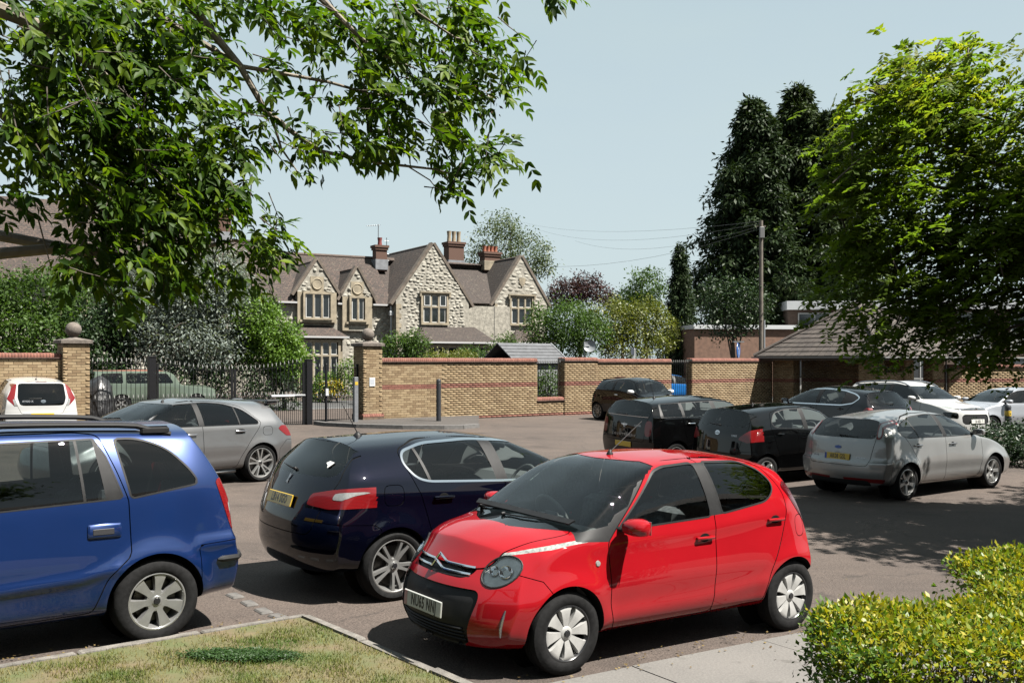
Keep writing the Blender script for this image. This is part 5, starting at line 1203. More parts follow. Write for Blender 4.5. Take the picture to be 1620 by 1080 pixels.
# bay windows with little roofs
def bay(x0, x1, y, d, ztop, zroof, nx, rows, z0, z1, m=RT, hipx=.9):
    b = MB(); b.box2((x0, y - d + .12, 0), (x1, y, z0 - .16)); b.box2((x0, y - d + .12, z1 + .14), (x1, y, ztop)); b.box2((x0, y - d + .12, z0 - .16), (x0 + .2, y, z1 + .14)); b.box2((x1 - .2, y - d + .12, z0 - .16), (x1, y, z1 + .14)); b.box2((x0 + .2, y - .1, z0 - .16), (x1 - .2, y, z1 + .14)); b.build('bay_wall', DRESS, house)
    mullion(house, x0 + .32, x1 - .32, z0, z1, nx, rows, y - d + .1, .14, False); ov = .28
    roof_plane(house, (x0 - ov, y - d - ov + .1, ztop), (x1 + ov, y - d - ov + .1, ztop), (x1 - hipx + .4, y, zroof), (x0 + hipx - .4, y, zroof), m, .06); roof_plane(house, (x0 - ov, y, ztop), (x0 - ov, y - d - ov + .1, ztop), (x0 + hipx - .4, y, zroof), (x0 + hipx - .41, y, zroof), m, .06); roof_plane(house, (x1 + ov, y, ztop), (x1 + ov, y - d - ov + .1, ztop), (x1 - hipx + .4, y, zroof), (x1 - hipx + .41, y, zroof), m, .06)
    hq('gutter', MB().box2((x0 - ov, y - d - ov + .02, ztop - .08), (x1 + ov, y - d - ov + .12, ztop + .02)), MATS['gutter_white'])
bay(-8.35, -5.75, .95, .95, 3.32, 3.98, 4, [.66], .75, 3.0); bay(-1.35, 3.35, 0, 1.35, 3.05, 4.02, 6, [.6], 1.0, 2.75, RT2); bay(x4 - .9, x4 + 1.7, y4, 1.0, 3.1, 3.95, 4, [.6], 1.0, 2.8)
hq('downpipe', MB().tube([(-2.62, .35, 5.2), (-2.62, .35, .1)], .06, 8), mat('pipe_pale', (0.21, 0.22, 0.23), .5)); hq('hopper', MB().cbox((-2.62, .32, 4.75), (.26, .2, .32), .05), MATS['pipe_pale']); hq('downpipe', MB().tube([(x4 - 2.1, y4 - .1, 5.4), (x4 - 2.1, y4 - .1, .1)], .06, 8), mat('pipe_black', (.02, .02, .02), .5))
# chimneys
def chimney(x, y, z0, z1, w, d, npots, potm, poth, m=BRWN, flare=True, par=None):
    r = bpy.data.objects.new('chimney', None); COL.objects.link(r); r.parent = par or house; r.location = (x, y, 0); I = lambda a, px, py: Matrix.Translation((px, py, 0)) @ Matrix.Rotation(a, 4, 'Z')
    MB().box2((-w / 2, -d / 2, z0), (w / 2, d / 2, z1 - .3)).build('stack', m, r); c = MB(); c.box2((-w / 2 - .06, -d / 2 - .06, z1 - .3), (w / 2 + .06, d / 2 + .06, z1 - .15)); c.box2((-w / 2 - .11, -d / 2 - .11, z1 - .15), (w / 2 + .11, d / 2 + .11, z1)); c.build('corbel', m, r)
    fl = MB().box2((-w / 2 - .05, -d / 2 - .05, z0 + .1), (w / 2 + .05, d / 2 + .05, z0 + .75)); fl.build('flashing', LEAD if m is BRWN and flare else DRESS, r)
    for i in range(npots):
        px = (i - (npots - 1) / 2) * w / npots * .95; p = MB(); p.lathe([(.15, z1), (.12, z1 + poth * .55), (.15, z1 + poth * .9), (.16, z1 + poth), (.09, z1 + poth)], 12, 'z', (px, 0, 0)); p.build('chimney_pot', potm, r, True)
TER = mat('terracotta', (0.165, 0.05, 0.025), .8, noise=.2, nscale=8); BUFP = mat('buff_pot', (0.17, 0.135, 0.09), .8, noise=.2, nscale=8); RPOT = mat('dark_red_pot', (0.11, 0.0175, 0.015), .7)
chimney(-1.75, 4.2, 7.6, 9.25, .75, .6, 1, RPOT, .5); chimney(4.42, 6.0, 8.0, 10.0, 1.15, .8, 3, BUFP, .75); chimney(6.68, 5.0, 8.0, 9.35, 1.2, .75, 4, TER, .42, flare=False)
# television aerials on the roof
def tv(x, y, z0, h, label, kind):
    p = house.matrix_basis @ Vector((x, y, 0)); c = Matrix.Rotation(AH, 3, 'Z') @ Vector((x, y, 0)); o = empty('tv_aerial', (-4.8 + c.x, 60.6 + c.y, z0 + .15), AH, label, 'aerial'); am = mat('aerial_metal', (0.11, 0.115, 0.12), .4, .6)
    MB().tube([(0, 0, 0), (0, 0, h)], .025, 6).build('mast', am, o)
    if kind: 
        b = MB().tube([(-.75, 0, h - .15), (.1, 0, h - .05)], .018, 5)
        for k in range(6): xx = -.7 + k * .15; b.tube([(xx, -.22, h - .15 + (xx + .75) * .11), (xx, .22, h - .15 + (xx + .75) * .11)], .01, 4)
        b.build('yagi', am, o)
    else:
        for k in range(4): MB().tube([(-.16, 0, h - .2 - k * .42), (.16, 0, h - .2 - k * .42)], .018, 5).build('dipole', am, o)
tv(-1.85, 4.2, 8.7, 1.9, 'yagi television aerial above the small red-topped chimney', 1); tv(-1.2, 4.4, 7.8, 2.0, 'straight mast aerial right of the small red-topped chimney', 0)
# the left wing, mostly behind trees
wing = empty('house_wing', (-4.8, 60.6, .15), AH, 'tall brown-roofed stone wing behind the bushes on the far left', 'house')
MB().box2((-36, 0, 0), (-14, 9, 6.0)).build('wall', RAGM, wing); roof_plane(wing, (-36.4, -.4, 5.9), (-13.6, -.4, 5.9), (-13.6, 4.6, 10.7), (-36.4, 4.6, 10.7), RT); roof_plane(wing, (-36.4, 9.6, 5.9), (-13.6, 9.6, 5.9), (-13.6, 4.6, 10.7), (-36.4, 4.6, 10.7), RT); MB().prism([(0, 5.8), (9, 5.8), (4.6, 10.4)], .35, 'x', -14.4).build('gable_wall', RAGM, wing)
MB().box2((-14.1, 1.5, 0), (-9.4, 8, 5.6)).build('wall', RAGM, wing); roof_plane(wing, (-13.9, 1.1, 5.5), (-9.55, 1.1, 5.5), (-9.55, 4.9, 9.2), (-13.9, 4.9, 9.2), RT); roof_plane(wing, (-13.9, 8.6, 5.5), (-9.55, 8.6, 5.5), (-9.55, 4.9, 9.2), (-13.9, 4.9, 9.2), RT)
rubble(wing, [(-24, 0), (-14, 0), (-14, 5.8), (-24, 5.8)], 0, [(-21.5, -19.5, 3.3, 5.2), (-18.2, -16.5, 3.3, 5.2)], .24, .06, RAG); mullion(wing, -21.3, -19.7, 3.5, 5.0, 3, [.6], 0); mullion(wing, -18.1, -16.6, 3.5, 5.0, 3, [.6], 0); chimney(-11.5, 4.9, 8.8, 10.6, .9, .7, 2, TER, .4, par=wing)
hq('gutter', MB().box2((-24, -.55, 5.82), (-13.6, -.4, 5.95)), mat('gutter_dark', (.05, .05, .05), .5), wing)
# ------------------------------------------------------------------ buildings on the right, beyond the wall
def flat_block(label, X0, Y, W, D, H, ang, cols, rows, m, fascia=.55):
    r = empty('flat_roofed_building', (X0, Y, -.3), ang, label, 'building'); MB().box2((0, 0, 0), (W, D, H)).build('wall', m, r); MB().box2((-.15, -.25, H), (W + .15, D + .2, H + fascia)).build('fascia', mat('fascia_white', (.34, .35, .36), .5, noise=.12, nscale=1), r)
    cw = W / cols; pm = mat('infill_panel', (0.275, 0.275, 0.265), .6, noise=.1, nscale=2); gm = mat('block_glass', (.03, .035, .04), .06, spec=.8)
    for i in range(cols):
        for j in range(rows):
            z = H / rows * j + .25; x = i * cw + cw * .18; w = cw * .64; h = H / rows - .45
            f = MB(); f.box2((x, -.05, z), (x + w, .02, z + .07)); f.box2((x, -.05, z + h - .07), (x + w, .02, z + h)); f.box2((x, -.05, z + .07), (x + .07, .02, z + h - .07)); f.box2((x + w - .07, -.05, z + .07), (x + w, .02, z + h - .07)); f.box2((x + w / 2 - .03, -.045, z + .07), (x + w / 2 + .03, .02, z + h - .07)); f.box2((x + .07, -.045, z + h * .42), (x + w - .07, .02, z + h * .42 + .06)); o = f.build('window', WFR, r)
            MB().box2((x + .07, -.02, z + .07), (x + w - .07, .0, z + h * .42)).build('infill_panel', pm, o); MB().box2((x + .07, -.015, z + h * .42 + .06), (x + w - .07, .0, z + h - .07)).build('pane', gm, o)
WB_ = mat('brick_far', (.075, .05, .038), .9, noise=.25, nscale=6, col2=None)
flat_block('two-storey flat-roofed building with white fascia behind the shelter roof', 17.5, 63, 26, 8, 5.6, R(-4), 8, 2, WB_)
OB = mat('orange_brick_far', (.11, .062, .042), .9, noise=.25, nscale=5)
lb = empty('low_building', (11.0, 60, 0), R(8), 'low orange brick building behind the bare-stemmed tree', 'building'); MB().box2((0, 0, -.5), (6.5, 6, 4.0)).build('wall', OB, lb); MB().box2((-.1, -.15, 4.0), (6.6, 6.1, 4.25)).build('roof_edge', mat('fascia_white', (.34, .35, .36)), lb)
# ------------------------------------------------------------------ shed, dish, pole, wires, signs beyond the wall
p = site(u_of(862, -3.2), -3.2); sd = empty('garden_shed', (p.x, p.y, gz(p.x, p.y)), A0 + R(4), 'grey-roofed timber garden shed behind the brick wall', 'shed'); fm = mat('shed_timber', (0.115, 0.1175, 0.125), .8, noise=.2, nscale=6); rm = mat('shed_roof', (0.05, 0.0525, 0.0575), .8, noise=.25, nscale=5)
for k in range(12): MB().box2((-1.5, 0, .1 + k * .155), (1.1, .03, .1 + k * .155 + .145)).build('board', fm, sd)
MB().prism([(-1.0 + 1, 0), (2.0, 0), (2.0, 1.95), (1, 2.62), (0, 1.95)], .03, 'x', 1.1).build('gable_end', fm, sd); MB().box2((-1.5, .04, 0), (1.09, 1.97, 1.9)).build('inner_frame', fm, sd)
roof_plane(sd, (-1.65, -.15, 1.88), (1.25, -.15, 1.88), (1.25, 1.0, 2.68), (-1.65, 1.0, 2.68), rm, .04); roof_plane(sd, (-1.65, 2.15, 1.88), (1.25, 2.15, 1.88), (1.25, 1.0, 2.68), (-1.65, 1.0, 2.68), rm, .04)
for k in range(6):
    z = 1.93 + k * .125; y = -.10 + k * .18; MB().box((-.2, y, z + .03), (2.9, .02, .02)).build('roof_batten', rm, sd)
for sg, q in ((1, .0), (-1, 2.)): MB().box((1.27, 1.0 - sg * .56, 2.26), (.03, 1.42, .12), m=Matrix.Rotation(sg * .60, 3, 'X')).build('bargeboard', mat('barge_pale', (0.21, 0.22, 0.235), .6), sd)
p = site(u_of(933, -2.2), -2.2); ds = empty('satellite_dish', (p.x, p.y, gz(p.x, p.y)), 0, 'round grey satellite dish on a pole above the wall', 'dish'); dm = mat('dish_grey', (0.15, 0.16, 0.17), .5); MB().tube([(-.22, 0, 0), (-.22, 0, 2.75)], .03, 6).build('pole', dm, ds); dd = MB(); dd.lathe([(.001, .06), (.12, .045), (.24, .0), (.25, -.01)], 24, 'y', (0, 0, 0)); o = dd.build('dish', dm, ds, True); o.location = (0, -.05, 2.58); o.rotation_euler = (R(-12), 0, R(-10)); MB().tube([(-.22, 0, 2.58), (0, 0, 2.58)], .02, 5).build('bracket', dm, ds)
p = Vector(((1168 - 810) / 1575 * 47, 47)); rs = empty('road_sign', (p.x, p.y, gz(p.x, p.y)), 0, 'blue round road sign seen edge-on on a grey post', 'sign'); MB().tube([(0, 0, -.2), (0, 0, 3.0)], .04, 8).build('post', dm, rs); sgn = MB(); sgn.lathe([(0, -.02), (.36, -.02), (.37, 0), (.36, .02), (0, .02)], 24, 'y', (0, 0, 2.62)); o = sgn.build('sign_disc', mat('sign_blue', (0.01, 0.06, 0.21), .4), rs); o.rotation_euler = (0, 0, R(66)); ar = MB().prism([(-.05, -.22), (.05, -.22), (.05, .05), (.14, .05), (0, .24), (-.14, .05), (-.05, .05)], .01, 'y', -.035); ar.v = [(a, b, c + 2.62) for a, b, c in ar.v]; a_ = ar.build('arrow', mat('sign_white', (0.375, 0.375, 0.375), .5), o); MB().box((0, 0, 3.02), (.5, .25, .05)).build('lamp_head', dm, rs)
p = Vector(((1003 - 810) / 1575 * 43, 43)); sp_ = empty('marker_post', (p.x, p.y, gz(p.x, p.y)), 0, 'short white marker post beyond the wall', 'post'); MB().cbox((0, 0, 1.25), (.11, .08, 2.6), .02).build('shaft', mat('marker_white', (0.3, 0.31, 0.31), .5), sp_); MB().box((-.06, -.05, 2.42), (.14, .02, .28)).build('plate', mat('marker_dark', (.06, .07, .09), .5), sp_)
PX = (1204 - 810) / 1575 * 52; up_ = empty('utility_pole', (PX, 52, -.2), 0, 'tall wooden utility pole in front of the dark conifers', 'pole'); WOOD = mat('pole_wood', (0.08, 0.0675, 0.055), .9, noise=.3, nscale=3, bump=.5, bscale=20)
MB().tube([(0, 0, 0), (0, 0, 4.5), (0, 0, 9.6)], [.125, .115, .10], 12).build('shaft', WOOD, up_); MB().cbox((0, -.16, 8.95), (.24, .2, .6), .03).build('terminal_box', mat('box_grey', (.09, .09, .09), .7), up_); MB().tube([(.16, -.03, 4.4), (.16, -.03, 1.5)], .05, 8).build('conduit', dm, up_); MB().box((.0, 0, 9.3), (.5, .06, .06)).build('cross_arm', WOOD, up_)
WIRE = mat('overhead_wire', (0.035, 0.0375, 0.04), .6)
for i, (tx, ty, tz, lb_) in enumerate(((-1.9, 64.5, 8.5, 'lowest overhead wire from the pole to the house'), (6, 95, 13.5, 'second overhead wire from the pole'), (3, 110, 16.5, 'third overhead wire from the pole'), (0, 130, 20.5, 'top overhead wire from the pole'))):
    a = Vector((PX, 52, 9.0 + .12 * i)); b = Vector((tx, ty, tz)); pts = [a.lerp(b, k / 12) - Vector((0, 0, 1.0 * 4 * (k / 12) * (1 - k / 12))) for k in range(13)]; MB().tube(pts, .007, 4).build('overhead_wire', WIRE, label=lb_, cat='wire', group='overhead wires')
# ------------------------------------------------------------------ the cars
def win(label, door, poly, tw=.014, trim=True):
    """glass and its rubber surround, cut out of a door (or the body)"""
    fr = [door] if door else ['body']
    o = []
    if trim: o.append(('side', 'window_trim#' + label, poly, dict(frm=fr, off=tw))); fr = ['window_trim#' + label]
    o.append(('side', 'window#' + label, poly, dict(frm=fr)))
    return o
C1 = dict(L=3.466, hw=.80, H=1.46, WB=2.34, fx=.705, ar=.328, ar_z=.29, flare=.016, tuck=.05, winset=.015, bow_f=(.34, 2.3), bow_r=(.20, 2.6), sm=5, esm=5, tumble=.06,
    zt=[(0, .78), (.2, .835), (.3, .89), (.5, .95), (.80, 1.0), (.95, 1.085), (1.2, 1.235), (1.45, 1.365), (1.6, 1.41), (1.9, 1.445), (2.2, 1.455), (2.6, 1.44), (3.0, 1.385), (3.15, 1.35)],
    drop=[(0, .06), (.5, .07), (.9, .06), (1.4, .045), (2.0, .05), (3.0, .06)],
    zs=[(0, .64), (.25, .70), (.45, .80), (.8, .885), (1.1, .90), (2.0, .95), (2.6, 1.0), (3.0, 1.06), (3.466, 1.02)],
    ws=[(0, .66), (.3, .72), (.8, .745), (1.3, .755), (2.4, .76), (3.0, .74), (3.466, .66)],
    wr=[(0, .5), (.3, .58), (.8, .66), (1.0, .655), (1.3, .615), (1.6, .58), (2.2, .575), (2.8, .56), (3.2, .53)],
    wm=[(0, .74), (.35, .785), (.8, .80), (1.3, .79), (2.4, .795), (3.05, .805), (3.466, .77)], zm=[(0, .50), (1, .58), (2, .6), (3, .62), (3.466, .6)],
    zb=[(0, .20), (.3, .17), (1, .19), (2.6, .20), (3.466, .26)],
    fxp=[(.15, .11), (.22, .05), (.35, .0), (.5, .02), (.6, .07), (.7, .145), (.8, .22), (.95, .32)],
    rx=[(.2, -.10), (.35, -.02), (.55, 0), (.75, -.03), (.95, -.10), (1.15, -.21), (1.35, -.33), (1.45, -.36)],
    crease=[([(1.1, .36), (2.0, .38), (2.7, .44)], .010, .06), ([(.95, .86), (2.0, .90), (3.0, .99)], .008, .05)], dash=(.86, .93), seat=(1.65, 2.5))
def c1_ops(S):
    df = rnd([(1.155, .245), (1.09, .42), (1.065, .88), (1.17, .98), (1.62, 1.385), (1.75, 1.41), (2.13, 1.425), (2.145, 1.0), (2.14, .265)], [.04, .06, .03, .03, .06, .03, .02, 0, .03])
    dr = rnd([(2.14, .265), (2.145, 1.0), (2.13, 1.425), (2.6, 1.415), (2.85, 1.345), (2.985, 1.15), (2.985, .97), (2.88, .73), (2.755, .52), (2.70, .285)], [.03, 0, .02, .05, .08, .08, .08, .1, .1, .03])
    wf = rnd([(1.185, .965), (1.64, 1.34), (1.76, 1.37), (2.065, 1.388), (2.105, 1.005)], [.01, .04, .04, .02, .02])
    wr_ = rnd([(2.19, 1.39), (2.62, 1.38), (2.80, 1.31), (2.90, 1.195), (2.77, 1.085), (2.24, 1.02)], [.02, .05, .06, .08, .08, .02])
    return [
        ('front', 'windscreen', rnd(sym([(.69, .955), (.735, 1.0), (.635, 1.29), (.59, 1.375), (.46, 1.405)]), [.03, .05, .03, .05, 0, 0, .05, .03, .05, .03]), dict(xr=(.6, 1.7), nmin=.12)),
        ('side', 'pillar_trim#a', [(.80, .90), (1.10, .885), (1.20, .965), (1.66, 1.34), (1.60, 1.40), (1.45, 1.45), (.9, 1.05)], dict(nmin=-.2)),
        ('side', 'door#f', df, dict(gap=.004, frm=['body', 'pillar_trim#a'])), ('side', 'door#r', dr, dict(gap=.004))] \
        + win('f', 'door#f', wf) + win('r', 'door#r', wr_) + [
        ('side', 'pillar_trim#b', [(2.05, 1.0), (2.05, 1.393), (2.20, 1.395), (2.245, 1.01)], dict(frm=['door#f', 'door#r', 'gap'])),
        ('top', 'bonnet', rnd([(.175, -.30), (.25, -.45), (.42, -.52), (.84, -.63), (.87, 0), (.84, .63), (.42, .52), (.25, .45), (.175, .30), (.15, 0)], .05), dict(gap=.004, nmin=.25)),
        ('front', 'grille#low', rnd(sym([(.37, .19), (.42, .215), (.50, .53), (.47, .585)]), .04), dict(nmin=.0)),
        ('front', 'grille#up', rnd(sym([(.30, .64), (.37, .67), (.385, .745), (.35, .78)]), .04), dict(nmin=.0)),
        ('front', 'headlamp#l', [(.545 + .112 * math.cos(t * .2618), .712 + .098 * math.sin(t * .2618)) for t in range(24)], dict(nmin=.0, xr=(-.1, .75))),
        ('front', 'headlamp#r', [(-.545 + .112 * math.cos(t * .2618), .712 + .098 * math.sin(t * .2618)) for t in range(24)], dict(nmin=.0, xr=(-.1, .75))),
        ('front', 'running_lamp#s', rnd([(.40, .805), (.55, .84), (.66, .88), (.735, .92), (.75, .90), (.71, .86), (.60, .83), (.41, .785)], .012), dict(nmin=-.05, xr=(-.1, .95))),
        ('front', 'running_lamp#t', rnd([(-y, z) for y, z in [(.40, .805), (.55, .84), (.66, .88), (.735, .92), (.75, .90), (.71, .86), (.60, .83), (.41, .785)]], .012), dict(nmin=-.05, xr=(-.1, .95))),
        ('side', 'front_bumper', [(-.2, .1), (-.2, .76), (.30, .72), (.50, .66), (.57, .56), (.52, .40), (.44, .1)], dict(gap=.003, nmin=-2)),
        ('side', 'fuel_flap', rnd([(3.09, .77), (3.09, .94), (3.22, .95), (3.22, .78)], .06), dict(gap=.003, sides=(1,))),
        ('side', 'tail_lamp', rnd([(2.99, 1.18), (3.08, 1.22), (3.32, 1.02), (3.40, .88), (3.27, .85), (3.12, 1.02)], .03), dict(nmin=-.1)),
        ('rear', 'rear_window', rnd(sym([(.50, .95), (.58, 1.0), (.52, 1.30), (.46, 1.34)]), .05), {}),
        ('rear', 'tailgate', rnd(sym([(.48, .58), (.60, .7), (.585, 1.0), (.53, 1.32), (.46, 1.36)]), .05), dict(gap=.004)),
        ('side', 'rear_bumper', [(3.36, .1), (3.30, .45), (3.34, .66), (3.7, .66), (3.7, .1)], dict(gap=.003, nmin=-2)),
    ]
C1['ops'] = c1_ops
C1['parent'] = {'window#f': 'door#f', 'window#r': 'door#r', 'window_trim#f': 'door#f', 'window_trim#r': 'door#r', 'rear_window': 'tailgate'}
red = paint('red_car_paint', (.185, .0040, .0070), .0, .30)
car, B, made = build_car('parked_car', C1, (-.646, 7.057, 215.1), red, 'small bright red five-door hatchback in the foreground, facing the lawn', res=.026, wheel=('cover', .289, .200, .165),
    mats={'pillar_trim': CM['grey'], 'window#f': CM['glass'], 'window#r': CM['tint'], 'tail_lamp': CM['dred']})
number_plate(car, B, 'front', .0, .425, 'NU65 NNJ', False, 'pinkb', off=.004)
def front_bar(car, B, z, half, peak, rad, name='chrome_bar'):
    pts = []
    for i in range(41):
        y = -half + 2 * half * i / 40; P, N = B.hit('front', y, z + 0); k = max(0, 1 - abs(y) / .075)
        pts.append(P + Vector((.002 + .012 * k, 0, peak * k)))
    mb = MB().tube(pts, rad, 8); me = mb.mesh(name, CM['chrome'], True); return obj(name, me, car)
front_bar(car, B, .672, .355, .052, .010); front_bar(car, B, .716, .365, .052, .010)
for z_ in (.235, .262, .289, .316):
    pts = []
    for i in range(15): P, N = B.hit('front', -.40 + .8 * i / 14, z_); pts.append(P - N * .012)
    obj('grille_slat', MB().tube(pts, .007, 5).mesh('grille_slat', CM['trim']), car)
for sg in (1, -1):
    P, N = B.hit('front', sg * .545, .712)
    for dy, r_ in ((-.036, .046), (.050, .036)):
        b = MB(); b.lathe([(.002, -.02), (r_ * .35, -.018), (r_ * .8, .0), (r_, .012), (r_ * 1.06, .008)], 20, 'z')
        obj('lamp_bowl', b.mesh('lamp_bowl', CM['chrome'], True), made['headlamp#l' if sg > 0 else 'headlamp#r'], mw=frame(N, (0, 0, 1), P - N * .006 + (N.cross(Vector((0, 0, 1))).normalized() * (dy * sg))))
    rb = MB(); pts = []
    for k in range(25):
        t = k * .2618; Q, n_ = B.hit('front', sg * .545 + .114 * math.cos(t), .712 + .10 * math.sin(t)); pts.append(Q + n_ * .002)
    obj('lamp_bezel', MB().tube(pts, .006, 6, False).mesh('lamp_bezel', CM['grey']), made['headlamp#l' if sg > 0 else 'headlamp#r'])
    pts = []
    for z_ in (.30, .36, .42, .48):
        Q, n_ = B.hit('front', sg * (.655 + (z_ - .3) * .12), z_); pts.append(Q + n_ * .002)
    obj('bumper_slot', MB().tube(pts, [.006, .011, .011, .005], 6).mesh('bumper_slot', CM['badge']), car)
    handle(car, B, 'L' if sg > 0 else 'R', 2.02, .845, red); handle(car, B, 'L' if sg > 0 else 'R', 2.83, .93, red)
    mirror(car, B, 'L' if sg > 0 else 'R', 1.20, .965, red, 1.0)
    P, N = B.hit('L' if sg > 0 else 'R', .965, .745); k = MB(); k.lathe([(0, .008), (.018, .007), (.022, 0)], 14, 'z'); obj('side_marker', k.mesh('side_marker', CM['clear'], True), car, mw=frame(N, (0, 0, 1), P))
antenna(car, B, 1.72, .0, .42, .95)
wiper(car, B, 'front', (-.12, .985), (.50, 1.0)); wiper(car, B, 'front', (-.60, .985), (-.12, 1.02))
cw = MB().prism([(-.62, -.02), (.62, -.02), (.60, .03), (-.60, .03)], .012, 'z'); P, N = B.hit('top', .86, 0); obj('cowl', cw.mesh('cowl', CM['trim']), car, mw=frame(N, (1, 0, 0), P - N * .004))
def spec(L, hw, H, WB, fx, ar, tr, nose, cowl, hdr, peak, rend, belt, rx, roofw=.57, base=.67, fxp=None, **k):
    """a hatchback shell from a handful of stations; cowl, hdr, peak, rend: (x, z) on the centre line; belt: z at windscreen and at tail"""
    cx, cz = cowl; hx, hz = hdr
    d = dict(L=L, hw=hw, H=H, WB=WB, fx=fx, ar=ar, ar_z=tr, rx=rx,
        zt=[(0, nose - .06), (.18, nose), (.4, nose + .42 * (cz - nose)), (cx - .15, cz - .035), (cx, cz), ((cx + hx) / 2, cz + (hz - cz) * .56), (hx - .1, hz - .035), (hx + .05, hz + .012), peak, rend],
        drop=[(0, .07), (cx, .06), (hx, .045), (peak[0], .055), (L, .06)],
        zs=[(0, nose - .14), (.25, nose - .08), (cx, belt[0] - .03), (cx + .4, belt[0]), (L * .62, (belt[0] + belt[1]) / 2), (L - .45, belt[1]), (L, belt[1] - .02)],
        ws=[(0, hw - .16), (.35, hw - .085), (cx, hw - .06), (L * .6, hw - .045), (L - .5, hw - .06), (L, hw - .13)],
        wr=[(0, hw - .3), (cx, base), ((cx + hx) / 2, (base + roofw) / 2 + .01), (hx, roofw), (L * .65, roofw - .005), (L, roofw - .05)],
        wm=[(0, hw - .06), (.4, hw - .012), (fx, hw), (L * .45, hw - .012), (fx + WB, hw), (L, hw - .04)], zm=[(0, .5), (1, .60), (L, .62)], zb=[(0, .21), (.3, .18), (L * .7, .2), (L, .27)],
        fxp=fxp or [(.15, .12), (.25, .04), (.4, 0), (.55, .02), (.7, .08), (.85, .18), (1.0, .3)])
    d.update(k); return d
def mk_ops(ws, rw, gate, doors, dlo, panes, tw=.014, extra=(), bonnet=None, tail=None, nose=None):
    def f(S):
        o = [('front', 'windscreen', ws, dict(xr=(.5, S['L'] * .6), nmin=.12)), ('rear', 'rear_window', rw, dict(nmin=.1))]
        o += [('rear', 'tailgate', gate, dict(gap=.004, nmin=.1))] if gate else []
        for i, d in enumerate(doors): o.append(('side', 'door#%d' % i, d, dict(gap=.004)))
        ds = ['door#%d' % i for i in range(len(doors))] + ['gap', 'body']
        if tw: o.append(('side', 'window_trim#d', dlo, dict(frm=ds, off=tw)))
        o.append(('side', 'pillar_trim#d', dlo, dict(frm=['window_trim#d'] if tw else ds)))
        for i, p in enumerate(panes): o.append(('side', 'window#%d' % i, p, dict(frm=['pillar_trim#d'])))
        if bonnet: o.append(('top', 'bonnet', bonnet, dict(gap=.004, nmin=.25)))
        o += list(extra)
        if nose: o.append(('side', 'front_bumper', nose, dict(gap=.003, nmin=-2)))
        if tail: o.append(('side', 'rear_bumper', tail, dict(gap=.003, nmin=-2)))
        return o
    return f
def bon(x0, x1, w): return rnd([(x0, -w * .55), (x0 + .12, -w * .8), (x1, -w), (x1 + .03, 0), (x1, w), (x0 + .12, w * .8), (x0, w * .55), (x0 - .03, 0)], .05)
def wsp(w0, z0, w1, z1): return rnd(sym([(w0, z0), (w1 + .02, z1 - .04), (w1 - .06, z1)]), .03)
WP = {'window#%d' % i: 'door#%d' % min(i, 1) for i in range(2)}; WP['rear_window'] = 'tailgate'

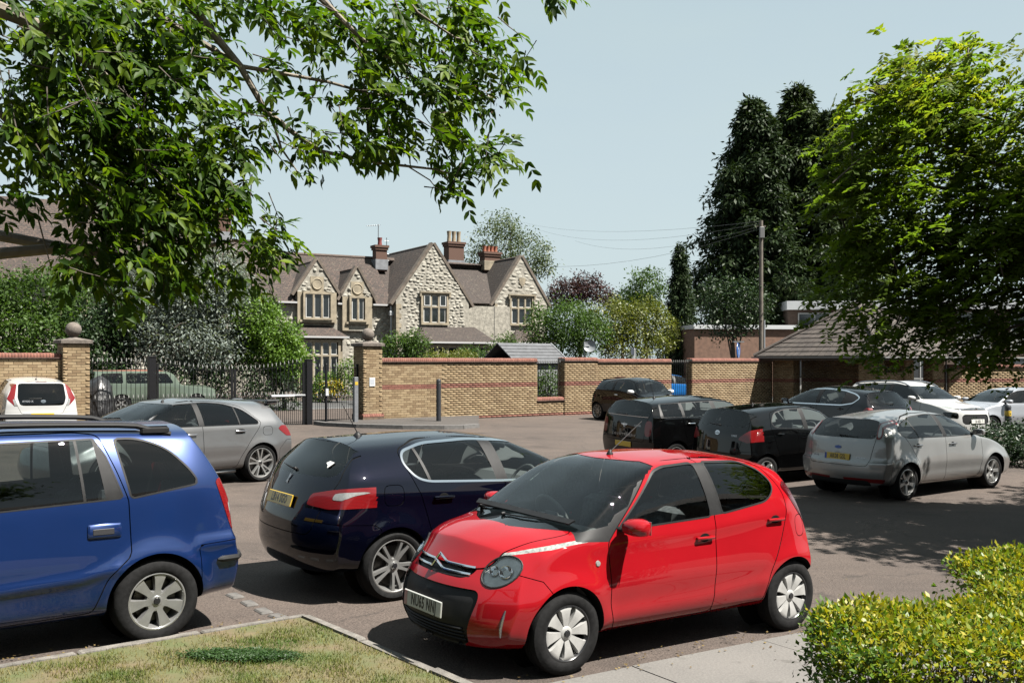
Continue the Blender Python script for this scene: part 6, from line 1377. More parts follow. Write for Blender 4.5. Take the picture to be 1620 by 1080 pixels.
# --- navy hatchback parked beside the red car
S3 = spec(4.253, .90, 1.46, 2.62, .86, .352, .32, .76, (1.02, 1.0), (1.95, 1.40), (2.5, 1.46), (3.85, 1.405), (.98, 1.06),
    [(.2, -.16), (.32, -.05), (.5, 0), (.68, -.005), (.85, -.05), (1.0, -.11), (1.12, -.18), (1.40, -.47), (1.46, -.5)], flare=.018, dash=(1.1, .95), seat=(2.05, 3.0), crease=[([(1.0, .80), (3.0, .93), (3.7, .96)], .012, .05), ([(1.2, .36), (3.1, .40)], .010, .06)], bow_r=(.26, 2.4), winset=.01)
S3['ops'] = mk_ops(wsp(.70, 1.0, .56, 1.37), rnd(sym([(.56, 1.10), (.66, 1.14), (.555, 1.365), (.49, 1.39)]), .05), rnd(sym([(.50, .60), (.56, .64), (.62, .80), (.70, 1.08), (.58, 1.395), (.50, 1.42)]), .04),
    [rnd([(1.30, .28), (1.22, .6), (1.18, .98), (1.60, 1.28), (1.9, 1.385), (2.32, 1.42), (2.25, 1.0), (2.28, .28)], .03), rnd([(2.28, .28), (2.25, 1.0), (2.32, 1.42), (2.75, 1.435), (3.1, 1.41), (3.36, 1.33), (3.30, 1.10), (3.20, .9), (3.12, .62), (3.0, .3)], [.03, 0, .02, .1, .1, .08, .1, .1, .1, .03])],
    rnd([(1.28, 1.02), (1.70, 1.295), (2.0, 1.375), (2.5, 1.402), (3.05, 1.375), (3.30, 1.31), (3.33, 1.22), (3.24, 1.10), (3.12, 1.065), (2.3, 1.035)], [.01, .1, .1, .1, .1, .06, .06, .06, .06, 0]),
    [[(1.1, .9), (1.1, 1.5), (2.27, 1.5), (2.20, .9)], [(2.33, .9), (2.42, 1.5), (3.18, 1.5), (3.06, .9)], [(3.09, .9), (3.21, 1.5), (3.5, 1.5), (3.5, .9)]], tw=.020, bonnet=bon(.2, .98, .70),
    extra=[('rear', 'tail_lamp#l', rnd([(.44, .86), (.46, .955), (.66, 1.0), (.93, 1.045), (.93, .86), (.7, .84)], .02), dict(nmin=-.5, xr=(3.68, 4.4), frm=['body', 'tailgate', 'gap'])), ('rear', 'tail_lamp#r', rnd([(-.44, .86), (-.46, .955), (-.66, 1.0), (-.93, 1.045), (-.93, .86), (-.7, .84)], .02), dict(nmin=-.5, xr=(3.68, 4.4), frm=['body', 'tailgate', 'gap'])),
        ('rear', 'tail_lamp_clear#l', rnd([(.70, .92), (.71, .975), (.80, .99), (.86, .995), (.80, .92)], .012), dict(nmin=-.5, frm=['tail_lamp#l'])), ('rear', 'tail_lamp_clear#r', rnd([(-.70, .92), (-.71, .975), (-.80, .99), (-.86, .995), (-.80, .92)], .012), dict(nmin=-.5, frm=['tail_lamp#r'])),
        ('side', 'fuel_flap', rnd([(3.40, .86), (3.40, 1.04), (3.60, 1.04), (3.60, .86)], .06), dict(gap=.003, sides=(-1,)))], tail=[(3.86, .1), (3.74, .5), (3.64, .66), (3.70, .70), (4.5, .74), (4.5, .1)])
S3['parent'] = dict(WP, **{'tail_lamp_clear#l': 'tail_lamp#l', 'tail_lamp_clear#r': 'tail_lamp#r'})
navy = paint('navy_car_paint', (.0010, .0012, .0042), .2, .28)
car, B, made = build_car('parked_car', S3, (1.198, 11.713, 37), navy, 'dark navy hatchback with chrome window line, its tail beside the red car', res=.028, wheel=('twin', .32, .242, .21), mats=dict(window_trim=CM['chrome'], pillar_trim=CM['trim'], tail_lamp=CM['red']))
number_plate(car, B, 'rear', 0, .865, 'LB14 SGO', True)
badge(car, B, 'rear', 0, 1.045, .075, .10, 'crest'); badge(car, B, 'rear', -.46, 1.20, .10, .085, 'blob', CM['white'])
for sd in 'LR': handle(car, B, sd, 2.98, .91, navy, .22); handle(car, B, sd, 2.02, .89, navy, .22); mirror(car, B, sd, 1.33, 1.02, navy)
antenna(car, B, 3.42, 0, .34, .55, .045); wiper(car, B, 'rear', (-.02, 1.13), (.30, 1.15))
# --- blue people carrier
Z = spec(4.317, .871, 1.65, 2.694, .86, .362, .316, .84, (.98, 1.08), (1.86, 1.55), (2.6, 1.635), (3.80, 1.615), (1.0, 1.15),
    [(.2, -.12), (.35, -.03), (.55, 0), (.70, -.03), (.8, -.06), (1.0, -.09), (1.2, -.17), (1.4, -.30), (1.58, -.44), (1.64, -.48)], roofw=.63, base=.68, flare=.03, dash=(1.05, 1.0), seat=(1.95, 2.9, .36, .5, (True, True), 1.22), tumble=.035, bow_r=(.14, 3.0), winset=.0,
    crease=[([(1.1, .47), (2.2, .50), (3.0, .54), (3.25, .60)], .022, .04), ([(3.86, .70), (4.2, .72)], .030, .03)])
Z['ops'] = mk_ops(wsp(.72, 1.10, .62, 1.52), rnd(sym([(.54, 1.14), (.60, 1.2), (.54, 1.50), (.48, 1.54)]), .05), rnd(sym([(.60, .66), (.64, .8), (.64, 1.15), (.60, 1.5), (.56, 1.60)]), .04),
    [rnd([(1.35, .26), (1.25, .6), (1.2, 1.0), (1.75, 1.46), (2.1, 1.56), (2.32, 1.57), (2.32, 1.0), (2.36, .26)], .03), rnd([(2.36, .26), (2.32, 1.0), (2.32, 1.57), (3.0, 1.575), (3.17, 1.555), (3.27, 1.30), (3.345, 1.08), (3.36, .68), (3.2, .55), (3.1, .28)], [.03, 0, .02, .03, .05, 0, .02, .05, .08, .03])],
    [(1.32, 1.015), (1.8, 1.42), (2.1, 1.505), (3.13, 1.52), (3.20, 1.40), (3.30, 1.105)],
    [[(1.1, .9), (1.1, 1.6), (2.26, 1.6), (2.26, .9)], [(2.36, .9), (2.36, 1.6), (2.985, 1.6), (3.045, .9)], [(3.065, .9), (3.005, 1.6), (3.11, 1.6), (3.215, .9)]], tw=.012, bonnet=bon(.2, .95, .66),
    extra=[('side', 'window_trim#q', rnd([(3.285, 1.515), (3.45, 1.515), (3.66, 1.44), (3.82, 1.27), (3.875, 1.175), (3.37, 1.10)], [.02, .1, .1, .08, .04, .02]), dict(off=.014)), ('side', 'quarter_window', rnd([(3.285, 1.515), (3.45, 1.515), (3.66, 1.44), (3.82, 1.27), (3.875, 1.175), (3.37, 1.10)], [.02, .1, .1, .08, .04, .02]), dict(frm=['window_trim#q'])),
        ('side', 'tail_lamp', rnd([(4.015, 1.19), (4.09, 1.20), (4.30, 1.0), (4.32, .80), (4.14, .79), (4.09, .95)], .03), dict(nmin=-.25)), ('side', 'tail_lamp_clear', rnd([(4.11, 1.03), (4.22, 1.03), (4.30, .90), (4.13, .90)], .02), dict(nmin=-.25, frm=['tail_lamp']))],
    tail=[(3.92, .1), (3.88, .62), (3.86, .705), (4.5, .735), (4.5, .1)])
Z['parent'] = dict(WP, **{'tail_lamp_clear': 'tail_lamp', 'window#2': 'door#1'})
blue = paint('blue_car_paint', (.0030, .0175, .082), .5, .32)
car, B, made = build_car('parked_car', Z, (-5.985, 5.933, 217.9), blue, 'metallic blue people carrier with black roof rails beside the lawn kerb', res=.03, wheel=('zaf', .316, .216, .205), mats=dict(window_trim=CM['grey'], pillar_trim=CM['grey'], window=CM['tint'], quarter_window=CM['tint']))
grm = mat('handle_black', (.01, .01, .012), .5)
for sd in 'LR':
    sg = 1 if sd == 'L' else -1
    P, N = B.hit(sd, 3.17, .875); f = MB().cbox((0, 0, 0), (.235, .10, .022), .01); h_ = put(car, 'door_handle', f, blue, P, N, off=.006, smooth=True); g_ = MB().cbox((-.01 * sg, -.006, .010), (.15, .045, .008), .004); obj('grip_recess', g_.mesh('grip_recess', grm), h_)
    mirror(car, B, sd, 1.42, 1.06, blue)
    pts = []; rr_ = []
    for i, x_ in enumerate(np.linspace(1.75, 3.72, 16)):
        P, N = B.hit('top', x_, sg * .60); lift = .062 * min(1, (x_ - 1.75) / .25, (3.72 - x_) / .28) ; pts.append(P + Vector((0, 0, lift + .004))); rr_.append(.021)
    rl = MB().tube(pts, rr_, 8)
    for x_ in (1.80, 3.60): 
        P, N = B.hit('top', x_, sg * .60); rl.cbox(P + Vector((0, 0, .03)), (.22, .045, .07), .02)
    obj('roof_rail', rl.mesh('roof_rail', CM['grey'], True), car)
    ch = []
    for x_ in np.linspace(1.6, 3.72, 14):
        P, N = B.hit('top', x_, sg * .555); ch.append(P + Vector((0, 0, -.003)))
    obj('roof_channel', MB().tube(ch, .012, 6).mesh('roof_channel', CM['trim']), car)
    pd = []
    for x_ in np.linspace(4.02, 4.30, 8):
        P, N = B.hit(sd, x_, .575); pd.append(P + N * .004)
    pd = [p for p in pd if p.y * sg > .3]
    obj('bumper_pad', MB().tube(pd, [.008] + [.024] * (len(pd) - 2) + [.015], 8).mesh('bumper_pad', CM['grey'], True), car)
wiper(car, B, 'rear', (0, 1.16), (.35, 1.2)); number_plate(car, B, 'rear', 0, .88, '', True)

# --- grey hot hatch by the gate
Mc = spec(4.419, .898, 1.44, 2.729, .84, .355, .325, .74, (1.15, 1.0), (2.0, 1.37), (2.5, 1.43), (3.95, 1.36), (.95, .985),
    [(.2, -.12), (.35, -.03), (.55, 0), (.75, -.02), (.9, -.10), (1.0, -.20), (1.15, -.33), (1.32, -.44), (1.42, -.48)], flare=.016, dash=(1.2, .93), seat=(2.15, 3.0), crease=[([(1.2, .36), (3.1, .40)], .012, .05), ([(1.1, .86), (2.2, .90), (3.9, .93)], .006, .025)], bow_r=(.22, 2.6))
Mc['ops'] = mk_ops(wsp(.70, 1.02, .58, 1.345), rnd(sym([(.58, 1.03), (.64, 1.06), (.54, 1.29), (.48, 1.31)]), .04), rnd(sym([(.6, .6), (.68, .8), (.70, 1.0), (.56, 1.31), (.50, 1.34)]), .04),
    [rnd([(1.42, .26), (1.32, .6), (1.30, .95), (1.75, 1.25), (2.0, 1.355), (2.42, 1.395), (2.42, .95), (2.44, .26)], .03), rnd([(2.44, .26), (2.42, .95), (2.42, 1.395), (2.9, 1.375), (3.3, 1.28), (3.58, 1.02), (3.5, .9), (3.3, .68), (3.15, .45), (3.08, .28)], [.03, 0, .02, .1, .1, .03, .05, .1, .1, .03])],
    rnd([(1.42, .995), (1.80, 1.235), (2.05, 1.33), (2.6, 1.36), (2.95, 1.33), (3.28, 1.235), (3.53, 1.03), (3.5, .995)], [.01, .1, .1, .1, .1, .1, .03, .01]),
    [[(1.2, .8), (1.2, 1.5), (2.36, 1.5), (2.36, .8)], [(2.46, .8), (2.46, 1.5), (3.10, 1.5), (3.14, .8)], [(3.165, .8), (3.13, 1.5), (3.8, 1.5), (3.8, .8)]], tw=.012,
    extra=[('side', 'tail_lamp', rnd([(3.92, .90), (4.0, .955), (4.25, .94), (4.4, .88), (4.4, .76), (4.1, .77)], .03), dict(nmin=-.35)), ('side', 'fuel_flap', rnd([(3.60, .80), (3.60, .945), (3.80, .945), (3.80, .80)], .05), dict(gap=.003, sides=(1,)))], bonnet=bon(.2, 1.08, .70), tail=[(4.0, .1), (3.95, .55), (4.1, .70), (4.6, .72), (4.6, .1)])
Mc['parent'] = WP
gun = paint('grey_metallic_paint', (.155, .155, .158), .75, .36)
car, B, made = build_car('parked_car', Mc, (-7.239, 14.862, 230.6), gun, 'metallic grey hatchback with rear spoiler behind the blue people carrier', res=.036, wheel=('amg', .325, .258, .22), mats=dict(window=CM['tint'], rear_window=CM['dark']))
sp = MB(); P, N = B.hit('top', 3.80, 0); sp.prism([(-.62, 0), (.62, 0), (.56, -.30), (-.56, -.30)], .028, 'z'); o_ = obj('roof_spoiler', sp.mesh('roof_spoiler', gun), car, loc=(B.xm - 3.86, 0, 1.345)); o_.rotation_euler = (0, R(2), R(-90)); o_.location.z = 1.345
for sd in 'LR':
    P, N = B.hit(sd, 4.0, 1.31); e_ = MB().cbox((B.xm - 4.03, (1 if sd == 'L' else -1) * .50, 1.335), (.24, .10, .075), .03); obj('spoiler_end', e_.mesh('spoiler_end', gun, True), car)
    handle(car, B, sd, 3.14, .885, CM['badge'], .2, False); handle(car, B, sd, 2.2, .86, CM['badge'], .2, False); mirror(car, B, sd, 1.5, .98, gun)
    c_ = MB(); c_.lathe([(.0, .002), (.075, .002), (.10, .0)], 20, 'z'); me = c_.mesh('handle_cup', CM['trim']); me.transform(Matrix.Diagonal((1, .42, 1, 1))); P, N = B.hit(sd, 3.14, .885); obj('handle_cup', me, car, mw=frame(N, (0, 0, 1), P + N * .001))
    sk = []
    for x_ in np.linspace(1.3, 3.12, 8): P, N = B.hit(sd, x_, .235); sk.append(P + Vector((0, (1 if sd == 'L' else -1) * .012, -.02)))
    obj('side_skirt', MB().tube(sk, .03, 6).mesh('side_skirt', gun, True), car)
antenna(car, B, 2.05, .25, .30, .9)
# --- silver hatchback with yellow plate
Fo = spec(4.337, .915, 1.50, 2.64, .91, .355, .318, .78, (1.12, 1.03), (1.98, 1.43), (2.55, 1.495), (3.85, 1.42), (.98, 1.08),
    [(.2, -.13), (.32, -.05), (.5, 0), (.66, -.01), (.72, -.05), (.85, -.07), (1.0, -.10), (1.08, -.14), (1.25, -.28), (1.42, -.46), (1.48, -.5)], flare=.034, roofw=.60, dash=(1.15, .96), seat=(2.05, 3.0), crease=[([(1.2, .36), (3.1, .40)], .012, .06), ([(4.0, .66), (4.3, .66)], .015, .03)], bow_r=(.22, 2.6))
FL = rnd([(.675, 1.06), (.735, 1.08), (.74, 1.14), (.665, 1.33), (.62, 1.405), (.585, 1.40), (.60, 1.28), (.64, 1.13)], .015)
Fo['ops'] = mk_ops(wsp(.72, 1.04, .60, 1.40), rnd(sym([(.60, 1.07), (.655, 1.10), (.585, 1.33), (.53, 1.385)]), .04), rnd(sym([(.56, .61), (.60, .66), (.665, 1.04), (.60, 1.39), (.52, 1.42)]), .03),
    [rnd([(1.38, .27), (1.28, .6), (1.25, .98), (1.7, 1.3), (2.0, 1.43), (2.42, 1.46), (2.40, 1.0), (2.42, .27)], .03), rnd([(2.42, .27), (2.40, 1.0), (2.42, 1.46), (2.9, 1.455), (3.3, 1.41), (3.62, 1.27), (3.60, 1.12), (3.45, .95), (3.25, .65), (3.12, .3)], [.03, 0, .02, .1, .1, .06, .06, .1, .1, .03])],
    rnd([(1.38, 1.03), (1.75, 1.28), (2.05, 1.395), (2.6, 1.43), (3.1, 1.40), (3.45, 1.31), (3.67, 1.20), (3.62, 1.11), (3.48, 1.075), (2.4, 1.045)], [.01, .1, .1, .1, .1, .1, .05, .06, .06, 0]),
    [[(1.2, .9), (1.2, 1.5), (2.34, 1.5), (2.34, .9)], [(2.46, .9), (2.46, 1.5), (3.22, 1.5), (3.16, .9)], [(3.18, .9), (3.24, 1.5), (3.8, 1.5), (3.8, .9)]], tw=.012, bonnet=bon(.2, 1.06, .70),
    extra=[('rear', 'tail_lamp#l', FL, dict(nmin=-.6, xr=(3.5, 4.4), frm=['body', 'tailgate', 'gap'])), ('rear', 'tail_lamp#r', [(-y, z) for y, z in FL], dict(nmin=-.6, xr=(3.5, 4.4), frm=['body', 'tailgate', 'gap'])),
        ('rear', 'tail_lamp_clear#l', [(y, z) for y, z in FL], dict(nmin=-.6, off=-.022, frm=['tail_lamp#l'])), ('rear', 'tail_lamp_clear#r', [(-y, z) for y, z in FL], dict(nmin=-.6, off=-.022, frm=['tail_lamp#r'])),
        ('rear', 'lower_trim', rnd(sym([(.55, .20), (.62, .28), (.60, .37), (.3, .36)]), .02), dict(nmin=-.2)), ('side', 'fog_lamp', rnd([(4.1, .33), (4.1, .40), (4.32, .40), (4.32, .33)], .02), dict(nmin=-.6))], tail=[(3.98, .1), (3.98, .5), (3.96, .69), (4.5, .67), (4.5, .1)])
Fo['parent'] = dict(WP, **{'tail_lamp_clear#l': 'tail_lamp#l', 'tail_lamp_clear#r': 'tail_lamp#r'})
silver = paint('silver_car_paint', (.185, .183, .179), .6, .40)
car, B, made = build_car('parked_car', Fo, (9.232, 19.834, 34.3), silver, 'silver five-door hatchback with yellow plate, dappled by tree shade', res=.034, wheel=('five', .318, .228, .205), mats=dict(window=CM['dark'], rear_window=CM['tint'], fog_lamp=CM['red']))
number_plate(car, B, 'rear', 0, .745, 'AK08 GSL', True, 'blue'); badge(car, B, 'rear', 0, .905, .13, .055, 'oval', mat('badge_blue', (.03, .06, .2), .3, .3)); wiper(car, B, 'rear', (0, 1.10), (-.36, 1.09))
letters(car, B, 'rear', .48, .74, 'Focus', .05); letters(car, B, 'rear', -.46, .74, 'TITANIUM', .035)
for sd in 'LR': handle(car, B, sd, 3.24, .93, CM['badge'], .22); handle(car, B, sd, 2.2, .905, CM['badge'], .22); mirror(car, B, sd, 1.45, 1.05, silver)
# --- black crossover with COUNTRYMAN lettering
Mi = spec(4.097, .893, 1.56, 2.595, .77, .36, .325, .88, (1.05, 1.08), (1.62, 1.47), (2.2, 1.55), (3.80, 1.50), (1.10, 1.17),
    [(.2, -.10), (.4, -.02), (.6, 0), (.9, -.02), (1.1, -.05), (1.2, -.08), (1.48, -.24), (1.56, -.28)], roofw=.63, base=.70, flare=.02, dash=(1.1, 1.02), seat=(1.9, 2.8, .34, .5, (True, True), 1.25), tumble=.03, bow_r=(.12, 2.8))
ML = [(.70 + .085 * math.copysign(abs(math.cos(t * .2618))**.6, math.cos(t * .2618)), .94 + .165 * math.copysign(abs(math.sin(t * .2618))**.7, math.sin(t * .2618))) for t in range(24)]
Mi['ops'] = mk_ops(wsp(.72, 1.1, .63, 1.44), rnd(sym([(.62, 1.19), (.68, 1.22), (.63, 1.43), (.58, 1.47)]), .05), rnd(sym([(.60, .66), (.615, .8), (.64, 1.1), (.70, 1.2), (.64, 1.46), (.58, 1.49)]), .04),
    [rnd([(1.28, .3), (1.18, .7), (1.16, 1.08), (1.55, 1.42), (2.2, 1.48), (2.2, 1.1), (2.2, .3)], .03), rnd([(2.2, .3), (2.2, 1.1), (2.2, 1.48), (3.08, 1.47), (3.18, 1.18), (3.1, .75), (2.95, .3)], .03)],
    rnd([(1.25, 1.125), (1.6, 1.41), (2.2, 1.455), (3.66, 1.43), (3.76, 1.18), (3.0, 1.165)], [.01, .05, .1, .04, .03, 0]), [[(1, 1), (1, 1.6), (2.14, 1.6), (2.14, 1)], [(2.26, 1), (2.26, 1.6), (3.04, 1.6), (3.12, 1)], [(3.2, 1), (3.12, 1.6), (3.62, 1.6), (3.72, 1)]], tw=.012, bonnet=bon(.2, 1.0, .72),
    extra=[('rear', 'tail_lamp#l', ML, dict(nmin=-.5, frm=['body', 'tailgate', 'gap'])), ('rear', 'tail_lamp#r', [(-y, z) for y, z in ML], dict(nmin=-.5, frm=['body', 'tailgate', 'gap']))], tail=[(3.7, .1), (3.75, .5), (3.8, .72), (4.3, .72), (4.3, .1)])
Mi['parent'] = WP
blk1 = paint('black_car_paint', (.0010, .0010, .0011), .0, .25)
a33 = (math.cos(R(33)), math.sin(R(33)))
car, B, made = build_car('parked_car', Mi, (2.39 + a33[0] * 4.07, 21.25 + a33[1] * 4.07, 33), blk1, 'black boxy crossover with two oval red lamps and silver tail lettering', res=.04, wheel=('five', .325, .225, .205))
badge(car, B, 'rear', 0, .985, .20, .075, 'wing', CM['chrome']); letters(car, B, 'rear', .0, .775, 'COUNTRYMAN', .075, CM['badge'], 1.75); letters(car, B, 'rear', -.42, .985, 'COOPER', .05, CM['badge'])
for sd in 'LR':
    handle(car, B, sd, 2.95, 1.02, CM['chrome'], .2, False); handle(car, B, sd, 2.0, 1.02, CM['chrome'], .2, False); mirror(car, B, sd, 1.35, 1.15, blk1)
    sk = []
    for x_ in np.linspace(1.1, 3.9, 24): P, N = B.hit(sd, x_, 1.135 + .03 * (x_ - 1.1) / 2.8); sk.append(P + N * .003)
    obj('chrome_strip', MB().tube(sk, .007, 5).mesh('chrome_strip', CM['chrome']), car)
antenna(car, B, 3.25, 0, .42, .35, .04); wiper(car, B, 'rear', (0, 1.2), (.35, 1.21)); number_plate(car, B, 'rear', 0, .58, '', True)
sk = []
for y_ in np.linspace(-.66, .66, 16): P, N = B.hit('rear', y_, 1.175); sk.append(P + N * .003)
obj('chrome_strip', MB().tube(sk, .007, 5).mesh('chrome_strip', CM['chrome']), car)
# --- black supermini
Ya = spec(3.75, .847, 1.53, 2.46, .76, .335, .30, .82, (.9, 1.04), (1.55, 1.44), (2.1, 1.525), (3.45, 1.46), (.98, 1.10),
    [(.2, -.10), (.35, -.02), (.55, 0), (.8, -.02), (1.0, -.05), (1.15, -.12), (1.44, -.27), (1.53, -.3)], roofw=.59, base=.68, flare=.015, dash=(.95, .98), seat=(1.75, 2.6, .34, .5, (True, True), 1.22), bow_r=(.16, 2.6))
YL = rnd([(.50, .90), (.56, .96), (.70, 1.06), (.83, 1.13), (.90, 1.10), (.90, .88), (.70, .84)], .02)
Ya['ops'] = mk_ops(wsp(.69, 1.05, .59, 1.41), rnd(sym([(.55, 1.13), (.66, 1.18), (.60, 1.38), (.54, 1.43)]), .06), rnd(sym([(.52, .62), (.58, .85), (.68, 1.1), (.62, 1.4), (.55, 1.45)]), .04),
    [rnd([(1.15, .28), (1.07, .6), (1.05, 1.0), (1.45, 1.37), (1.75, 1.46), (2.1, 1.47), (2.1, 1.0), (2.1, .28)], .03), rnd([(2.1, .28), (2.1, 1.0), (2.1, 1.47), (2.6, 1.46), (2.95, 1.38), (3.08, 1.14), (2.95, .75), (2.8, .3)], .04)],
    rnd([(1.15, 1.04), (1.52, 1.365), (1.8, 1.43), (2.5, 1.43), (2.85, 1.37), (3.02, 1.2), (2.95, 1.115), (2.2, 1.06)], [.01, .08, .1, .1, .1, .06, .04, 0]), [[(1, .9), (1, 1.5), (2.04, 1.5), (2.04, .9)], [(2.16, .9), (2.16, 1.5), (3.2, 1.5), (3.2, .9)]], tw=.012, bonnet=bon(.18, .86, .66),
    extra=[('rear', 'tail_lamp#l', YL, dict(nmin=-.5, xr=(3.3, 4), frm=['body', 'tailgate', 'gap'])), ('rear', 'tail_lamp#r', [(-y, z) for y, z in YL], dict(nmin=-.5, xr=(3.3, 4), frm=['body', 'tailgate', 'gap']))], tail=[(3.45, .1), (3.45, .6), (3.5, .68), (3.9, .66), (3.9, .1)])
Ya['parent'] = WP
car, B, made = build_car('parked_car', Ya, (3.97 + a33[0] * 3.72, 19.3 + a33[1] * 3.72, 33), blk1, 'small rounded black hatchback between the silver car and the boxy crossover', res=.04, wheel=('five', .30, .20, .185), mats=dict(tail_lamp=CM['red']))
badge(car, B, 'rear', 0, 1.0, .12, .085, 'rings', CM['chrome']); letters(car, B, 'rear', -.42, .96, 'YARIS', .05); letters(car, B, 'rear', .45, .98, 'TR', .05)
antenna(car, B, 2.75, 0, .42, .45, .03); wiper(car, B, 'rear', (0, 1.14), (.3, 1.16))
for sd in 'LR': handle(car, B, sd, 2.85, .98, blk1); handle(car, B, sd, 1.95, .95, blk1); mirror(car, B, sd, 1.2, 1.05, blk1)
# --- dark hatchback with a chrome window arc
Dk = spec(4.4, .89, 1.52, 2.65, .88, .345, .32, .80, (1.05, 1.03), (1.95, 1.43), (2.5, 1.515), (4.0, 1.43), (.98, 1.06),
    [(.2, -.12), (.4, -.02), (.6, 0), (.9, -.04), (1.02, -.10), (1.15, -.22), (1.42, -.46), (1.5, -.5)], flare=.012, dash=(1.15, .97), seat=(2.1, 3.0), bow_r=(.22, 2.6))
Dk['ops'] = mk_ops(wsp(.71, 1.04, .57, 1.40), rnd(sym([(.56, 1.06), (.66, 1.10), (.56, 1.37), (.50, 1.40)]), .05), rnd(sym([(.54, .62), (.66, .9), (.69, 1.04), (.58, 1.39), (.52, 1.43)]), .04),
    [rnd([(1.35, .28), (1.25, .6), (1.22, 1.0), (1.7, 1.33), (2.0, 1.43), (2.5, 1.46), (2.48, .28)], .03), rnd([(2.48, .28), (2.5, 1.46), (3.1, 1.45), (3.6, 1.36), (3.8, 1.25), (3.7, 1.1), (3.4, .8), (3.1, .3)], .04)],
    rnd([(1.3, 1.04), (1.72, 1.31), (2.05, 1.405), (2.6, 1.435), (3.2, 1.41), (3.62, 1.33), (3.78, 1.25), (3.66, 1.13), (3.3, 1.07)], [.01, .1, .1, .1, .1, .1, .03, .05, .05]), [[(1, .9), (1, 1.5), (2.42, 1.5), (2.42, .9)], [(2.56, .9), (2.56, 1.5), (3.3, 1.5), (3.3, .9)]], tw=.026, bonnet=bon(.2, 1.0, .68),
    extra=[('side', 'tail_lamp', rnd([(4.0, .95), (4.1, 1.03), (4.4, .98), (4.4, .86), (4.1, .86)], .03), dict(nmin=-.4))], tail=[(4.05, .1), (4.05, .7), (4.6, .7), (4.6, .1)])
Dk['parent'] = WP
ink = paint('ink_car_paint', (.0016, .0018, .0026), .1, .25)
car, B, made = build_car('parked_car', Dk, (6.967 * 1.08, 26.676 * 1.08, 119.3), ink, 'dark hatchback with bright window arc, beyond the silver car', res=.045, wheel=('five', .32, .22, .2), mats=dict(window_trim=CM['chrome'], rear_window=CM['glass']))
wiper(car, B, 'rear', (0, 1.10), (.32, 1.12)); mirror(car, B, 'L', 1.4, 1.06, ink); mirror(car, B, 'R', 1.4, 1.06, ink); handle(car, B, 'L', 3.3, .96, ink); handle(car, B, 'L', 2.3, .93, ink); antenna(car, B, 3.6, 0, .06, .5, .04); number_plate(car, B, 'rear', 0, .8, '', True)
# --- white crossover nose-out by the shelter
Ai = spec(4.16, .88, 1.62, 2.604, .83, .36, .33, .95, (1.08, 1.10), (1.78, 1.50), (2.4, 1.60), (3.85, 1.54), (1.06, 1.18),
    [(.2, -.10), (.4, -.02), (.6, 0), (1.0, -.05), (1.2, -.15), (1.5, -.32), (1.6, -.35)], roofw=.60, base=.69, flare=.02, fxp=[(.15, .10), (.3, .02), (.5, 0), (.75, .03), (.92, .10), (1.1, .25)], dash=(1.15, 1.03), seat=(2.0, 2.9, .36, .5, (True, True), 1.25), bow_f=(.30, 2.8))
Ai['ops'] = mk_ops(wsp(.71, 1.12, .60, 1.47), rnd(sym([(.6, 1.2), (.56, 1.48)]), .05), rnd(sym([(.6, .6), (.7, 1.15), (.58, 1.5)]), .04),
    [rnd([(1.3, .3), (1.2, .7), (1.18, 1.1), (1.65, 1.45), (2.3, 1.52), (2.3, .3)], .03), rnd([(2.3, .3), (2.3, 1.52), (3.1, 1.5), (3.2, 1.2), (3.0, .3)], .03)],
    rnd([(1.28, 1.12), (1.68, 1.44), (2.3, 1.5), (3.6, 1.46), (3.75, 1.22), (2.5, 1.14)], [.01, .06, .1, .06, .04, 0]), [[(1, 1), (1, 1.6), (2.24, 1.6), (2.24, 1)], [(2.36, 1), (2.36, 1.6), (3.1, 1.6), (3.15, 1)]], tw=.012, bonnet=bon(.16, 1.02, .74),
    extra=[('front', 'grille#low', rnd(sym([(.44, .49), (.52, .55), (.52, .70), (.44, .76)]), .03), dict(nmin=0)), ('front', 'grille#up', rnd(sym([(.55, .87), (.60, .90), (.58, .93)]), .01), dict(nmin=-.2)),
        ('front', 'running_lamp#l', rnd([(.50, .88), (.72, .90), (.80, .95), (.78, .97), (.52, .93)], .012), dict(nmin=-.3)), ('front', 'running_lamp#r', rnd([(-.50, .88), (-.72, .90), (-.80, .95), (-.78, .97), (-.52, .93)], .012), dict(nmin=-.3)),
        ('front', 'headlamp#l', rnd([(.60, .64), (.60, .80), (.82, .82), (.82, .68)], .04), dict(nmin=-.4)), ('front', 'headlamp#r', rnd([(-.60, .64), (-.60, .80), (-.82, .82), (-.82, .68)], .04), dict(nmin=-.4)),
        ('side', 'lower_trim', [(0.2, .1), (.35, .34), (1.2, .40), (3.1, .40), (4.0, .36), (4.2, .1)], dict(nmin=-1))])
Ai['parent'] = WP
white = paint('white_car_paint', (.29, .29, .287), .0, .35)
car, B, made = build_car('parked_car', Ai, (11.582 * 1.08, 24.765 * 1.08, -62.4), white, 'white crossover with roof rails and black grille, nose out by the shelter', res=.045, wheel=('five', .33, .22, .2), mats=dict(lower_trim=CM['grey'], window=CM['dark'], headlamp=CM['trim']))
number_plate(car, B, 'front', 0, .575, 'J6 ASU', False, off=.004); front_bar(car, B, .895, .52, .05, .012)
for sd in 'LR':
    mirror(car, B, sd, 1.38, 1.12, white); handle(car, B, sd, 2.15, 1.0, white); handle(car, B, sd, 3.0, 1.03, white); sg = 1 if sd == 'L' else -1; pts = []
    for x_ in np.linspace(1.75, 3.75, 12): P, N = B.hit('top', x_, sg * .56); pts.append(P + Vector((0, 0, .045 * min(1, (x_ - 1.75) / .2, (3.75 - x_) / .2) + .004)))
    obj('roof_rail', MB().tube(pts, .022, 8).mesh('roof_rail', CM['badge'], True), car)
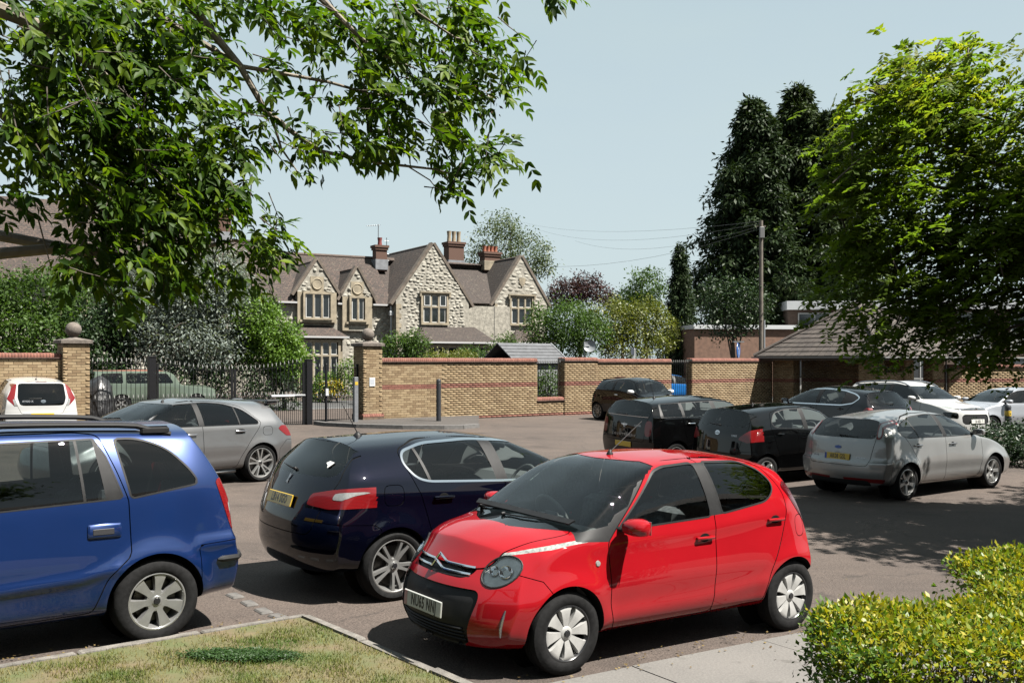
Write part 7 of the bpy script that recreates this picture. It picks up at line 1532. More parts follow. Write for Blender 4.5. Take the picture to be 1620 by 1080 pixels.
# --- small black two-door by the wall
Fi = spec(3.57, .813, 1.49, 2.3, .74, .335, .295, .80, (.88, 1.0), (1.38, 1.41), (1.85, 1.485), (3.05, 1.40), (.95, 1.02),
    [(.2, -.10), (.35, -.02), (.5, 0), (.75, -.03), (.9, -.08), (1.05, -.18), (1.38, -.42), (1.48, -.48)], roofw=.55, base=.66, flare=.022, dash=(.95, .95), seat=(1.7, 2.5), bow_r=(.24, 2.4), bow_f=(.36, 2.3), tumble=.07)
Fi['ops'] = mk_ops(wsp(.67, 1.02, .55, 1.385), rnd(sym([(.52, 1.0), (.56, 1.3)]), .08), rnd(sym([(.5, .6), (.58, .9), (.56, 1.34)]), .05),
    [rnd([(1.12, .28), (1.02, .6), (1.0, .96), (1.35, 1.33), (1.7, 1.42), (2.25, 1.41), (2.3, 1.0), (2.22, .28)], .05)], rnd([(1.1, 1.0), (1.42, 1.32), (1.7, 1.39), (2.3, 1.385), (2.72, 1.28), (2.80, 1.12), (2.6, 1.06)], [.01, .08, .1, .1, .1, .08, .05]),
    [[(1, .9), (1, 1.5), (2.16, 1.5), (2.24, .9)], [(2.34, .9), (2.26, 1.5), (3, 1.5), (3, .9)]], tw=.010, bonnet=bon(.2, .84, .62),
    extra=[('rear', 'tail_lamp#l', rnd([(.55, .72), (.55, .98), (.72, .98), (.72, .72)], .05), dict(nmin=-.3)), ('rear', 'tail_lamp#r', rnd([(-.55, .72), (-.55, .98), (-.72, .98), (-.72, .72)], .05), dict(nmin=-.3)),
        ('front', 'headlamp#l', [(.52 + .10 * math.cos(t * .2618), .76 + .10 * math.sin(t * .2618)) for t in range(24)], dict(nmin=0)), ('front', 'headlamp#r', [(-.52 + .10 * math.cos(t * .2618), .76 + .10 * math.sin(t * .2618)) for t in range(24)], dict(nmin=0))])
Fi['parent'] = WP
def pose_by(S, px, d, ang, side, x):
    a = R(ang); f = (math.cos(a), math.sin(a)); l = (-f[1], f[0]); qx = (px - 810) / 1575 * d
    return (qx - l[0] * side * S['hw'] + f[0] * x, d - l[1] * side * S['hw'] + f[1] * x, ang)
car, B, made = build_car('parked_car', Fi, pose_by(Fi, 943, 34.2, -55, -1, 3.04), blk1, 'small rounded black two-door with white mirror, backed up to the brick wall', res=.05, wheel=('ten', .30, .225, .19), mats=dict(window=CM['tint']))
mw = mat('mirror_white', (.4, .4, .4), .3)
for sd in 'LR': mirror(car, B, sd, 1.18, 1.0, mw, 1.05); handle(car, B, sd, 2.05, .90, CM['chrome'], .16, False)
sp = MB().prism([(-.50, .02), (.50, .02), (.44, -.14), (-.44, -.14)], .03, 'z'); o_ = obj('roof_spoiler', sp.mesh('roof_spoiler', blk1), car, loc=(B.xm - 3.02, 0, 1.40)); o_.rotation_euler = (0, R(6), R(-90))
# --- white city car nosed up to the wall
Ag = spec(3.70, .87, 1.525, 2.43, .74, .36, .325, .88, (.95, 1.04), (1.6, 1.44), (2.1, 1.52), (3.42, 1.45), (1.0, 1.12),
    [(.2, -.10), (.35, -.02), (.55, 0), (.75, -.03), (.9, -.04), (1.1, -.12), (1.42, -.28), (1.52, -.32)], roofw=.60, base=.68, flare=.02, dash=(1.0, 1.0), seat=(1.8, 2.6, .36, .5, (True, True), 1.24), bow_r=(.14, 2.8))
AL = rnd([(.60, .84), (.78, 1.02), (.70, 1.20), (.635, 1.38), (.55, 1.38), (.60, 1.1), (.62, 1.02), (.54, .86)], .015)
Ag['ops'] = mk_ops(wsp(.69, 1.06, .60, 1.41), rnd(sym([(.42, .86), (.50, .88), (.55, 1.05), (.52, 1.385), (.45, 1.40)]), .03), rnd(sym([(.46, .66), (.54, .82), (.62, 1.05), (.58, 1.40), (.5, 1.43)]), .04),
    [rnd([(1.15, .28), (1.05, .7), (1.04, 1.0), (1.45, 1.37), (2.05, 1.46), (2.05, .28)], .03), rnd([(2.05, .28), (2.05, 1.46), (2.6, 1.45), (2.8, 1.2), (2.7, .3)], .04)], rnd([(1.14, 1.05), (1.5, 1.36), (2.05, 1.43), (2.6, 1.41), (2.75, 1.2), (2.7, 1.12)], .03),
    [[(1, .9), (1, 1.5), (2.0, 1.5), (2.0, .9)], [(2.1, .9), (2.1, 1.5), (3, 1.5), (3, .9)]], tw=.012,
    extra=[('rear', 'tail_lamp#l', AL, dict(nmin=-.5, frm=['body', 'tailgate', 'gap'])), ('rear', 'tail_lamp#r', [(-y, z) for y, z in AL], dict(nmin=-.5, frm=['body', 'tailgate', 'gap'])),
        ('rear', 'tail_lamp_clear#l', rnd([(.50, .80), (.62, 1.03), (.66, 1.0), (.60, .80)], .01), dict(nmin=-.5, frm=['tail_lamp#l'])), ('rear', 'tail_lamp_clear#r', rnd([(-.50, .80), (-.62, 1.03), (-.66, 1.0), (-.60, .80)], .01), dict(nmin=-.5, frm=['tail_lamp#r'])),
        ('rear', 'brake_lamp', sym([(.15, 1.42), (.14, 1.445)]), dict(nmin=-.5))], tail=[(3.4, .1), (3.45, .7), (3.9, .7), (3.9, .1)])
Ag['parent'] = WP
car, B, made = build_car('parked_car', Ag, (-13.70, 27.60, 124.8), white, 'white city car with black glass tailgate, nosed up to the brick wall', res=.045, wheel=('five', .325, .23, .19), mats=dict(rear_window=CM['dark'], brake_lamp=CM['dred'], tail_lamp=CM['red']))
badge(car, B, 'rear', -.02, .965, .11, .075, 'rings', CM['chrome']); letters(car, B, 'rear', .33, .965, 'AYGO X', .065, CM['badge']); wiper(car, B, 'rear', (0, 1.03), (.30, 1.03)); antenna(car, B, 3.0, .05, .22, .3, .03); number_plate(car, B, 'rear', 0, .62, '', True)
# --- pale car at the edge by the hedge, and three cars beyond the wall
Si = dict(Dk); Si = spec(4.1, .87, 1.47, 2.55, .83, .34, .315, .78, (1.0, 1.0), (1.85, 1.40), (2.4, 1.465), (3.7, 1.40), (.95, 1.03), [(.2, -.12), (.4, -.02), (.6, 0), (.9, -.04), (1.1, -.2), (1.4, -.4), (1.46, -.42)], flare=.012, dash=(1.1, .95), seat=(2.0, 2.9))
def plain_ops(gl=True):
    return mk_ops(wsp(.69, 1.01, .56, 1.37), rnd(sym([(.58, 1.06), (.54, 1.34)]), .05), rnd(sym([(.54, .6), (.66, .9), (.56, 1.38)]), .04),
        [rnd([(1.3, .28), (1.2, .6), (1.17, .96), (1.6, 1.27), (1.95, 1.40), (2.3, 1.42), (2.3, .28)], .03), rnd([(2.3, .28), (2.3, 1.42), (2.9, 1.41), (3.3, 1.3), (3.35, 1.08), (3.15, .8), (2.95, .3)], .04)],
        rnd([(1.25, 1.0), (1.65, 1.26), (1.95, 1.36), (2.4, 1.395), (2.95, 1.375), (3.3, 1.27), (3.38, 1.12), (3.2, 1.05)], [.01, .1, .1, .1, .1, .08, .05, .05]), [[(1, .9), (1, 1.5), (2.24, 1.5), (2.24, .9)], [(2.36, .9), (2.36, 1.5), (3.5, 1.5), (3.5, .9)]], tw=.012, bonnet=bon(.2, .95, .66),
        extra=[('front', 'headlamp#l', rnd([(.45, .66), (.5, .74), (.82, .80), (.82, .68)], .03), dict(nmin=-.4)), ('front', 'headlamp#r', rnd([(-.45, .66), (-.5, .74), (-.82, .80), (-.82, .68)], .03), dict(nmin=-.4)), ('front', 'grille', rnd(sym([(.4, .35), (.5, .52), (.45, .56)]), .03), dict(nmin=0)), ('side', 'tail_lamp', rnd([(3.7, .85), (3.75, 1.0), (4.2, .95), (4.2, .82)], .03), dict(nmin=-.4))])
Si['ops'] = plain_ops(); Si['parent'] = WP
pale = paint('pale_silver_paint', (.22, .23, .25), .4, .34)
car, B, made = build_car('parked_car', Si, (13.1, 29.9, 196), pale, 'pale silver hatchback behind the black bollard with a yellow band', res=.05, wheel=('five', .315, .21, .2)); mirror(car, B, 'L', 1.35, 1.02, pale); handle(car, B, 'L', 2.15, .92, pale); handle(car, B, 'L', 3.0, .95, pale); mirror(car, B, 'R', 1.35, 1.02, pale)
# ------------------------------------------------------------------ foliage
def unit(v): return v / (np.linalg.norm(v, axis=-1, keepdims=True) + 1e-9)
def leaf_cloud(C, k, cr, size, droop=.3, aspect=.5, flat=.6, jit=1.):
    """k leaves round each cluster centre C (n,3) within radius cr: quads (verts (m,4,3)) and each leaf's cluster number"""
    n = len(C); idx = np.repeat(np.arange(n), k); m = len(idx); crr = cr if np.isscalar(cr) else np.repeat(cr, k)[:, None]
    off = RNG.normal(0, .5, (m, 3)) * crr; P = C[idx] + off
    d = unit(off + RNG.normal(0, .4, (m, 3)) * crr); d[:, 2] -= droop; d = unit(d)
    nrm = RNG.normal(0, flat, (m, 3)); nrm[:, 2] += 1; s = unit(np.cross(d, unit(nrm))); sz = (size * RNG.uniform(.6, 1.35, m))[:, None]
    up = np.cross(s, d)
    V = np.stack([P, P + d * sz * .45 + s * sz * aspect * .5 - up * sz * .05, P + d * sz, P + d * sz * .45 - s * sz * aspect * .5 - up * sz * .05], 1)
    return V, idx
def cloud_mesh(name, V, tone, m):
    q = len(V); me = np_mesh(name, V.reshape(-1, 3), np.arange(q * 4).reshape(-1, 4), m); tone_attr(me, np.clip(tone, 0, 1)); return me
def blob_pts(blobs, n, inner=.45, rough=.25):
    """cluster centres spread through the outer part of ellipsoids (x,y,z,rx,ry,rz)"""
    B = np.array(blobs, float); w = (B[:, 3] * B[:, 4] * B[:, 5]) ** .67; k = RNG.choice(len(B), n, p=w / w.sum()); d = unit(RNG.normal(0, 1, (n, 3))); r = RNG.uniform(inner, 1, n) ** .6 * np.clip(1 + RNG.normal(0, rough, n) * .5, .6, 1.14)
    return B[k, :3] + d * B[k, 3:] * r[:, None]
BARK = mat('bark', (.045, .036, .028), .95, noise=.4, nscale=6, bump=.8, bscale=18, bdist=.03); BARKG = mat('grey_bark', (.13, .112, .088), .95, noise=.35, nscale=8, bump=.6, bscale=25, bdist=.02)
LM = dict(
    mid=leaf_mat('leaf_mid_green', (.016, .036, .008), (.055, .095, .018), .35, spec=.2), dark=leaf_mat('leaf_dark_green', (0.00744, 0.0186, 0.0062), (0.02108, 0.04092, 0.00992), .2), bright=leaf_mat('leaf_bright_green', (0.0341, 0.0775, 0.00868), (0.093, 0.155, 0.0186), .35),
    silver=leaf_mat('leaf_silver', (.05, .066, .055), (.19, .21, .185), .25, c3=(.10, .12, .105), spec=.2), birch=leaf_mat('leaf_birch', (0.031, 0.0465, 0.0186), (0.0713, 0.093, 0.0403), .3), purple=leaf_mat('leaf_purple', (0.01364, 0.0062, 0.00744), (0.0465, 0.01984, 0.02108), .25),
    yellow=leaf_mat('leaf_yellow_green', (0.0372, 0.0589, 0.00868), (0.124, 0.124, 0.0186), .3), con=leaf_mat('conifer_needles', (.007, .015, .006), (.026, .040, .015), .15, spec=.1), con2=leaf_mat('conifer_needles_warm', (.009, .017, .006), (.032, .046, .016), .15, spec=.1),
    rob=leaf_mat('robinia_leaf', (.044, .080, .011), (.165, .170, .014), .60, c3=(.082, .120, .014), spec=.12), ash=leaf_mat('ash_leaf', (.008, .022, .003), (.105, .150, .007), .50, .5, c3=(.030, .062, .005), spec=.15), hedge=leaf_mat('hedge_leaf', (.014, .038, .005), (.24, .20, .010), .35, .45, c3=(.065, .115, .010), spec=.25))
def tree(name, label, base, blobs, leafm, n, k, cr, size, trunk=.2, cat='tree', group=None, droop=.3, aspect=.5, bark=None, tone=None, inner=.45, limbs=True, twigs=0):
    base = Vector(base); o = empty(name, base, 0, label, cat, group); C = blob_pts(blobs, n, inner) - np.array(base)
    V, idx = leaf_cloud(C, k, cr, size, droop, aspect); t = RNG.random(n)[idx] * .6 + RNG.random(len(idx)) * .4
    if tone: t = tone(V[:, 0], t)
    obj('crown', cloud_mesh('crown', V, t, leafm), o)
    if limbs:
        mb = MB(); top = max(b[2] for b in blobs) - base.z; cx = np.mean([b[0] for b in blobs]) - base.x; cy = np.mean([b[1] for b in blobs]) - base.y; mid = Vector((cx * .5, cy * .5, top * .45))
        mb.tube([(0, 0, -.3), Vector((cx * .1, cy * .1, top * .2)), mid, Vector((cx, cy, top))], [trunk, trunk * .8, trunk * .6, trunk * .15], 9)
        for b in blobs:
            e = Vector((b[0], b[1], b[2])) - base; s_ = mid * random.uniform(.5, 1.0); mb.tube([s_, s_.lerp(e, .5) + Vector((0, 0, -.1)), e], [trunk * .4, trunk * .28, trunk * .08], 6)
        mb.build('trunk', bark or BARK, o, True)
    if twigs:
        mb = MB()
        for _ in range(twigs):
            c = Vector(C[RNG.integers(len(C))]); d = Vector(RNG.normal(0, 1, 3)).normalized(); L_ = random.uniform(.4, 1.1) * cr * 2.2; mb.tube([c - d * L_ * .5, c + Vector((0, 0, .06)), c + d * L_ * .5], [.018, .013, .005], 4, False)
        mb.build('twigs', BARK, o)['kind'] = 'stuff'
    return o
def X_(px, d): return (px - 810) / 1575 * d
def Zp(py, d): return HC + (570 - py) / 1575 * d
# trees and shrubs beyond the wall
tree('birch_tree', 'pale feathery birch rising behind the house chimneys', (X_(800, 86), 86, 0), [(X_(790, 86), 86, Zp(385, 86), 2.4, 2.4, 2.8), (X_(835, 86), 86, Zp(405, 86), 2.4, 2, 2.0), (X_(765, 86), 87, Zp(410, 86), 1.8, 2, 1.6), (X_(855, 86), 86, Zp(420, 86), 1.2, 1.4, 1.1), (X_(798, 86), 86, Zp(362, 86), 1.1, 1.2, 1.0)], LM['birch'], 520, 16, .55, .22, .25, droop=.9)
tree('copper_beech', 'dark purple-leaved tree right of the house', (X_(920, 76), 76, 0), [(X_(905, 76), 76, Zp(462, 76), 1.7, 1.6, 1.1), (X_(940, 76), 76, Zp(462, 76), 1.5, 1.5, .9), (X_(925, 76), 76, Zp(448, 76), 1.2, 1.2, .8), (X_(885, 76), 76, Zp(475, 76), 1.2, 1.2, 1.0)], LM['purple'], 420, 14, .35, .2)
tree('garden_tree', 'dense green garden tree between the house and the yellow-green bush', (X_(875, 52), 52, 0), [(X_(860, 52), 52, Zp(520, 52), 1.1, 1.4, 1.3), (X_(900, 52), 51.5, Zp(510, 52), 1.4, 1.5, 1.2), (X_(930, 52), 52, Zp(525, 52), 1.2, 1.4, 1.2), (X_(880, 52), 52, Zp(550, 52), 1.6, 1.5, .9)], LM['mid'], 800, 14, .28, .15, .12)
tree('garden_bush', 'yellow-green rounded bush above the wall', (X_(1000, 54), 54, 0), [(X_(970, 54), 54, Zp(510, 54), 1.6, 1.5, 1.3), (X_(1010, 54), 54, Zp(505, 54), 1.7, 1.5, 1.2), (X_(1045, 54), 54, Zp(525, 54), 1.1, 1.2, 1.0), (X_(1000, 54), 53.5, Zp(545, 54), 2.2, 1.5, .9)], LM['yellow'], 900, 14, .28, .15, .1, 'bush')
tree('background_tree', 'distant green tree left of the narrow conifer', (X_(1025, 100), 100, 0), [(X_(1025, 100), 100, Zp(455, 100), 1.9, 2, 2.0), (X_(1010, 100), 101, Zp(480, 100), 2.2, 2, 1.8)], LM['mid'], 320, 14, .45, .28, .25, group='distant trees'); tree('background_tree', 'distant low green tree behind the purple tree', (X_(985, 105), 105, 0), [(X_(985, 105), 105, Zp(480, 105), 2.6, 2, 1.4)], LM['dark'], 200, 14, .5, .3, .25, group='distant trees')
tree('laurel_bush', 'large glossy green bush behind the left wall', (-18.2, 38.5, 0), [(-19.6, 38, 3.0, 1.9, 1.6, 1.8), (-17.4, 37.5, 2.4, 1.7, 1.4, 1.5), (-18.8, 39, 4.6, 1.6, 1.6, 1.2), (-16.6, 38.6, 3.9, 1.2, 1.2, 1.1), (-20.8, 38, 4.6, 1.4, 1.4, 1.2)], LM['mid'], 1500, 14, .26, .17, .12, 'bush'); tree('laurel_bush', 'dark bush behind the left gate pier', (-15.2, 37.2, 0), [(-15.4, 37, 2.2, 1.3, 1.2, 1.7), (-14.6, 37.6, 3.6, 1.2, 1.2, 1.2)], LM['dark'], 800, 14, .24, .15, .1, 'bush')
tree('silver_tree', 'grey-silver leaved tree behind the gates', (-12.2, 38.2, 0), [(-13.6, 38, 4.0, 1.7, 1.5, 1.6), (-12.0, 38, 4.7, 1.6, 1.5, 1.4), (-10.8, 38.3, 3.9, 1.4, 1.4, 1.6), (-12.6, 37.4, 2.9, 1.7, 1.2, 1.2), (-11.2, 37.6, 2.5, 1.3, 1.2, 1.0), (-14.4, 38.2, 5.2, 1.1, 1.2, 1.0), (-11.4, 38.5, 5.6, 1.1, 1.1, .9)], LM['silver'], 3600, 13, .26, .15, .16, aspect=.36, droop=.5, bark=BARKG, twigs=160)
tree('bright_bush', 'bright lime-green bush beside the bay window', (-8.7, 38.2, 0), [(-9.8, 38, 3.6, 1.0, 1.0, 1.1), (-9.1, 38, 3.0, 1.1, 1.1, 1.0), (-8.7, 38.1, 2.2, .9, 1.0, .8), (-9.6, 38.2, 2.5, 1.1, 1.0, 1.0)], LM['bright'], 1300, 14, .2, .12, .1, 'bush')
tree('gate_hedge', 'dark evergreen hedge close behind the vehicle gates', (-10, 37, 0), [(-12.2, 37, .9, 1.6, .8, 1.3), (-10.4, 37.4, .9, 1.5, .8, 1.3), (-9.0, 37.6, .9, 1.2, .8, 1.2), (-13.9, 36.6, .8, 1.2, .8, 1.2)], LM['dark'], 900, 12, .22, .12, .08, 'hedge', limbs=False)
tree('shrub', 'grey-green shrub behind the wall beside the right gate pier', (X_(640, 42), 42, 0), [(X_(630, 42), 42, Zp(552, 42), .7, .7, .7), (X_(655, 42), 42, Zp(548, 42), .6, .6, .6)], LM['mid'], 330, 12, .18, .12, .06, 'shrub', group='shrubs behind the wall'); tree('shrub', 'loose shrub in front of the lean-to roof', (X_(770, 46), 46, 0), [(X_(745, 46), 46, Zp(562, 46), .7, .7, .4), (X_(800, 46), 46, Zp(553, 46), .8, .7, .7), (X_(820, 46), 46, Zp(560, 46), .5, .5, .5)], LM['mid'], 420, 12, .18, .1, .06, 'shrub', group='shrubs behind the wall'); tree('shrub', 'low clipped yellow-green shrub showing over the wall', (X_(705, 45), 45, 0), [(X_(690, 45), 45, Zp(566, 45), .8, .6, .3), (X_(730, 45), 45, Zp(566, 45), .7, .6, .33)], LM['yellow'], 300, 12, .14, .09, .06, 'shrub', group='shrubs behind the wall')
tree('border_plants', 'leafy plants with yellow flowers behind the pedestrian gate', (X_(535, 44), 44, 0), [(X_(520, 44), 44, 1.0, .7, .5, .6), (X_(548, 44), 44, 1.3, .5, .5, .9), (X_(505, 44), 44, .7, .5, .5, .5)], LM['bright'], 380, 12, .16, .1, .04, 'plants')
V_, i_ = leaf_cloud(np.c_[RNG.normal(X_(527, 43.4), .35, 60), RNG.normal(43.4, .2, 60), RNG.uniform(.6, 1.2, 60)], 6, .12, .07); obj('flowers', cloud_mesh('flowers', V_, RNG.random(len(V_)), leaf_mat('yellow_petals', (.3, .2, .01), (.36, .27, .015), .2)), bpy.data.objects['border_plants']).matrix_parent_inverse = Matrix.Translation(-bpy.data.objects['border_plants'].location)
tree('side_tree', 'dark bushy tree with bare stems left of the shelter roof', (X_(1165, 53), 53, 0), [(X_(1150, 53), 53, Zp(500, 53), 1.5, 1.2, 1.2), (X_(1180, 53), 53, Zp(480, 53), 1.4, 1.2, 1.4), (X_(1140, 53), 53, Zp(470, 53), 1.1, 1.1, 1.3)], LM['dark'], 480, 12, .32, .17, .14)
tree('railing_bush', 'green bush behind the railing opening of the long wall', (X_(868, 39), 39.5, 0), [(X_(866, 39.5), 39.5, 1.0, .7, .5, .8)], LM['mid'], 200, 12, .18, .1, .05, 'bush')
# conifers
def conifer(name, label, x, y, h, r, z0, m, n=900, size=.34, group=None, nb=170, power=.75):
    """layered boughs of uneven length, each carrying drooping sprays"""
    o = empty(name, (x, y, 0), 0, label, 'tree', group); t = np.sort(RNG.random(nb) ** 1.15); a = np.cumsum(RNG.uniform(1.9, 2.9, nb)); L = r * ((1 - t) ** power + .05) * RNG.uniform(.55, 1.18, nb); zb = z0 + (h - z0) * t; C = []; mb = MB().tube([(0, 0, -.3), (0, 0, h * .5), (0, 0, h * .97)], [r * .07 + .05, r * .045 + .03, .02], 8)
    k = max(3, n // nb); cl = .16 * r ** .5 * 2
    for i in range(nb):
        u = RNG.random(k) ** .6; w = L[i] * u; sp_ = RNG.normal(0, .10, k) * (1 + w * .5); rise = .35 * L[i] * u - .55 * L[i] * u**2
        C.append(np.stack([w * np.cos(a[i]) - sp_ * np.sin(a[i]), w * np.sin(a[i]) + sp_ * np.cos(a[i]), zb[i] + rise + RNG.normal(0, .12, k)], 1)); mb.tube([(0, 0, zb[i]), (L[i] * .5 * math.cos(a[i]), L[i] * .5 * math.sin(a[i]), zb[i] + .04 * L[i]), (L[i] * .95 * math.cos(a[i]), L[i] * .95 * math.sin(a[i]), zb[i] - .2 * L[i])], [.05, .03, .008], 4, False)
    C = np.concatenate(C); V, idx = leaf_cloud(C, 13, .30 * (r / 4) ** .5, size, .75, .36); obj('crown', cloud_mesh('crown', V, RNG.random(len(C))[idx] * .7 + RNG.random(len(idx)) * .3, m), o); mb.build('trunk', BARK, o)
conifer('conifer', 'tall dark conifer behind the utility pole', X_(1192, 68), 68, Zp(163, 68), 6.4, .4, LM['con'], 6600, .40, 'tall dark conifers', 300, .74); conifer('conifer', 'tallest dark conifer with a spiky crown', X_(1262, 70), 70, Zp(146, 70), 7.6, .4, LM['con2'], 7000, .40, 'tall dark conifers', 300, .80); conifer('conifer', 'dark conifer half hidden by the bright leafy tree', X_(1312, 69), 69, Zp(178, 69), 6.8, .5, LM['con2'], 4600, .42, 'tall dark conifers', 220, .7)
conifer('conifer', 'small pointed conifer standing apart left of the tall ones', X_(1076, 63), 63, Zp(392, 63), 1.55, .2, LM['con'], 2000, .22, None, 170, .7)
# ------------------------------------------------------------------ the light-leaved tree over the car park (trunk out of frame)
rt = empty('robinia_tree', (12.6, 15.5, gz(12.6, 15.5)), 0, 'large yellow-green leafy tree overhanging the car park', 'tree'); rb0 = np.array(rt.location)
RBP = [(1325, 265, 52), (1395, 185, 78), (1455, 115, 80), (1545, 105, 85), (1390, 300, 80), (1490, 220, 105), (1600, 210, 105), (1345, 375, 48), (1440, 375, 75), (1540, 350, 100), (1620, 360, 90), (1370, 465, 48), (1450, 460, 70), (1545, 460, 80), (1405, 525, 34), (1500, 515, 45), (1600, 515, 50), (1335, 440, 30), (1700, 300, 120), (1700, 470, 90)]
RBL = [(X_(a, 15.2), 15.2 + random.uniform(-.5, .5), Zp(b, 15.2), c / 104, c / 104 * 1.25, c / 104 * .82) for a, b, c in [(p_, q_2 + 26, r_2) for p_, q_2, r_2 in RBP]]
RBL += [(11.8, 13.6, 6.0, 1.8, 1.8, 1.3), (13, 14.2, 4.8, 2.2, 2.4, 1.4), (12.2, 12.6, 5.6, 2.4, 2.2, 1.4), (14.8, 15.2, 6.5, 2.2, 2.2, 1.4), (14, 11.5, 5.2, 2.4, 2.2, 1.4), (11.6, 10.6, 5.0, 2.0, 1.8, 1.1), (9.4, 11.4, 5.4, 2.2, 2.0, 1.2), (9.2, 13.2, 6.2, 1.7, 1.4, 1.0), (10.4, 12.8, 4.6, 2.0, 1.8, 1.0), (11.5, 9.4, 4.8, 2.0, 1.6, 1.1)]
Cb = blob_pts(RBL, 4300, .3, .22)
sprayd = unit(np.c_[Cb[:, 0] - 12.6, Cb[:, 1] - 15.5, np.full(len(Cb), -.9)] + RNG.normal(0, .55, (len(Cb), 3)))
def sprays(C, D, npair, L, size, aspect=.42):
    """pinnate sprays: leaflets in pairs along a short drooping stalk"""
    n = len(C); t = np.linspace(.1, 1, npair); idx = np.repeat(np.arange(n), npair * 2); tt = np.tile(np.repeat(t, 2), n); sg = np.tile(np.tile([1., -1.], npair), n); LL = L * RNG.uniform(.6, 1.3, n)[idx]
    D0 = D[idx]; P = C[idx] + D0 * (tt * LL)[:, None]; P[:, 2] -= (tt**2) * LL * .35
    s = unit(np.cross(D0, np.array([0, 0, 1.]) + RNG.normal(0, .25, (n, 3))[idx])); d = unit(s * sg[:, None] + D0 * .45 + RNG.normal(0, .22, (len(idx), 3)) + np.array([0, 0, -.25])); nr = unit(np.cross(d, D0)); w = unit(np.cross(nr, d)); sz = (size * RNG.uniform(.7, 1.25, len(idx)))[:, None]
    V = np.stack([P, P + d * sz * .45 + w * sz * aspect * .5, P + d * sz, P + d * sz * .45 - w * sz * aspect * .5], 1); return V, idx
V_, i_ = [], []
for r_ in range(4):
    a_, b_ = sprays(Cb + RNG.normal(0, .22, Cb.shape), unit(sprayd + RNG.normal(0, .5, sprayd.shape)), 6, .25, .115, .5); V_.append(a_); i_.append(b_)
V_ = np.concatenate(V_) - rb0; i_ = np.concatenate(i_); tz = Cb[:, 2][i_]
pale_top = np.clip((RNG.random(len(Cb)) - .35) * 1.3, 0, 1)[i_] * np.clip((tz - 3.8) / 2.4, .08, 1)       # leaf tone gets paler towards the top of the crown
obj('crown', cloud_mesh('crown', V_, .18 + RNG.random(len(i_)) * .28 + pale_top * .75, LM['rob']), rt)
mb = MB(); mb.tube([(0, 0, -.3), (-.1, .1, 1.5), (-.4, 0, 3.0), (-1.0, -.2, 4.6)], [.26, .22, .19, .12], 10)
for b in RBL: e = Vector(b[:3]) - rt.location; s_ = Vector((-.4, 0, 3.0)).lerp(Vector((-1.0, -.2, 4.6)), random.random()); m_ = s_.lerp(e, .55) + Vector((random.uniform(-.3, .3), random.uniform(-.3, .3), .35)); mb.tube([s_, m_, e], [.075, .045, .012], 6)
for q in range(220):
    c = Vector(Cb[RNG.integers(len(Cb))]) - rt.location; d = Vector(RNG.normal(0, 1, 3)).normalized() * random.uniform(.3, .8); mb.tube([c - d, c + Vector((0, 0, .05)), c + d * .6], [.016, .011, .004], 4, False)
mb.build('trunk', BARK, rt, True)
# ------------------------------------------------------------------ foreground ash: limbs in from the left, 300 single leaves and the rest of the foliage
KA = .62
at_tree = empty('ash_tree', (-4.6, 3.2, 0), 0, 'leafy tree whose branches hang in from the upper left', 'tree'); ab = Vector(at_tree.location)
def A3(px, py, d): d = d * KA; return Vector((X_(px, d), d, Zp(py, d)))
LIMBS = [([(-250, 470, 5.6), (0, 401, 5.7), (100, 392, 5.8), (170, 402, 5.9), (225, 415, 6.0), (262, 370, 6.1), (285, 320, 6.2)], [.046, .034, .031, .028, .024, .020, .012]), ([(225, 415, 6.0), (300, 395, 6.3), (370, 380, 6.5), (430, 390, 6.6)], [.024, .017, .012, .005]),
    ([(-260, -40, 5.2), (-60, -10, 5.3), (70, 45, 5.4), (140, 100, 5.5), (200, 150, 5.6), (260, 200, 5.8), (300, 230, 6.0)], [.07, .05, .034, .026, .02, .014, .006]), ([(120, -200, 5.4), (250, -60, 5.6), (330, 45, 5.8), (380, 105, 5.9), (420, 175, 6.0), (470, 215, 6.1), (510, 240, 6.2), (600, 258, 6.4), (690, 268, 6.5), (745, 285, 6.6)], [.05, .036, .026, .022, .018, .016, .013, .010, .007, .003]),
    ([(380, 105, 5.9), (440, 115, 6.0), (520, 130, 6.1), (590, 150, 6.3), (680, 150, 6.4), (790, 115, 6.5)], [.014, .012, .010, .008, .006, .003]), ([(360, -150, 5.6), (470, -40, 5.8), (520, 10, 5.9), (560, 50, 6.0), (600, 85, 6.1), (660, 110, 6.2)], [.03, .024, .019, .014, .010, .005]),
    ([(430, 185, 6.0), (445, 235, 6.1), (480, 285, 6.2)], [.010, .007, .003]), ([(-100, 130, 5.3), (0, 180, 5.5), (60, 240, 5.7), (120, 310, 5.9), (180, 350, 6.0)], [.03, .02, .014, .01, .005]), ([(600, -60, 6.0), (660, 20, 6.1), (720, 60, 6.3), (780, 70, 6.4)], [.014, .010, .007, .003]), ([(-40, 290, 5.6), (30, 330, 5.6), (60, 345, 5.7), (80, 420, 5.7)], [.008, .006, .005, .003]), ([(640, 260, 6.45), (680, 285, 6.45), (700, 310, 6.45)], [.005, .004, .002]), ([(760, -60, 6.2), (820, -12, 6.3), (880, 2, 6.4)], [.008, .005, .002])]
for pts, rr_ in LIMBS: MB().tube([A3(*p) - ab for p in pts], [q * KA for q in rr_], 8).build('branch', BARKG, at_tree, True)
mbt = MB(); mbt.tube([(0, 0, -.3), (.1, 0, 1.5), (.3, .1, 3.0), (.6, .1, 5.0)], [.24, .2, .16, .11], 12)
for pts, rr_ in LIMBS[:6]: mbt.tube([Vector((.3, .1, 3.0)) if pts[0][1] > 200 else Vector((.6, .1, 5.0)), A3(*pts[0]) - ab], [.05, rr_[0] * KA], 8)
mbt.build('trunk', BARKG, at_tree, True)
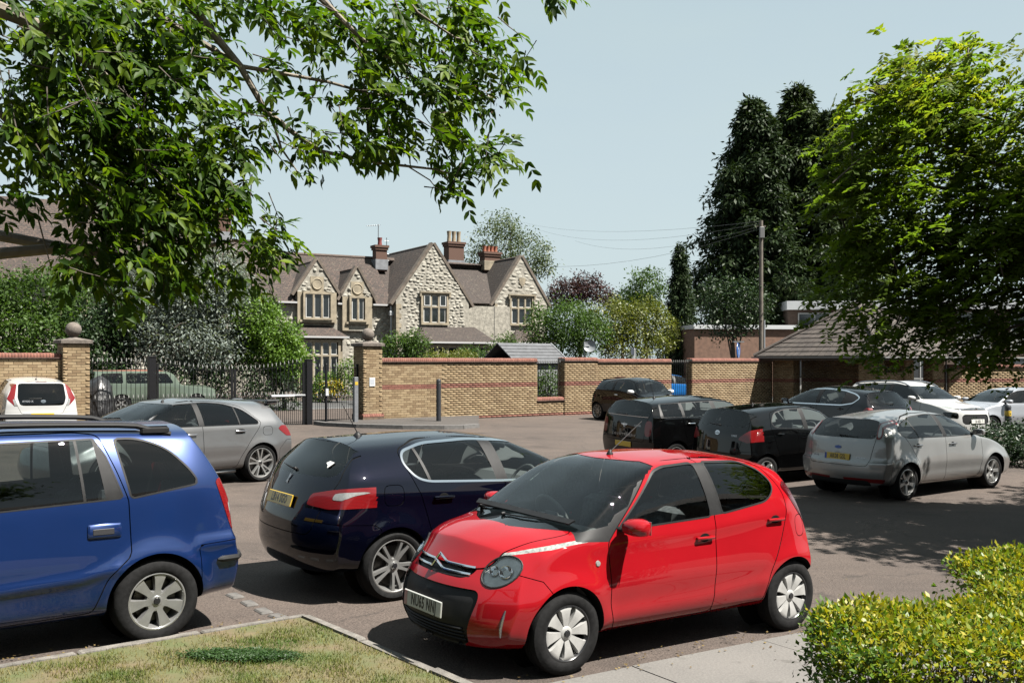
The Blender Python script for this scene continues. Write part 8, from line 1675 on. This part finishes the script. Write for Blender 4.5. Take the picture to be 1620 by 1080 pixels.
# where leaves hang, in screen fractions turned into space at each limb's own depth: (x, y, spread x, spread y, sprays)
CL = [(40, 40, 60, 45, 46), (130, 30, 60, 40, 44), (220, 40, 60, 45, 42), (60, 120, 60, 45, 46), (150, 120, 60, 45, 48), (240, 120, 55, 45, 44), (40, 210, 50, 45, 38), (120, 210, 60, 45, 46), (210, 200, 60, 45, 46), (290, 200, 45, 45, 34), (50, 290, 40, 30, 20), (130, 290, 50, 40, 40), (210, 280, 55, 45, 46), (290, 270, 50, 45, 42), (340, 240, 30, 40, 18), (150, 350, 45, 30, 26), (230, 350, 55, 40, 42), (310, 340, 50, 40, 38), (360, 300, 35, 35, 20), (170, 420, 45, 25, 24), (240, 430, 45, 25, 26), (290, 400, 45, 35, 24), (330, 440, 35, 25, 16), (400, 385, 35, 22, 15), (440, 375, 28, 25, 12), (420, 420, 22, 20, 8), (110, 420, 30, 25, 12), (10, 330, 16, 22, 5), (150, 465, 30, 14, 8), (280, 462, 26, 14, 7),
    (330, 20, 50, 25, 24), (400, 25, 50, 30, 22), (470, 45, 45, 35, 24), (540, 30, 45, 30, 22), (600, 60, 45, 40, 26), (660, 40, 45, 35, 22), (720, 50, 45, 35, 22), (760, 20, 30, 18, 10), (770, 90, 35, 30, 14), (700, 110, 45, 35, 26), (640, 130, 45, 35, 26), (570, 120, 45, 35, 24), (500, 110, 40, 35, 18), (450, 80, 30, 35, 12), (820, 115, 30, 12, 7), (600, 190, 50, 30, 24), (680, 180, 45, 35, 26), (740, 180, 35, 35, 16), (790, 155, 28, 16, 6), (540, 200, 40, 30, 14), (640, 235, 45, 25, 22), (720, 245, 45, 25, 20), (770, 245, 30, 20, 14), (790, 265, 22, 12, 7), (560, 245, 40, 22, 14), (490, 235, 35, 25, 12), (460, 265, 22, 18, 7), (700, 290, 35, 18, 12), (695, 320, 10, 12, 5), (430, 200, 25, 30, 8), (410, 160, 25, 30, 5), (400, 250, 22, 22, 7), (350, 110, 25, 40, 6), (860, 0, 22, 14, 7), (890, 8, 10, 10, 3), (480, 170, 25, 18, 5)]
cs = []; ds = []
for (x, y, sx_, sy_, n) in CL:
    n = int(n * (2.0 if x < 330 else 1.3)); y = y - 22; k_ = max(2, n // 6); cj = RNG.integers(0, k_, n); xx = RNG.normal(x, sx_ * .6, k_)[cj] + RNG.normal(0, 15, n); yy = RNG.normal(y, sy_ * .6, k_)[cj] + RNG.normal(0, 12, n); dd = (5.55 + .0012 * xx + RNG.normal(0, .3, n)) * KA
    cs.append(np.stack([(xx - 810) / 1575 * dd, dd, HC + (570 - yy) / 1575 * dd], 1)); v = RNG.normal(0, .7, (n, 3)); v[:, 0] += .65; v[:, 2] -= .45; ds.append(unit(v))
cs = np.concatenate(cs) - np.array(ab); ds = np.concatenate(ds)
def leaflets(C, D, npair, L, size):
    """pointed leaflets in pairs on a rachis, folded along the midrib: verts (m,6,3)"""
    n = len(C); t = np.r_[np.linspace(.25, .9, npair), 1.]; tt = np.concatenate([np.repeat(t[:-1], 2), [1.]]); sg = np.concatenate([np.tile([1., -1.], npair), [0.]]); k = len(tt); idx = np.repeat(np.arange(n), k); T = np.tile(tt, n); S = np.tile(sg, n); LL = (L * RNG.uniform(.7, 1.3, n))[idx]
    D0 = D[idx]; P = C[idx] + D0 * (T * LL)[:, None]; P[:, 2] -= T**2 * LL * .25; hz = np.array([0, 0, 1.]) + RNG.normal(0, .45, (n, 3)); s = unit(np.cross(D0, hz[idx])); d = unit(s * S[:, None] * .8 + D0 * .75 + RNG.normal(0, .2, (len(idx), 3)) + np.array([0, 0, -.35])); nr = unit(np.cross(d, s) + RNG.normal(0, .2, (len(idx), 3))); nr = np.where(nr[:, 2:] < 0, -nr, nr); w = unit(np.cross(nr, d)); sz = (size * RNG.uniform(.65, 1.25, len(idx)))[:, None]; f = nr * sz * .06
    return np.stack([P, P + d * sz * .32 + w * sz * .185 + f, P + d * sz * .68 + w * sz * .14 + f, P + d * sz - nr * sz * .10, P + d * sz * .68 - w * sz * .14 + f, P + d * sz * .32 - w * sz * .185 + f, P + d * sz * .34, P + d * sz * .68 - nr * sz * .015], 1), idx, P, d, nr, sz
LFQ = [(0, 1, 6), (0, 6, 5), (1, 2, 7), (1, 7, 6), (5, 6, 7), (5, 7, 4), (2, 3, 7), (7, 3, 4)]
V_, i_, P_, d_, n_r, s_z = leaflets(cs, ds, 3, .082, .049)
tone_ = RNG.random(len(cs))[i_] * .55 + RNG.random(len(i_)) * .45
big = np.argsort(P_[:, 1])[:3000]; inview = [b for b in big if 0 < 810 + 1575 * (P_[b, 0] + ab.x) / (P_[b, 1] + ab.y) < 900 and 20 < 570 - 1575 * (P_[b, 2] + ab.z - HC) / (P_[b, 1] + ab.y) < 470][:300]
LV = []
for q in range(8):
    a = np.array([(0, 0, 0), (.185, .32, .05), (.14, .68, .05), (0, 1, -.1), (-.14, .68, .05), (-.185, .32, .05), (0, .34, 0), (0, .68, -.015)]) + RNG.normal(0, .008, (8, 3)); me = np_mesh('leaf', a, LFQ, LM['ash']); tone_attr(me, [RNG.random()] * 8); LV.append(me)
for b in inview:
    M = Matrix((Vector(np.cross(d_[b], n_r[b])), Vector(d_[b]), Vector(n_r[b]))).transposed().to_4x4() @ Matrix.Scale(float(s_z[b, 0]), 4); M.translation = Vector(P_[b]); obj('leaf', LV[int(RNG.integers(8))], at_tree, mw=M)
keep = np.ones(len(V_), bool); keep[inview] = False; Vk = V_[keep]; n_ = len(Vk)
me = np_mesh('foliage', Vk.reshape(-1, 3), ((np.arange(n_) * 8)[:, None, None] + np.array(LFQ)).reshape(-1, 3), LM['ash']); tone_attr(me, np.repeat(tone_[keep], 8)); obj('foliage', me, at_tree, kind='stuff')
tw = MB()
for c, d in zip(cs[::5], ds[::5]): c = Vector(c); d = Vector(d); tw.tube([c - d * .05 + Vector((0, 0, .015)), c, c + d * .07 + Vector((0, 0, -.015))], [.0026, .002, .001], 4, False)
tw.build('twigs', BARK, at_tree)['kind'] = 'stuff'
sd_ = np.array(A3(775, 148, 6.4)) - np.array(ab); V_, i_ = leaf_cloud(sd_ + RNG.normal(0, .04, (16, 3)), 5, .03, .018, .8, .4); obj('seed_cluster', cloud_mesh('seed_cluster', V_, RNG.random(len(V_)), leaf_mat('dry_seeds', (.06, .035, .02), (.12, .08, .05), .1)), at_tree, kind='stuff')
# ------------------------------------------------------------------ clipped hedge at the lower right
hg = empty('hedge', (2.9, 5.1, gz(2.9, 5.1)), 0, 'clipped golden-green hedge in the lower right foreground', 'hedge'); h0 = np.array(hg.location)
HPOLY = [(1.56, 4.66), (1.68, 4.5), (5.2, 4.3), (6.2, 6.9), (2.95, 6.65), (2.82, 5.62), (1.72, 5.36), (1.58, 5.2)]
def hedge_pts(n):
    """leaf positions through the top and on the faces of one L-shaped clipped hedge"""
    Q = np.c_[RNG.uniform(1.45, 6.2, n * 3), RNG.uniform(4.3, 6.9, n * 3)]; Q = Q[(Q[:, 0] / Q[:, 1] < .60)]; sd = sdpoly(Q, HPOLY); Q = Q[sd < .03]; sd = np.minimum(sd[sd < .03], 0); Q = Q[:n]; sd = sd[:n]; m = len(Q)
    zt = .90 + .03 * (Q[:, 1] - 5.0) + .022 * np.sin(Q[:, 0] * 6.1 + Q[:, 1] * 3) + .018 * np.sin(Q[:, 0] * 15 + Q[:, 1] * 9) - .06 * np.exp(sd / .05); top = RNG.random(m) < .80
    flank = ~top; z = zt - np.abs(RNG.normal(0, .045, m)); P = np.c_[Q, z]
    e = RNG.integers(0, len(HPOLY), m); a = np.array(HPOLY)[e]; b = np.array(HPOLY)[(e + 1) % len(HPOLY)]; t = RNG.random(m)[:, None]; w = a + (b - a) * t + RNG.normal(0, .045, (m, 2)); keep = flank & (w[:, 0] / w[:, 1] < .60)
    P[keep, :2] = w[keep]; P[keep, 2] = (RNG.random(m) ** .5 * .9)[keep]; return P, top
HP, htop = hedge_pts(14000); HP[:, 2] += 0; 
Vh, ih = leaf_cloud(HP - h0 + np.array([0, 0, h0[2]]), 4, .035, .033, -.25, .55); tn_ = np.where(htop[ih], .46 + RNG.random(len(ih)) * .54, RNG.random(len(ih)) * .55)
near_i = [q for q in np.argsort(np.linalg.norm(Vh[:, 0] + h0 - np.array([0, 0, HC]), axis=1)) if htop[ih[q]] and (Vh[q, 0, 0] + h0[0]) / (Vh[q, 0, 1] + h0[1]) < .51][:300]
HV = []
for q in range(8):
    a = np.array([(0, 0, 0), (.26, .45, .04), (0, 1, -.05), (-.26, .45, .04), (0, .45, -.02)]); me = np_mesh('leaf', a, [(0, 1, 4), (0, 4, 3), (1, 2, 4), (4, 2, 3)], LM['hedge']); tone_attr(me, [.4 + .6 * RNG.random()] * 4); HV.append(me)
for q in near_i:
    v = Vh[q]; d = Vector(v[2] - v[0]); L_ = d.length; d.normalize(); s_ = Vector(v[1] - v[3]).normalized(); nn = s_.cross(d); M = Matrix((s_, d, nn)).transposed().to_4x4() @ Matrix.Scale(L_, 4); M.translation = Vector(v[0]); obj('leaf', HV[int(RNG.integers(8))], hg, mw=M)
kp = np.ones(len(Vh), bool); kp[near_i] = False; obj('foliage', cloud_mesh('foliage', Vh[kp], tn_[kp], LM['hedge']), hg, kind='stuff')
st = MB()
for q in range(520):
    near = random.random() < .7; x = random.uniform(1.7, 4.4) if near else random.uniform(3.0, 5.4); y = random.uniform(4.6, 5.4) if near else random.uniform(5.7, 6.5); z = gz(x, y); h = .80 * random.uniform(.75, 1.0)
    b = Vector((x + random.uniform(-.06, .06), y, z - .02)); m_ = Vector((x + random.uniform(-.08, .08), y + random.uniform(-.06, .06), z + h * .5)); e = m_ + Vector((random.uniform(-.16, .16), random.uniform(-.12, .12), h * .5)); st.tube([b - Vector(h0), m_ - Vector(h0), e - Vector(h0)], [.007, .005, .0025], 4, False)
    if q % 2: e2 = m_ + Vector((random.uniform(-.22, .22), random.uniform(-.15, .15), h * .42)); st.tube([m_ - Vector(h0), e2 - Vector(h0)], [.004, .002], 4, False)
st.build('stems', mat('hedge_stem', (.04, .027, .018), .9, noise=.3, nscale=30), hg)
# low hedge beyond the silver car, its shade put in as darker leaf tone
tree('low_hedge', 'low dark hedge at the right, beyond the silver hatchback', (13, 23.5, gz(13, 23.5)), [(11.4, 23.0, .25, .9, .6, .45), (12.6, 23.2, .25, 1.1, .6, .47), (13.9, 23.4, .28, 1.1, .6, .5), (10.6, 22.0, .15, .7, .6, .4), (11.6, 21.6, .1, .8, .6, .42), (12.8, 21.4, .1, .9, .6, .45)], LM['dark'], 1700, 10, .12, .08, .04, 'hedge', limbs=False, tone=lambda P, t: t * .3)
# wind-blown leaf litter along the kerb and the slabs
pk = np.concatenate([np.array(KC) + RNG.uniform(0, 3.4, 150)[:, None] * np.array(KL) - np.abs(RNG.normal(0, .12, 150))[:, None] * np.array(KR), np.array(AO) + RNG.uniform(-.6, 3.2, 130)[:, None] * np.array(AD) - RNG.normal(.06, .16, 130)[:, None] * np.array(AN), np.c_[RNG.uniform(-1.4, 3.5, 120), RNG.uniform(6.4, 13, 120)]])
ngon_leaves('leaf_litter', np.c_[pk, gz(pk[:, 0], pk[:, 1]) + .02], .012, leaf_mat('dry_leaf', (.05, .03, .012), (.12, .09, .035), .1), RNG.random(len(pk)), .25, kind='stuff', label='scattered dry leaf litter on tarmac and slabs', cat='leaf litter')
# ------------------------------------------------------------------ cars beyond the boundary
Rr = spec(4.35, .86, 1.50, 2.6, .78, .35, .32, .92, (1.25, 1.0), (1.65, 1.44), (2.3, 1.50), (4.1, 1.47), (.98, 1.0), [(.2, -.06), (.5, 0), (.9, -.01), (1.1, -.05), (1.46, -.16), (1.5, -.18)], roofw=.64, base=.70, flare=.01, bow_f=(.10, 3), bow_r=(.06, 3), tumble=.02, fxp=[(.15, .06), (.4, 0), (.8, .02), (1.0, .1)])
Rr['ops'] = lambda S: [('front', 'windscreen', wsp(.70, 1.03, .63, 1.41), dict(xr=(.5, 2.4), nmin=.12)), ('rear', 'rear_window', rnd(sym([(.6, 1.05), (.6, 1.36)]), .05), {}), ('side', 'roof', [(1.4, 1.455), (1.4, 2), (4.6, 2), (4.6, 1.455)], dict(nmin=-2)),
    ('side', 'window#0', rnd([(1.58, 1.03), (1.80, 1.37), (2.35, 1.39), (2.35, 1.03)], .03), {}), ('side', 'window#1', rnd([(2.47, 1.03), (2.47, 1.39), (3.2, 1.39), (3.2, 1.03)], .03), {}), ('side', 'window#2', rnd([(3.32, 1.03), (3.32, 1.39), (4.0, 1.37), (4.1, 1.05)], .03), {}), ('side', 'tail_lamp', rnd([(4.22, .7), (4.22, .95), (4.5, .95), (4.5, .7)], .02), dict(nmin=-1))]
Rr['parent'] = {}
car, B, made = build_car('parked_car', Rr, (-11.2, 37.0, 35), paint('pale_green_paint', (.055, .07, .055), .0, .4), 'pale green classic estate with reddish roof behind the gates', res=.06, wheel=('five', .32, .2, .18), mats=dict(roof=mat('faded_red_roof', (.13, .045, .03), .6, noise=.3, nscale=4, back=(.03, .03, .03))), group='cars beyond the boundary')
Bc = spec(4.1, .87, 1.47, 2.55, .83, .34, .315, .78, (1.0, 1.0), (1.85, 1.40), (2.4, 1.465), (3.7, 1.40), (.95, 1.03), [(.2, -.12), (.4, -.02), (.6, 0), (.9, -.04), (1.1, -.2), (1.4, -.4), (1.46, -.42)], flare=.012); Bc['ops'] = plain_ops(); Bc['parent'] = WP
for px, d, lb_, cm_, an in ((1078, 45.5, 'bright blue car glimpsed through the barred gap in the wall', (.01, .08, .24), 20), (884, 43.5, 'slate blue car glimpsed through the railing opening', (.04, .06, .11), 200)):
    pm_ = paint('far_paint_%d' % px, cm_, .2, .3); car, B, made = build_car('parked_car', Bc, pose_by(Bc, px, d, an, 1 if an > 90 else -1, 2.0), pm_, lb_, res=.07, wheel=('five', .315, .21, .2), group='cars beyond the boundary')
# ------------------------------------------------------------------ the block and trees behind the camera that the car windows mirror
bk = empty('apartment_block', (-22, -9, 0), R(-4), 'brick apartment block behind the viewpoint, seen only mirrored in car glass', 'building'); MB().box2((0, -9, -.3), (46, 0, 6.6)).build('wall', mat('block_brick', (.14, .085, .05), .9, noise=.2, nscale=3), bk); roof_plane(bk, (-.5, .5, 6.5), (46.5, .5, 6.5), (46.5, -4.5, 9.6), (-.5, -4.5, 9.6), RT2); roof_plane(bk, (-.5, -9.5, 6.5), (46.5, -9.5, 6.5), (46.5, -4.5, 9.6), (-.5, -4.5, 9.6), RT2)
for i in range(11):
    for z in (.9, 3.9):
        x = 1.6 + i * 4.1; f = MB(); f.box2((x, -.02, z), (x + 1.8, .06, z + .07)); f.box2((x, -.02, z + 1.33), (x + 1.8, .06, z + 1.4)); f.box2((x, -.02, z + .07), (x + .07, .06, z + 1.33)); f.box2((x + 1.73, -.02, z + .07), (x + 1.8, .06, z + 1.33)); o = f.build('window', WFR, bk); MB().box2((x + .07, .0, z + .07), (x + 1.73, .02, z + 1.33)).build('pane', PANE, o)
sb = empty('apartment_block', (18.5, -16, 0), R(90), 'brick apartment block outside the frame on the right, mirrored in car glass', 'building'); MB().box2((0, -9, -.5), (25, 0, 6.2)).build('wall', MATS['block_brick'], sb); roof_plane(sb, (-.5, .5, 6.1), (25.5, .5, 6.1), (25.5, -4.5, 9.0), (-.5, -4.5, 9.0), RT2); roof_plane(sb, (-.5, -9.5, 6.1), (25.5, -9.5, 6.1), (25.5, -4.5, 9.0), (-.5, -4.5, 9.0), RT2)
for i in range(6):
    for z in (.9, 3.7):
        x = 1.6 + i * 4.0; f = MB(); f.box2((x, -.02, z), (x + 1.8, .06, z + .07)); f.box2((x, -.02, z + 1.33), (x + 1.8, .06, z + 1.4)); f.box2((x, -.02, z + .07), (x + .07, .06, z + 1.33)); f.box2((x + 1.73, -.02, z + .07), (x + 1.8, .06, z + 1.33)); o = f.build('window', WFR, sb); MB().box2((x + .07, .0, z + .07), (x + 1.73, .02, z + 1.33)).build('pane', PANE, o)
